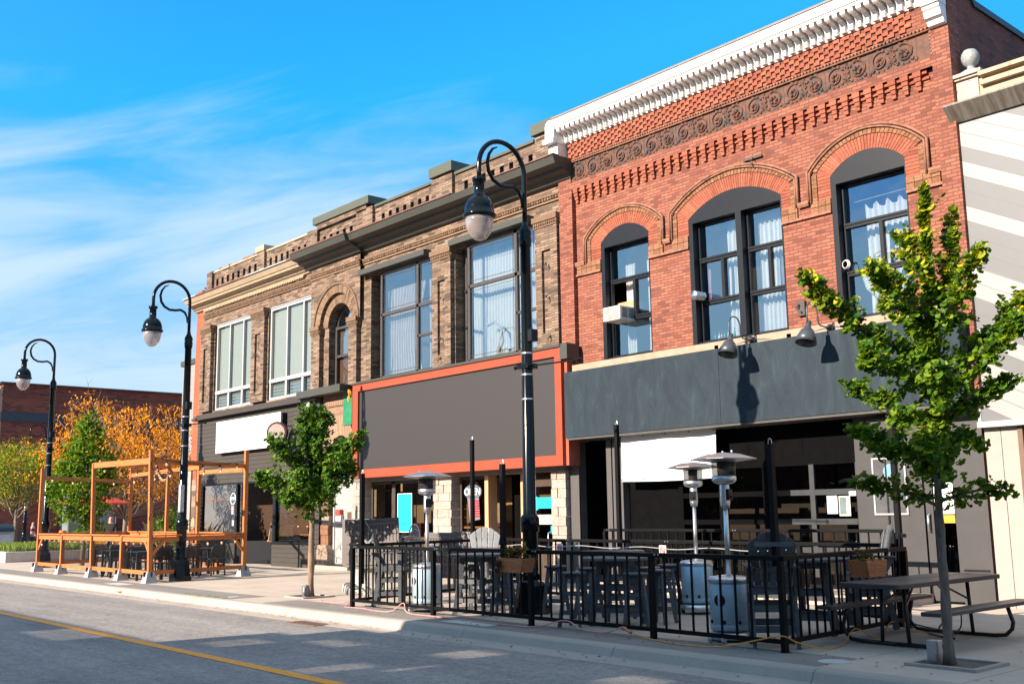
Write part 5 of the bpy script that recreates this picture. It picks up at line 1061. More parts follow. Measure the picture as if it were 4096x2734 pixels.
f5 = dup(f1, (-18.6, 14.15, .22), R(4), 'large folded table lying low behind the stacked metal chairs', scale=(1.15, 1, 1)); f6 = dup(f1, (-17.3, 13.9, .25), R(6), 'folded table between the heater and the pale slatted chair')
def mchair(label, z):
    t = thing('metal_chair', label, 'chair', (0, 0, 0), 0, 'stacked metal mesh chairs')
    A = [(-.24, .20, .45), (-.25, .24, .62)]+[(-.25*math.cos(a*math.pi/10), .27, .66+.24*math.sin(a*math.pi/10)) for a in range(11)]+[(.25, .24, .62), (.24, .20, .45)]
    MB().tube(A, .013, 6).build('back_frame', FR, t, True)
    mb = MB()
    for i in range(11):
        x = -.22+.044*i; h_ = math.sqrt(max(0, 1-(x/.25)**2)); mb.bar((x, .255, .46), (x, .27, .66+.23*h_), .004, .004)
    for j in range(9): mb.bar((-.24, .262, .48+j*.045), (.24, .262, .48+j*.045), .004, .004)
    mb.build('back_mesh', GALV, t); MB().lathe([(.23, .435), (.235, .45), (.22, .455)], n=20).build('seat', GALV, t)
    for sx in (-1, 1):
        MB().tube([(sx*.25, .22, 0), (sx*.24, .22, .45)], .012, 6).build('leg', FR, t); MB().tube([(sx*.25, -.2, 0), (sx*.24, -.18, .45), (sx*.27, -.16, .64), (sx*.28, 0, .67), (sx*.26, .22, .66)], .012, 6).build('leg', FR, t, True)
    return t
mc = mchair('bottom metal mesh chair of the stack behind the heater', 0); mc.location = (-17.95, 12.62, 0); mc.rotation_euler = (0, 0, R(-10)); proto(mc)
for i, w_ in enumerate(('second', 'third', 'fourth', 'fifth', 'topmost')): dup(mc, (-17.95+.012*i, 12.62-.03*i, .10*(i+1)), R(-10), '%s metal mesh chair%s of the stack behind the heater' % (w_, ' from the bottom' if i < 4 else ''))

# ------------------------------------------------------------------ picnic table
pt = thing('picnic_table', 'dark brown picnic table with attached benches and bent tube legs', 'picnic table', (-6.7, 12.3, 0))
PLY = mat('charcoal_moulded_top', (.055, .050, .052), .42, var=.12, scale=3); TUBEM = mat('black_tube', (.02, .021, .024), .35, .2)
def rboard(x0, x1, y0, y1, z0, z1, nm, r_=.05):
    P = [];
    for cx, cy, a0 in ((x1-r_, y1-r_, 0), (x0+r_, y1-r_, 90), (x0+r_, y0+r_, 180), (x1-r_, y0+r_, 270)): P += [(cx+r_*math.cos(R(a0+30*i)), cy+r_*math.sin(R(a0+30*i))) for i in range(4)]
    return bev(MB().prism(P, 'xy', z0, z1).build(nm, PLY, pt), .008)
pcx = -6.62; rboard(pcx-.38, pcx+.38, 11.08, 13.62, .69, .745, 'tabletop'); MB().box(pcx-.003, 11.1, .744, pcx+.003, 13.6, .747).lathe([(.03, .745), (.03, .748)], (pcx, 12.35, 0), 12).build('seam', BLK, pt)
rboard(pcx-.80, pcx-.54, 11.2, 13.62, .405, .45, 'bench_seat'); rboard(pcx+.54, pcx+.80, 11.2, 13.62, .405, .45, 'bench_seat')
for y in (11.62, 13.18):
    for sx in (-1, 1):
        P = [(pcx, y, .03), (pcx+sx*.45, y, .03), (pcx+sx*.58, y, .045), (pcx+sx*.66, y, .12), (pcx+sx*.68, y, .2), (pcx+sx*.64, y, .33), (pcx+sx*.62, y, .41)]
        MB().tube(P, .025, 8).build('leg', TUBEM, pt, True)
        MB().tube([(pcx+sx*.17, y, .03), (pcx+sx*.14, y, .69)], .024, 8).build('upright', TUBEM, pt, True)
    MB().bar((pcx-.15, y, .5), (pcx-.02, y+.5*(1 if y < 12 else -1), .68), .02, .02).bar((pcx+.15, y, .45), (pcx, y+.5*(1 if y < 12 else -1), .68), .02, .02).build('brace', TUBEM, pt)

# ------------------------------------------------------------------ planter boxes with coleus
CEDAR = wood('cedar_planks', (.32, .095, .032), (.52, .19, .07)); COL = island('coleus_leaves', [(.06, .008, .016), (.10, .014, .026), (.16, .03, .045), (.05, .04, .012)], .6, .2, 20, .1, .15); LIMEG = island('lime_leaf_edge', [(.25, .32, .02), (.36, .42, .03)], .6, .1, 20, 0, .2)
def leafshape(mb, c, d, up, L, W_, curl=.3):
    d = d.normalized(); s = d.cross(up)
    if s.length < 1e-3: s = d.orthogonal()
    s.normalize(); n_ = s.cross(d); P = []
    for t, w_ in ((0, 0), (.25, .75), (.55, 1), (.8, .6), (1, 0)):
        q = c+d*L*t-n_*curl*L*t*t; P.append((q, w_*W_/2))
    v = [P[0][0]]
    for q, w_ in P[1:4]: v += [q-s*w_+n_*w_*.3, q, q+s*w_+n_*w_*.3]
    v.append(P[4][0]); mb.add(v, [(0, 2, 1), (0, 3, 2), (1, 2, 5, 4), (2, 3, 6, 5), (4, 5, 8, 7), (5, 6, 9, 8), (7, 8, 10), (8, 9, 10)])
def planter(label, loc, rz, n, seed, trail):
    t = thing('planter_box', label, 'planter', (0, 0, 0), 0, 'cedar planter boxes hung on the railing'); r_ = random.Random(seed)
    P = [(-.32, .0), (.32, .0), (.40, .22), (-.40, .22)]
    MB().prism(P, 'xz', -.13, -.11).prism(P, 'xz', .11, .13).prism([(-.11, 0), (.11, 0), (.11, .21), (-.11, .21)], 'yz', -.33, -.31).add([(-.33, -.11, 0), (-.33, .11, 0), (-.405, .11, .22), (-.405, -.11, .22), (.33, -.11, 0), (.33, .11, 0), (.405, .11, .22), (.405, -.11, .22)], [(0, 1, 2, 3), (7, 6, 5, 4)]).box(-.33, -.11, 0, .33, .11, .02).build('box', CEDAR, t)
    MB().box(-.34, -.132, .105, .34, -.1305, .109).build('plank_gap', BLK, t); MB().box(-.38, -.11, .17, .38, .11, .19).build('soil', mat('potting_soil', (.03, .02, .015), .95) if seed == 1 else bpy.data.materials['potting_soil'], t)
    a = MB(); b = MB()
    for i in range(n):
        c = Vector((r_.uniform(-.3, .3) if trail else r_.uniform(-.2, .12), r_.uniform(-.09, .09), .2+r_.random()*(.18 if trail else .14))); d = Vector((r_.uniform(-1, 1), r_.uniform(-1, 1), r_.uniform(-.5, .7)))
        if trail and i % 7 == 0: c = Vector((-.28+r_.uniform(-.05, .08), -.15, r_.uniform(.02, .25))); d = Vector((r_.uniform(-.3, .3), -.3, -1))
        L = r_.uniform(.07, .12); leafshape(b, c-d.normalized()*.006+Vector((0, 0, -.002)), d, Vector((0, 0, 1)), L*1.08, L*.66); leafshape(a, c-d.normalized()*.002+Vector((0, -.006, .006)), d, Vector((0, 0, 1)), L, L*.55)
    a.build('foliage', COL, t); b.build('leaf_edges', LIMEG, t); return t
p1 = planter('cedar planter with trailing maroon coleus on the front railing by the street lamp', 0, 0, 130, 1, True); p1.location = (-11.62, 10.10, .76); p1.rotation_euler = (0, 0, R(4)); p1.scale = (.68, 1, .92) 
p2 = planter('cedar planter with a small lime and maroon coleus on the side railing', 0, 0, 26, 2, False); p2.location = (-7.16, 12.02, .76); p2.rotation_euler = (0, 0, R(94)); p2.scale = (.68, 1, .92)

# no smoking signs
def nosmoke(x, y, z, label, s=1):
    t = thing('no_smoking_sign', label, 'sign', (x, y, z)); MB().box(x-.075*s, y-.008, z-.10*s, x+.075*s, y, z+.10*s).build('plate', WHT, t)
    RDM = bpy.data.materials.get('sign_red') or mat('sign_red', (.55, .01, .015), .5)
    MB().tube([(x+.052*s*math.cos(a*.3142), y-.012, z+.018+.052*s*math.sin(a*.3142)) for a in range(21)], .008*s, 5, False).bar((x-.036*s, y-.012, z+.055), (x+.036*s, y-.012, z-.018), .006, .012).build('prohibition_ring', RDM, t)
    MB().box(x-.035*s, y-.010, z+.008, x+.03*s, y-.008, z+.02).tube([(x+.03*s, y-.01, z+.02), (x+.035*s, y-.01, z+.035), (x+.025*s, y-.01, z+.05)], .003, 4).build('cigarette', BLK, t); return t
nosmoke(-14.33, 13.55, .93, 'no smoking sign on the rear railing right of the nearest street lamp'); nosmoke(-11.83, 13.55, .93, 'no smoking sign on the rear railing left of the blue reflecting heaters'); nosmoke(-11.6, 13.9, .62, 'lower no smoking sign half hidden behind a front baluster')

# cords, plug, drain grate, boxes
def cord(pts, r_, m, label, seed=0):
    P = []
    for i in range(len(pts)-1):
        a, b = Vector(pts[i]), Vector(pts[i+1]); c0 = Vector(pts[max(i-1, 0)]); c1 = Vector(pts[min(i+2, len(pts)-1)])
        for k in range(6):
            t = k/6; P.append(.5*((2*a)+(b-c0)*t+(2*c0-5*a+4*b-c1)*t*t+(3*a-c0-3*b+c1)*t**3))
    P.append(Vector(pts[-1])); return one(MB().tube(P, r_, 6), 'extension_cord', m, label, 'cord', smooth=True)
cord([(-18.9, 10.75, .03), (-18.7, 10.55, .02), (-18.3, 10.5, .015), (-17.9, 10.62, .015), (-17.6, 10.45, .015), (-17.0, 10.5, .02), (-16.75, 10.72, .12), (-16.5, 10.62, .16), (-16.45, 10.3, .02), (-16.2, 10.12, .015), (-15.7, 10.15, .015), (-15.2, 10.05, .015), (-14.85, 10.15, .02), (-14.6, 10.22, .16), (-14.3, 10.1, .03), (-13.6, 10.12, .015), (-12.6, 10.05, .02), (-11.8, 10.02, .02), (-11.2, 10.08, .03), (-10.75, 10.23, .13), (-10.3, 10.12, .05), (-9.85, 10.1, .05), (-9.65, 10.22, .12), (-9.5, 10.15, .08)], .009, mat('pink_cord', (.62, .28, .27), .5), 'pink extension cord looping along the foot of the front railing')
cord([(-9.5, 10.15, .08), (-9.3, 10.15, .04), (-8.9, 10.08, .015), (-8.4, 10.0, .015), (-8.0, 10.1, .02), (-7.5, 10.18, .13), (-7.22, 10.23, .19), (-7.1, 10.35, .12), (-7.0, 10.7, .03), (-7.05, 11.1, .015), (-7.15, 11.4, .03), (-7.22, 11.75, .15), (-7.2, 12.1, .03), (-7.25, 12.4, .02), (-7.3, 12.7, .14), (-7.42, 13.1, .12)], .008, mat('orange_cord', (.75, .30, .03), .5), 'orange extension cord wrapped round the front right corner post')
one(MB().tube([(-9.62, 10.20, .11), (-9.44, 10.14, .07)], [.016, .022], 8), 'cord_plug', mat('plug_orange', (.5, .16, .05), .5), 'orange plug joining the pink cord to the orange cord', 'plug')
cord([(-7.4, 13.3, .1), (-7.1, 13.4, .03), (-6.8, 13.5, .02), (-6.6, 13.2, .3), (-6.55, 13.0, .32), (-6.7, 12.8, .1), (-6.4, 12.6, .02), (-6.9, 12.9, .02)], .010, BLK, 'black coiled cable under the picnic table')
cord([(-16.8, 13.56, 1.0)]+[(-16.8+i*.75, 13.54, 1.0-.035*(i % 2)) for i in range(1, 11)], .008, FR, 'thin pale cable strung along the rear railing')
gr = MB(); 
for i in range(9): gr.box(-16.05+i*.09, 9.0, -.143, -16.05+i*.09+.035, 9.07+.0, -.128)
gr = MB()
for i in range(8):
    for j in range(5): gr.box(-16.05+i*.10, 8.95+j*.11, -.146, -16.05+i*.10+.045, 8.95+j*.11+.07, -.140)
dg = thing('drain_grate', 'rusty cast iron storm drain grate in the gutter', 'drain', (-15.7, 9.2, -.145)); MB().box(-16.12, 8.90, -.148, -15.2, 9.52, -.1415).build('frame', mat('rusty_iron', (.17, .085, .05), .85, var=.3, scale=14), dg); gr.build('slots', BLK, dg)
def obox(x, y, rz, label, m):
    t = thing('electrical_box', label, 'electrical box', (x, y, 0), rz, 'electrical boxes beside the street trees')
    bev(MB().box(x-.06, y-.05, .0, x+.06, y+.05, .24).build('housing', m, t), .006); MB().box(x-.05, y-.075, .03, x+.05, y-.05, .22).build('lid', GALV, t); MB().tube([(x+.05, y-.08, .04), (x+.06, y-.09, .12), (x+.05, y-.08, .2)], .008, 5).build('latch', GALV, t); return t
obox(-5.62, 10.62, R(0), 'pale metal electrical box at the foot of the ginkgo trunk', GALV); obox(-18.95, 10.9, 0, 'grey electrical box at the foot of the small street tree', SNOUT)
GINK = {
'trunk': [(-5.47, 10.62, 0.01), (-5.4, 10.51, 0.77), (-5.34, 10.39, 1.52), (-5.28, 10.31, 2.09), (-5.22, 10.25, 2.62), (-5.18, 10.19, 3.06), (-5.14, 10.13, 3.5), (-5.09, 10.06, 3.98), (-5.04, 9.99, 4.51), (-5.0, 9.95, 4.84)],
'b1': [(-5.34, 10.37, 1.61), (-5.55, 10.25, 1.74), (-5.8, 10.1, 1.82), (-5.96, 9.9, 1.87)],
'b2': [(-5.33, 10.37, 1.65), (-5.1, 10.46, 1.73), (-4.9, 10.52, 1.77), (-4.76, 10.7, 1.73)],
'b3': [(-5.29, 10.33, 2.0), (-5.32, 9.8, 2.12), (-5.45, 9.46, 2.25), (-5.54, 9.19, 2.35)],
'b4': [(-5.27, 10.32, 2.14), (-5.18, 10.68, 2.32), (-5.11, 10.94, 2.23)],
'b5': [(-5.25, 10.29, 2.31), (-5.58, 10.33, 2.52), (-5.87, 10.25, 2.77), (-6.12, 10.08, 2.91)],
'b6': [(-5.24, 10.28, 2.4), (-4.94, 10.28, 2.6), (-4.7, 10.36, 2.75), (-4.49, 10.42, 2.85)],
'b7': [(-5.21, 10.24, 2.75), (-5.28, 9.66, 2.9), (-5.41, 9.31, 3.06), (-5.38, 9.31, 3.18)],
'b8': [(-5.19, 10.22, 2.88), (-5.44, 10.0, 3.21), (-5.65, 9.55, 3.47), (-5.74, 9.24, 3.67), (-5.82, 8.92, 3.95)],
'b9': [(-5.2, 10.23, 2.84), (-5.03, 10.66, 3.13), (-4.82, 10.97, 3.45), (-4.65, 11.25, 3.74), (-4.51, 11.51, 3.99)],
'b10': [(-5.21, 10.23, 2.75), (-4.74, 10.11, 2.96), (-4.47, 10.22, 3.15), (-4.22, 10.28, 3.42)],
'b11': [(-5.15, 10.15, 3.37), (-5.36, 10.17, 3.58), (-5.57, 10.04, 3.74), (-5.57, 9.93, 4.15)],
'b12': [(-5.14, 10.13, 3.5), (-5.17, 9.74, 3.68), (-5.22, 9.49, 3.84), (-5.3, 9.22, 3.94)],
'b13': [(-5.19, 10.15, 3.19), (-5.03, 10.37, 3.65), (-4.98, 10.32, 4.09), (-4.89, 10.29, 4.63)],
'b14': [(-5.16, 10.16, 3.28), (-4.81, 10.01, 3.61), (-4.64, 9.99, 3.89), (-4.48, 9.97, 4.08)],
'b15': [(-5.1, 10.07, 3.9), (-5.26, 10.15, 4.12), (-5.27, 10.08, 4.32), (-5.33, 10.0, 4.37)],
'b16': [(-5.19, 10.2, 2.97), (-5.5, 10.67, 3.38), (-5.68, 10.87, 3.61)],
'b17': [(-5.23, 10.26, 2.58), (-4.86, 9.71, 2.77), (-4.73, 9.37, 2.86)],
'b18': [(-5.31, 10.34, 1.87), (-5.54, 10.94, 2.12), (-5.56, 11.19, 2.27)],
'b19': [(-5.3, 10.34, 1.92), (-5.03, 9.67, 2.11), (-4.94, 9.44, 2.22)],
}
SMALL = {
'trunk': [(-18.96, 11.0, -0.02), (-18.81, 10.92, 1.02), (-18.69, 10.86, 1.79), (-18.58, 10.82, 2.49), (-18.48, 10.76, 3.18), (-18.41, 10.69, 3.78)],
'l1': [(-18.7, 10.86, 1.75), (-19.15, 10.55, 2.15), (-19.44, 10.31, 2.38), (-19.63, 10.09, 2.4)],
'l2': [(-18.64, 10.84, 2.14), (-18.66, 10.37, 2.65), (-18.7, 10.09, 2.95), (-18.79, 9.97, 3.06)],
'l3': [(-18.59, 10.82, 2.4), (-18.7, 10.73, 2.93), (-18.67, 10.65, 3.36), (-18.6, 10.63, 3.75)],
'l4': [(-18.58, 10.82, 2.49), (-18.49, 10.94, 3.01), (-18.37, 10.85, 3.35), (-18.28, 10.85, 3.72)],
'r1': [(-18.67, 10.86, 1.88), (-18.56, 11.21, 2.23), (-18.36, 11.39, 2.44), (-18.21, 11.53, 2.55)],
'r2': [(-18.61, 10.84, 2.23), (-18.14, 11.0, 2.56), (-17.8, 11.14, 2.89), (-17.58, 11.32, 3.18)],
'r3': [(-18.6, 10.83, 2.31), (-18.57, 11.21, 2.84), (-18.47, 11.45, 2.93)],
'c1': [(-18.68, 10.85, 1.88), (-18.28, 10.45, 2.21), (-18.12, 10.26, 2.46)],
'c2': [(-18.65, 10.84, 2.05), (-18.92, 11.22, 2.42), (-19.01, 11.37, 2.6)],
'c3': [(-18.69, 10.86, 1.79), (-18.52, 10.4, 1.97), (-18.59, 10.15, 1.97)],
'c4': [(-18.69, 10.86, 1.79), (-18.05, 10.76, 2.04), (-17.86, 10.79, 2.16)],
}
# ------------------------------------------------------------------ trees
GL = island('ginkgo_leaves', [(.03, .085, .010), (.06, .15, .012), (.10, .21, .014), (.17, .28, .016), (.28, .36, .015)], .5, .15, 3, 0, .45)
YL = island('yellowing_ginkgo_leaves', [(.24, .32, .015), (.45, .42, .02), (.60, .46, .02)], .5, .15, 3, 0, .35)
DL = island('dark_maple_leaves', [(.03, .09, .012), (.06, .15, .016), (.11, .22, .02), (.20, .31, .025)], .5, .15, 3, 0, .25)
OL = island('orange_autumn_leaves', [(.50, .17, .005), (.68, .26, .006), (.80, .36, .010), (.40, .11, .005)], .6, .1, 3, 0, .35)
HL = island('honey_locust_leaves', [(.10, .18, .012), (.22, .32, .016), (.36, .42, .02), (.36, .28, .02), (.07, .12, .012)], .6, .1, 3, 0, .35)
BARK = mat('grey_brown_bark', (.17, .13, .10), .9, var=.4, scale=14, stretch=(1, 1, .25), bump=.8, bscale=40); BARK2 = mat('tan_bark', (.26, .18, .12), .9, var=.35, scale=14, stretch=(1, 1, .3), bump=.6, bscale=40); DTWIG = mat('pale_twig', (.20, .15, .12), .9)
def fan(mb, c, d, n_, L, r_):
    d = d.normalized(); s = d.cross(n_)
    if s.length < 1e-3: s = d.orthogonal()
    s.normalize(); n_ = s.cross(d); h = L; q = [c]
    for a, k, f in ((-62, .86, .28), (-32, 1.0, .08), (-4, .84, -.06), (4, .84, -.06), (32, 1.0, .08), (62, .86, .28)):
        a = R(a+r_.uniform(-5, 5)); q.append(c+(d*math.cos(a)+s*math.sin(a))*h*k+n_*h*f*.9)
    mb.add(q, [(0, 1, 2), (0, 2, 3), (0, 3, 4), (0, 4, 5), (0, 5, 6)])
def lobe(mb, c, d, n_, L, r_):
    d = d.normalized(); s = d.cross(n_)
    if s.length < 1e-3: s = d.orthogonal()
    s.normalize(); n_ = s.cross(d); q = [c]
    for a, k, f in ((-95, .45, .1), (-55, .75, .12), (-30, .50, .03), (0, 1.05, -.12), (30, .50, .03), (55, .75, .12), (95, .45, .1)): a = R(a); q.append(c+(d*math.cos(a)+s*math.sin(a))*L*k+n_*L*f)
    mb.add(q, [(0, i, i+1) for i in range(1, 7)])
def slim(mb, c, d, n_, L, r_):
    d = d.normalized(); s = d.cross(n_)
    if s.length < 1e-3: s = d.orthogonal()
    s.normalize(); mb.add([c, c+d*L*.4+s*L*.2, c+d*L, c+d*L*.4-s*L*.2], [(0, 1, 2, 3)])
def rv(r_, z0=-1, z1=1): return Vector((r_.uniform(-1, 1), r_.uniform(-1, 1), r_.uniform(z0, z1)))
def lerp_path(P, t):
    f = t*(len(P)-1); i = min(int(f), len(P)-2); return Vector(P[i]).lerp(Vector(P[i+1]), f-i), (Vector(P[i+1])-Vector(P[i])).normalized()
def branch_tree(name, label, D, base, r0, dens, spread, leaf, L, lm, bark, seed, ylm=None, ymin=99, trunk_from=1.9, group=None, widen=0, twl=1.0):
    r_ = random.Random(seed); t = thing(name, label, 'tree', base, 0, group); T = D['trunk']; m = len(T)
    tk = []; 
    for i in range(m-1):
        for k in range(5): q = Vector(T[i]).lerp(Vector(T[i+1]), k/5); tk.append(q+Vector((noise.noise(q*1.7)*.012, noise.noise(q*1.7+Vector((9, 0, 0)))*.012, 0)))
    tk.append(Vector(T[-1])); n = len(tk); MB().tube(tk, [max(.006, r0*(1-.93*(i/n)**.8)*(1.25 if i == 0 else 1)*(1+.10*math.sin(i*2.3)+.06*math.sin(i*5.1))) for i in range(n)], 10).build('trunk', bark, t, True)
    bw = MB(); A = MB(); Bm = MB()
    for nm, P in D.items():
        P = [Vector(p) for p in P]; Ltot = sum((b-a).length for a, b in zip(P, P[1:]))
        if nm != 'trunk': bw.tube(P, [.020-.015*i/(len(P)-1) for i in range(len(P))], 6)
        cnt = int(Ltot*dens)
        for i in range(cnt):
            u = r_.random()
            if nm == 'trunk' and lerp_path(P, u)[0].z < trunk_from: continue
            p, d = lerp_path(P, u)
            if nm != 'trunk' and u < .12: continue
            sp = spread*(1.0-.55*u)+(widen*(1-u) if nm != 'trunk' else 0)
            if nm == 'trunk': sp *= 1.1*(1.15-u)
            q = p+rv(r_).normalized()*sp*r_.random()**.6
            if r_.random() < .10: bw.tube([p, (p+q)/2+Vector((0, 0, .01)), q], [.006, .004, .003], 4)
            for k in range(r_.choice((3, 4, 5))):
                dd = (q-p).normalized()*.5+rv(r_, -.9, .8); nn = (Vector((-.1, -.5, .9))+rv(r_)*.65).normalized(); Ls = L*r_.uniform(.45, 1.15)
                mb = Bm if (ylm and q.z > ymin and r_.random() < min(.55, (q.z-ymin)*.30+ .15)) else A
                leaf(mb, q+rv(r_)*.018, dd, nn, Ls, r_)
    for nm, P in D.items():                                  # secondary twigs widen the crown
        P = [Vector(p) for p in P]; Lt = sum((b-a).length for a, b in zip(P, P[1:]))
        for i in range(int(Lt/.085)):
            u = r_.random()*(.9 if nm != 'trunk' else .93); p, d = lerp_path(P, u)
            if p.z < trunk_from+.05: continue
            dd = (rv(r_).normalized()+d*.6+Vector((0, 0, .35))).normalized(); ln = r_.uniform(.14, .36)*(1.15-.7*u)*twl; e = p+dd*ln; bw.tube([p, p.lerp(e, .5)-Vector((0, 0, .01)), e], [.006, .004, .002], 4)
            for k in range(int(ln*85)+3):
                q = p.lerp(e, r_.random()**.7)+rv(r_)*.045; mb = Bm if (ylm and q.z > ymin and r_.random() < min(.55, (q.z-ymin)*.30+.15)) else A
                leaf(mb, q, rv(r_, -.9, .5)+dd*.4, (Vector((-.1, -.5, .9))+rv(r_)*.65).normalized(), L*r_.uniform(.45, 1.1), r_)
    bw.build('branches', bark, t, True); A.build('crown', lm, t)
    if ylm: Bm.build('yellow_leaves', ylm, t)
    return t
branch_tree('ginkgo_tree', 'ginkgo street tree with yellowing top growing beside the picnic table', GINK, (-5.5, 10.62, 0), .058, 130, .16, fan, .060, GL, BARK, 3, YL, 3.55, 1.98, 'street trees in the kerb strip', widen=.05)
branch_tree('street_tree', 'small dark leaved tree with two upright tufts on the open pavement', SMALL, (-18.97, 11.0, 0), .078, 190, .30, lobe, .085, DL, BARK2, 5, None, 99, 2.0, 'street trees in the kerb strip', widen=.14, twl=1.3)
def blob_tree(name, label, base, H, r0, cz, rad, rz, n, per, leaf, L, lm, bark, seed, shape=None, droop=0, cl=.35, twigs=0, lm2=None, f2=0, group=None, nbr=16, hollow=.35):
    r_ = random.Random(seed); b = Vector(base); t = thing(name, label, 'tree', base, 0, group)
    if r0: MB().tube([b, b+Vector((.02, .03, H*.25)), b+Vector((-.03, .02, H*.5)), b+Vector((.02, 0, H*.8)), b+Vector((0, 0, H*.95))], [r0*1.2, r0, r0*.8, r0*.45, r0*.15], 9).build('trunk', bark, t, True)
    bw = MB(); A = MB(); A2 = MB(); ends = []
    for i in range(n):
        for _ in range(9):
            q = rv(r_)
            if hollow < q.length < 1: break
        if shape: 
            k = shape(q.z); q = Vector((q.x*k, q.y*k, q.z))
        q = Vector((q.x*rad, q.y*rad, q.z*rz))*(1+.42*noise.noise(q*1.6+Vector((seed, 0, 0)))); ends.append(b+Vector((0, 0, cz))+q)
    for e in ends[:nbr]:
        s_ = b+Vector((0, 0, max(H*.3, e.z-b.z-rad*.7))); mid = s_.lerp(e, .5)+Vector((0, 0, -.08*rad)); bw.tube([s_, mid, e], [r0*.4 if r0 else .02, r0*.2 if r0 else .015, .012], 5)
    for k in range(twigs):
        e = r_.choice(ends); e2 = e+Vector((r_.uniform(-.5, .5), r_.uniform(-.5, .5), r_.uniform(.3, 1.0))); m1 = e.lerp(e2, .5)+rv(r_)*.1; bw.tube([e, m1, e2], [.014, .009, .004], 4); bw.tube([m1, m1+Vector((r_.uniform(-.3, .3), r_.uniform(-.3, .3), .35))], [.008, .003], 4)
    for e in ends:
        mb = A2 if (lm2 and r_.random() < f2) else A; c_ = r_.uniform(.6, 1.3)
        for k in range(int(per*c_)):
            q = e+rv(r_)*cl*c_; d = rv(r_)+Vector((0, 0, -droop)); leaf(mb, q, d, (Vector((-.1, -.6, .8))+rv(r_)*.8).normalized(), L*r_.uniform(.7, 1.2), r_)
    if bw.v: bw.build('branches', DTWIG if twigs else bark, t, True)
    A.build('crown', lm, t)
    if A2.v: A2.build('crown_tint', lm2, t)
    return t
blob_tree('ginkgo_tree', 'dense green ginkgo tree growing inside the timber patio', (-36.9, 12.6, 0), 4.6, .07, 3.1, 1.2, 1.9, 420, 19, fan, .085, GL, BARK, 8, lambda z: .42+.58*min(1, (1-z)*.85) if z > -.4 else .70+.3*(1+z), .2, .19, group='street trees in the kerb strip', nbr=24, hollow=.2)
blob_tree('autumn_tree', 'tall sparse orange autumn tree with bare top twigs before the far brick building', (-51.7, 19.6, 0), 5.4, .11, 4.85, 4.5, 2.6, 400, 24, slim, .19, OL, DTWIG, 14, lambda z: 1.0, 1.0, .36, twigs=110, nbr=110, hollow=.3)
blob_tree('locust_tree', 'yellow green locust tree over the grassy planter at the far left', (-64.6, 18.2, 0), 5.3, .12, 4.45, 2.9, 1.65, 380, 30, slim, .17, HL, BARK, 21, None, .7, .40, lm2=island('rusty_leaves', [(.30, .14, .02), (.22, .09, .01)], .6, .1, 3, 0, .3), f2=.12, twigs=10, nbr=40)
bt = blob_tree('shrub', 'round bright green shrub behind the timber patio rail', (-35.6, 15.1, 0), 1.0, 0, 1.0, .62, .95, 150, 20, slim, .10, island('bright_shrub_leaves', [(.08, .20, .012), (.16, .30, .02), (.24, .36, .03), (.05, .13, .01)], .5, .1, 3, 0, .35), BARK, 31, None, .2, .16, nbr=12); bt['category'] = 'shrub'
bt = blob_tree('shrub', 'small clipped conifer shrub beyond the timber patio', (-44.5, 18.3, 0), .9, 0, .75, .5, .8, 90, 16, slim, .10, bpy.data.materials['bright_shrub_leaves'], BARK, 33, None, 0, .14, nbr=8); bt['category'] = 'shrub'

# grass and weeds
def blades(x0, y0, x1, y1, z, n, h, seed, m, name, lean=.4):
    r_ = random.Random(seed); mb = MB()
    for i in range(n):
        x = r_.uniform(x0, x1); y = r_.uniform(y0, y1); a = r_.uniform(0, 6.28); hh = h*r_.uniform(.5, 1.2); w_ = .012+h*.02; dx, dy = math.cos(a), math.sin(a); l_ = hh*lean*r_.random()
        mb.add([(x-dy*w_, y+dx*w_, z), (x+dy*w_, y-dx*w_, z), (x+dx*l_*.5, y+dy*l_*.5, z+hh*.65), (x+dx*l_*1.3, y+dy*l_*1.3, z+hh)], [(0, 1, 2), (0, 2, 3)])
    o = struct(mb, name, m, 'stuff'); return o
GRS = island('grass_blades', [(.12, .20, .03), (.20, .28, .05), (.30, .36, .08), (.10, .14, .03)], .6, .1, 3, 0, .3)
pl = thing('concrete_planter', 'long low pale concrete planter filled with grass at the left', 'planter', (-46, 13.5, 0))
bev(MB().box(-49.6, 12.0, 0, -43.6, 12.25, .40).box(-49.6, 15.3, 0, -43.6, 15.55, .40).box(-49.6, 12.25, 0, -49.35, 15.3, .40).box(-43.85, 12.25, 0, -43.6, 15.3, .40).build('wall', mat('pale_concrete', (.50, .46, .42), .85, var=.1), pl), .015); MB().box(-49.4, 12.2, .05, -43.8, 15.4, .33).build('soil', bpy.data.materials['potting_soil'], pl)
blades(-49.3, 12.3, -43.9, 15.2, .33, 5200, .34, 4, GRS, 'grass'); blades(-61, 17, -56, 20, 0, 900, .4, 6, GRS, 'grass')
blades(-26.05, 16.55, -24.9, 16.9, 0, 260, .10, 7, GRS, 'weeds', .9); blades(-20.8, 9.61, -19.9, 9.66, .002, 70, .03, 9, GRS, 'weeds', .9); blades(-21.9, 9.61, -21.1, 9.66, .002, 50, .03, 10, GRS, 'weeds', .9); blades(-25.0, 9.36, -24.7, 9.6, -.1, 60, .06, 12, GRS, 'weeds', .9)
o = blades(-41.5, 16.8, -38.8, 18.6, 0, 420, 1.3, 13, island('dry_grass', [(.42, .30, .18), (.30, .18, .10)], .8, .1, 3, 0), 'dry_grasses', .5)
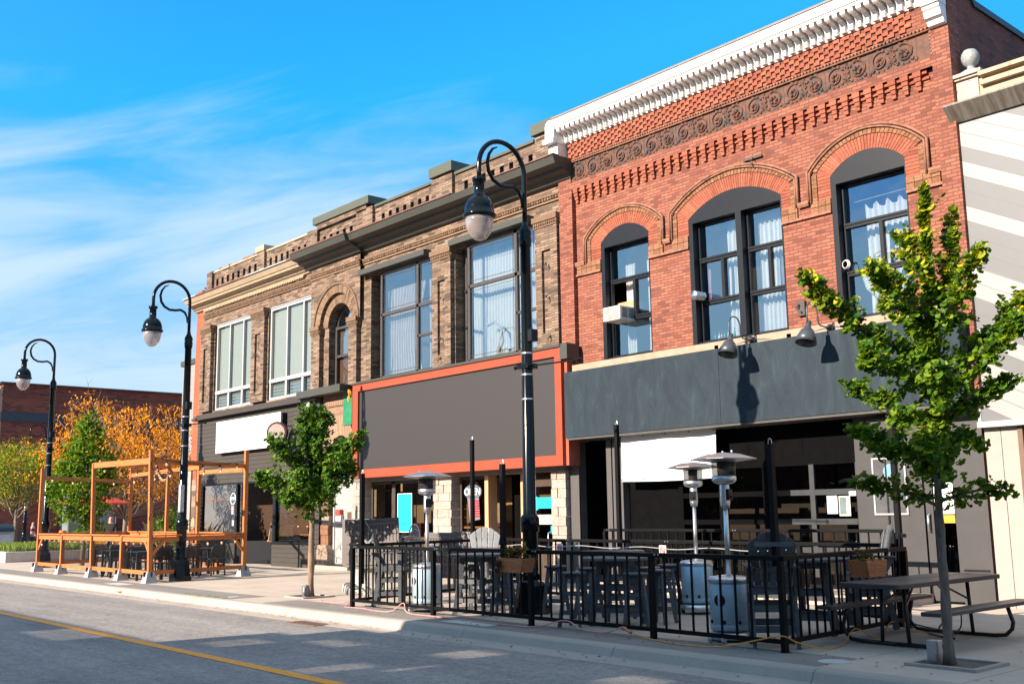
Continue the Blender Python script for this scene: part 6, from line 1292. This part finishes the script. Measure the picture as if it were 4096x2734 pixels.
# fallen leaves
mb = MB(); r_ = random.Random(5)
for i in range(150):
    x = r_.uniform(-17, -4); y = r_.choice((r_.uniform(9.62, 12), r_.uniform(9.1, 9.35), r_.uniform(9.7, 10.2))); z = .012 if y > 9.5 else -.128; mb.add([(x, y, z), (x+.025, y+.012, z+.008), (x+.03, y+.035, z+.002), (x+.002, y+.025, z+.012)], [(0, 1, 2, 3)])
for i in range(240):
    x = r_.uniform(-42, -14); y = r_.uniform(9.12, 9.36)-.0; mb.add([(x, y, -.128), (x+.03, y+.01, -.122), (x+.03, y+.03, -.126), (x, y+.025, -.12)], [(0, 1, 2, 3)])
struct(mb, 'leaf_litter', island('litter', [(.35, .08, .03), (.45, .35, .25), (.28, .10, .05), (.55, .5, .42)], .8, .1, 3, 0), 'stuff')
mb = MB()
for i in range(1800): x = r_.uniform(-76, -62); y = r_.uniform(21.5, 30); z = .06; mb.add([(x, y, z), (x+.2, y, z+.02), (x+.2, y+.18, z), (x, y+.2, z+.03)], [(0, 1, 2, 3)])
sheet(-78, 21.2, -62, 31, -.13, 'leafy_verge', mat('leafy_soil', (.30, .12, .03), .9, var=.3, scale=3)); struct(mb, 'fallen_leaves', OL, 'stuff')
# tree pits
for x, y, lb in ((-5.42, 10.66, 0), (-18.9, 10.95, 1)):
    q = MB().box(x-.38, y-.36, .001, x+.38, y-.30, .03).box(x-.38, y+.30, .001, x+.38, y+.36, .03).box(x-.38, y-.30, .001, x-.32, y+.30, .03).box(x+.32, y-.30, .001, x+.38, y+.30, .03)
    struct(q, 'tree_pit_kerb', CURBM); struct(MB().box(x-.32, y-.30, .0, x+.32, y+.30, .008), 'tree_pit_soil', mat('pit_soil', (.13, .10, .08), .95, var=.4, scale=20) if not lb else bpy.data.materials['pit_soil'])

# ------------------------------------------------------------------ timber patio on the left
TIM = wood('amber_timber', (.36, .105, .022), (.54, .18, .052)); PF = thing('timber_patio_frame', 'amber timber patio enclosure with tall posts, rails and wire mesh on concrete feet', 'patio frame', (-31, 12, 0))
def feet(x, y):
    mb = MB().add([(x-.16, y-.16, 0), (x+.16, y-.16, 0), (x+.16, y+.16, 0), (x-.16, y+.16, 0), (x-.09, y-.09, .27), (x+.09, y-.09, .27), (x+.09, y+.09, .27), (x-.09, y+.09, .27)], [(0, 3, 2, 1), (4, 5, 6, 7), (0, 1, 5, 4), (1, 2, 6, 5), (2, 3, 7, 6), (3, 0, 4, 7)])
    mb.build('concrete_foot', FTM, PF); MB().box(x-.012, y-.155, .16, x+.012, y-.08, .275).box(x+.08, y-.012, .16, x+.155, y+.012, .275).build('foot_slot', BLK, PF)
FTM = mat('grey_block_concrete', (.40, .40, .39), .85, var=.1)
posts = [(-35.1, 10.62, 3.22), (-32.85, 10.62, 1.16), (-30.3, 10.62, 3.17), (-28.1, 10.62, 1.16), (-26.2, 10.62, 3.32), (-27.05, 13.6, 3.42), (-30.3, 13.7, 3.25), (-32.6, 13.7, 3.4), (-35.7, 13.7, 3.3)]
for x, y, z in posts: feet(x, y); MB().bar((x, y, .22), (x-(.2 if y < 11 and -31 < x and z > 2 else 0), y, z), .1, .1, up=(0, 1, 0)).build('post', TIM, PF)
def rails(p, q, front):
    p = Vector(p); q = Vector(q); u = Vector((0, 0, 1)); d = (q-p).normalized(); p2 = p+d*.055; q2 = q-d*.055
    MB().bar(p2+u*1.165, q2+u*1.165, .14, .035).build('cap_rail', TIM, PF); MB().bar(p2+u*1.07, q2+u*1.07, .035, .12).build('rail', TIM, PF); MB().bar(p2+u*.25, q2+u*.25, .035, .10).build('rail', TIM, PF)
    L = (q2-p2).length; n = int(L/.055); mb = MB()
    for i in range(n): c = p2+d*(L*i/n); mb.bar(c+u*.3, c+u*1.1, .003, .003)
    for i in range(15): mb.bar(p2+u*(.3+i*.055), q2+u*(.3+i*.055), .004, .004)
    mb.build('wire_mesh', BLK, PF)
seq = [(-35.1, 10.62, 0), (-32.85, 10.62, 0), (-30.3, 10.62, 0), (-28.1, 10.62, 0), (-26.2, 10.62, 0), (-27.05, 13.6, 0)]
for a, b in zip(seq, seq[1:]): rails(a, b, 1)
for a, b in (((-35.7, 13.7, 0), (-32.6, 13.7, 0)), ((-32.6, 13.7, 0), (-30.3, 13.7, 0)), ((-30.3, 13.7, 0), (-28.4, 13.7, 0)), ((-35.1, 10.62, 0), (-35.7, 13.7, 0))): rails(a, b, 0)
MB().bar((-30.55, 10.62, 3.11), (-26.42, 10.62, 3.05), .05, .15).build('top_beam', TIM, PF); MB().bar((-26.38, 10.68, 3.05), (-27.05, 13.54, 3.0), .05, .12).build('top_beam', TIM, PF); MB().bar((-30.3, 13.7, 3.1), (-35.7, 13.7, 3.05), .05, .12).build('top_beam', TIM, PF); MB().bar((-27.1, 13.6, 2.9), (-30.3, 13.7, 2.95), .05, .12).build('top_beam', TIM, PF); MB().bar((-35.1, 10.68, 2.9), (-35.7, 13.65, 2.85), .05, .10).build('top_beam', TIM, PF); MB().bar((-32.6, 13.7, 3.2), (-30.3, 10.7, 3.2), .05, .1).build('top_beam', TIM, PF)
for (x, y), (dx, dy) in (((-26.2, 10.62), (-.05, .35)), ((-27.05, 13.6), (.10, -.35)), ((-35.1, 10.62), (.35, 0)), ((-26.2, 10.62), (-.35, 0))): MB().bar((x+dx*.1, y+dy*.1, .70), (x+dx, y+dy, 1.02), .04, .08).build('knee_brace', TIM, PF)
BULB = NT('warm_bulb'); BULB.p.inputs['Base Color'].default_value = (.8, .5, .3, 1); BULB.p.inputs['Roughness'].default_value = .1; BULB.p.inputs['Emission Color'].default_value = (1, .55, .28, 1); BULB.p.inputs['Emission Strength'].default_value = .15; BULB = BULB.m
bl0 = None
def string(a, b, sag, n, label, hang=.10):
    global bl0
    a = Vector(a); b = Vector(b); t = thing('string_lights', label, 'string lights', a, 0, 'warm bulb string lights of the timber patio'); P = [a.lerp(b, i/20)-Vector((0, 0, sag*4*(i/20)*(1-i/20))) for i in range(21)]; MB().tube(P, .008, 5).build('cable', BLK, t)
    for i in range(n):
        u = (i+.5)/n; p = a.lerp(b, u)-Vector((0, 0, sag*4*u*(1-u)+.02))
        if bl0 is None: bl0 = (MB().lathe([(.014, -.06), (.026, -.08), (.027, -.105), (.02, -.13), (.006, -.14)], n=10).build('bulb', BULB, None, True), MB().lathe([(.02, 0), (.022, -.06), (.018, -.065)], n=8).build('socket', BLK, None)); q, s = bl0
        else: q, s = bl0[0].copy(), bl0[1].copy(); C.objects.link(q); C.objects.link(s)
        for o_ in (q, s): o_.parent = t; o_.location = p-a
string((-30.3, 10.62, 3.1), (-27.05, 13.6, 3.1), .22, 9, 'string lights crossing the timber patio from the middle front post to the right rear post')
string((-26.2, 10.65, 3.1), (-32.6, 13.7, 3.1), .30, 12, 'string lights sagging across the timber patio from its right front post')
string((-26.2, 10.7, 3.12), (-27.05, 13.55, 3.12), .12, 5, 'short string lights along the right top beam of the timber patio')
string((-35.1, 10.62, 3.0), (-32.6, 13.6, 3.0), .2, 6, 'string lights from the left front post of the timber patio')
string((-35.0, 10.7, 1.12), (-30.35, 10.7, 1.12), .04, 10, 'string lights under the left half of the front timber rail'); string((-30.2, 10.7, 1.12), (-26.3, 10.7, 1.12), .05, 8, 'string lights under the right half of the front timber rail'); string((-26.3, 10.8, 1.08), (-27.0, 13.5, 1.08), .05, 6, 'string lights under the right side timber rail')
one(MB().tube([(-26.2+.07*math.cos(a*.9), 10.62+.07*math.sin(a*.9), 1.1+a*.10) for a in range(21)], .010, 5), 'cable', BLK, 'black cable wound around the right front timber post', 'cable', smooth=True)
# black bistro tables and perforated chairs
BP = mat('black_resin', (.022, .023, .026), .42, var=.1)
def btable(label):
    t = thing('bistro_table', label, 'table', (0, 0, 0), 0, 'black square tables in the timber patio'); bev(MB().box(-.35, -.35, .715, .35, .35, .74).build('tabletop', BP, t), .006)
    for a, b in ((-.32, -.32), (.32, -.32), (.32, .32), (-.32, .32)): MB().box(a-.028, b-.028, 0, a+.028, b+.028, .715).build('leg', BP, t)
    return t
def bchair(label):
    t = thing('perforated_chair', label, 'chair', (0, 0, 0), 0, 'black perforated resin chairs in the timber patio'); mb = MB(); N_ = 11; M__ = 7
    y = lambda z: .21+(z-.45)*.16                               # faces -y
    for i in range(N_+1): x = -.19+.38*i/N_; mb.bar((x, y(.56), .56), (x, y(.79), .79), .018, .016)
    for j in range(M__+1): z = .56+.23*j/M__; mb.bar((-.20, y(z), z), (.20, y(z), z), .017, .018, up=(0, 1, 0))
    mb.build('backrest', BP, t); MB().tube([(-.225, y(.45), .45), (-.225, y(.72), .72), (-.20, y(.80), .80), (-.14, y(.825), .825), (.14, y(.825), .825), (.20, y(.80), .80), (.225, y(.72), .72), (.225, y(.45), .45)], .017, 6).bar((-.22, y(.55), .55), (.22, y(.55), .55), .02, .05).build('back_frame', BP, t, True)
    bev(MB().box(-.22, -.22, .435, .22, .22, .465).build('seat', BP, t), .012)
    for a, b in ((-.20, -.20), (.20, -.20), (.21, .22), (-.21, .22)): MB().bar((a, b, .44), (a*1.12, b*1.18, 0), .03, .03).build('leg', BP, t)
    return t
bt_ = btable('black square table nearest the right end of the timber patio'); bt_.location = (-28.55, 12.35, 0); proto(bt_)
for (x, y), lb in (((-28.9, 13.25), 'black square table at the right rear of the timber patio'), ((-29.75, 11.15), 'black square table by the front rail left of the middle short timber post'), ((-27.75, 11.1), 'black square table by the front rail at the right front timber post'), ((-32.2, 11.8), 'black square table right of the patio ginkgo trunk'), ((-30.8, 12.6), 'black square table in the middle of the timber patio')): dup(bt_, (x, y, 0), 0, lb)
bc = bchair('black perforated chair right of the middle street lamp, left of two seen from behind'); bc.location = (-27.95, 12.35, 0); bc.rotation_euler = (0, 0, R(-80)); proto(bc)
for x, y, rz, lb in ((-28.25, 13.25, -78, 'black perforated chair nearest the right timber post, right of two seen from behind'), (-27.15, 11.25, -85, 'black perforated chair against the right front timber post'), (-29.5, 13.4, 95, 'black perforated chair behind the right rear square table'), (-29.2, 12.4, 95, 'black perforated chair behind the middle street lamp'), (-30.3, 11.25, -95, 'black perforated chair right behind the middle front timber post'), (-30.4, 12.0, 80, 'black perforated chair in the middle of the timber patio'), (-31.5, 12.6, -88, 'black perforated chair beside the central square table'), (-28.4, 11.3, 92, 'black perforated chair left of the table at the right front timber post'), (-31.55, 11.75, -85, 'black perforated chair right of the leftmost square table'), (-32.9, 11.8, 92, 'black perforated chair left of the leftmost square table'), (-29.05, 11.2, -84, 'black perforated chair right of the table between the front timber posts')):
    dup(bc, (x, y, 0), R(rz), lb)

# ------------------------------------------------------------------ background: umbrella, barrel, bin, people
um = thing('parasol', 'red parasol half hidden behind the dense green ginkgo', 'umbrella', (-41.4, 15.6, 0)); ux, uy = -42.5, 14.75
mb = MB(); n = 8; rr = 1.45; vs = [(ux, uy, 2.72)]+[(ux+rr*math.cos(a*math.pi/4+.2), uy+rr*math.sin(a*math.pi/4+.2), 2.22) for a in range(8)]; mb.add(vs+[(x, y, z-.02) for x, y, z in vs], [(0, 1+a, 1+(a+1) % 8) for a in range(8)]+[(9, 10+(a+1) % 8, 10+a) for a in range(8)]+[(1+a, 10+a, 10+(a+1) % 8, 1+(a+1) % 8) for a in range(8)]); mb.build('canopy', mat('red_canvas', (.70, .05, .02), .7), um); MB().tube([(ux, uy, 0), (ux, uy, 2.8)], .025, 8).build('pole', BLK, um)
cn = thing('traffic_barrel', 'orange and black striped traffic barrel on the side street', 'traffic barrel', (-61.6, 19.9, -.14)); MB().lathe([(.40, -.13), (.42, -.05), (.3, -.02)], (-61.6, 19.9, 0), 16).build('base', BLK, cn)
for i in range(5): MB().lathe([(.29-.02*i, .0+i*.2), (.28-.02*i, .2+i*.2)], (-61.6, 19.9, 0), 16).build('stripe', mat('barrel_orange', (.80, .17, .01), .5) if i == 0 else (bpy.data.materials['barrel_orange'] if i % 2 == 0 else BLK), cn)
tb_ = thing('litter_bin', 'grey litter bin with a domed dark blue lid at the left edge', 'litter bin', (-62.6, 17.2, 0)); MB().box(-63.3, 16.4, 0, -62.2, 17.5, 1.0).build('body', mat('bin_grey', (.36, .37, .40), .5), tb_)
MB().box(-63.35, 16.35, 1.0, -62.15, 17.55, 1.08).add([(-63.3+.55*(1-math.cos(t)), yy, 1.08+.32*math.sin(t)) for yy in (16.4, 17.5) for t in [math.pi*i/8 for i in range(9)]], [(i, i+1, i+10, i+9) for i in range(8)]+[tuple(range(8, -1, -1)), tuple(range(9, 18))]).build('lid', mat('bin_blue', (.02, .045, .075), .3), tb_)
MB().box(-62.19, 16.45, .1, -62.15, 17.45, .85).build('panel', mat('bin_panel', (.5, .52, .56), .5), tb_)
pf = MB(); 
for i in range(30): pf.box(-43.5+i*.18, 19.0, 0, -43.46+i*.18, 19.05, 1.05)
pf.box(-43.6, 19.0, .95, -38, 19.06, 1.0); one(pf, 'picket_fence', DARKW, 'low dark picket fence beyond the timber patio', 'fence')
def skin(name, pts, edges, rad, m, parent, root=0, sub=2):
    me = bpy.data.meshes.new(name); me.from_pydata(pts, edges, []); me.materials.append(m); o = bpy.data.objects.new(name, me); C.objects.link(o); o.parent = parent
    s = o.modifiers.new('skin', 'SKIN'); me.update()
    bm = bmesh.new(); bm.from_mesh(me); ly = bm.verts.layers.skin.verify()
    for i, v in enumerate(bm.verts): r_ = rad[i]; v[ly].radius = r_ if isinstance(r_, tuple) else (r_, r_); v[ly].use_root = (i == root)
    bm.to_mesh(me); bm.free(); u = o.modifiers.new('sub', 'SUBSURF'); u.levels = sub; u.render_levels = sub; s.use_smooth_shade = True; return o
SKINM = mat('skin', (.50, .28, .20), .6)
def person(label, loc, rz, H, top, bottom, hair, stripes=None, extras=None, arm=(.30, .95), longhair=True):
    t = thing('person', label, 'person', loc, rz); k = H/1.7
    J = [(0, 0, .92), (0, 0, 1.12), (0, .0, 1.36), (0, .01, 1.46), (0, .0, 1.56), (0, -.01, 1.66)]; E = [(0, 1), (1, 2), (2, 3), (3, 4), (4, 5)]; Rr = [(.13, .10), (.12, .09), (.13, .09), (.055, .055), (.075, .085), (.06, .07)]
    for s in (-1, 1):
        b = len(J); J += [(s*.17, 0, 1.38), (s*.24, .02, 1.13), (s*(.26 if s < 0 else arm[0]), -.06, arm[1]), (s*.26, -.10, arm[1]-.08)]; E += [(2, b), (b, b+1), (b+1, b+2), (b+2, b+3)]; Rr += [.055, .042, .03, (.025, .035)]
        for q in range(4): J.append((s*.26+(q-1.5)*.016, -.14, arm[1]-.16+abs(q-1.3)*.01)); E.append((b+3, len(J)-1)); Rr.append(.008)
        J.append((s*.26-s*.04, -.10, arm[1]-.12)); E.append((b+3, len(J)-1)); Rr.append(.009)
        b = len(J); J += [(s*.09, 0, .86), (s*.10, -.01, .48), (s*.10, .02, .08), (s*.11, -.12, .04)]; E += [(0, b), (b, b+1), (b+1, b+2), (b+2, b+3)]; Rr += [.085, .058, .04, (.035, .03)]
    sc_ = lambda P: [(x*k, y*k, z*k) for x, y, z in P]; skin('body', sc_(J), E, [tuple(q*k for q in r_) if isinstance(r_, tuple) else r_*k for r_ in Rr], SKINM, t)
    J = [(0, 0, .84), (0, 0, 1.12), (0, 0, 1.36), (0, .01, 1.43)]; E = [(0, 1), (1, 2), (2, 3)]; Rr = [(.17, .13), (.15, .115), (.155, .115), (.07, .07)]
    for s in (-1, 1): b = len(J); J += [(s*.17, 0, 1.37), (s*.245, .02, 1.12), (s*(.265 if s < 0 else arm[0]), -.05, arm[1]+.02)]; E += [(2, b), (b, b+1), (b+1, b+2)]; Rr += [.075, .06, .045]
    skin('top', sc_(J), E, [tuple(q*k for q in r_) if isinstance(r_, tuple) else r_*k for r_ in Rr], top, t)
    for s in (-1, 1): skin('trouser_leg', sc_([(s*.08, 0, .88), (s*.10, -.01, .48), (s*.10, .02, .10)]), [(0, 1), (1, 2)], [.10*k, .075*k, .06*k], bottom, t); MB().ball((s*.11*k, -.05*k, .045*k), .06*k, 8, (.8, 2.0, .7)).build('shoe', BLK, t, True)
    MB().ball((0, .02*k, 1.61*k), .118*k, 12, (.95, 1.0, 1.05), .12).ball((0, .06*k, (1.50 if longhair else 1.60)*k), .12*k, 10, (1.0, .6, 1.35 if longhair else .8), .25).build('hair', hair, t, True)
    MB().ball((0, -.105*k, 1.60*k), .016*k, 6).build('nose', SKINM, t, True); MB().ball((-.035*k, -.09*k, 1.625*k), .012*k, 6).ball((.035*k, -.09*k, 1.625*k), .012*k, 6).build('eyes', BLK, t, True)
    return t
def striped():
    m = NT('maroon_white_stripes'); sp = m.new('ShaderNodeSeparateXYZ'); m.link(m.pos(), sp.inputs[0]); m.link(m.ramp(m.math('FRACT', m.math('MULTIPLY', sp.outputs[2], 3.1)), [(0, (.24, .03, .07)), (.55, (.55, .42, .42))], True), m.p.inputs['Base Color']); m.p.inputs['Roughness'].default_value = .9; return m.m
BH = mat('brown_hair', (.10, .045, .022), .5, var=.3); KH = mat('black_hair', (.010, .009, .010), .4)
person('person with brown hair in a maroon and white striped top walking away at the left', (-62.99, 18.7, -.10), R(150), 1.62, striped(), mat('black_trousers', (.015, .015, .018), .8), BH)
person('person in a cream pullover and blue jeans, half hidden by the left timber post', (-63.4, 19.6, -.12), R(160), 1.74, mat('cream_pullover', (.66, .56, .36), .9), mat('blue_jeans', (.06, .10, .18), .9), KH, longhair=False)
p3 = person('person in a purple knit hat and black hoodie behind the timber patio rail', (-38.65, 14.15, 0), R(228), 1.72, mat('black_hoodie', (.012, .012, .014), .85), mat('dark_jeans', (.02, .025, .04), .9), KH)
MB().lathe([(.105, 1.60), (.122, 1.64), (.12, 1.70), (.095, 1.77), (.04, 1.80)], (0, .01, 0), 16).ball((.0, .03, 1.83), .035, 8, (1, 1, 1.2), .3).build('knit_hat', mat('magenta_knit', (.24, .015, .13), .9), p3, True)
MB().prism([(.13*math.cos(a*.4833), 1.20+.12*math.sin(a*.4833)) for a in range(13)], 'xz', .112, .122).build('back_print', mat('yellow_print', (.72, .60, .02), .7), p3)
# rear traffic and the off white utility lids on the pavement
one(MB().lathe([(.17, .0), (.17, .006)], (-6.45, 10.05, .0), 24), 'utility_cover', bpy.data.materials['pale_patch'], 'small round pale utility cover set in the pavement near the kerb', 'utility cover')
one(MB().lathe([(.11, .0), (.11, .007)], (-20.2, 9.95, .0), 24), 'utility_cover', bpy.data.materials['pale_patch'], 'small round cover near the weeds on the kerb edge', 'utility cover')
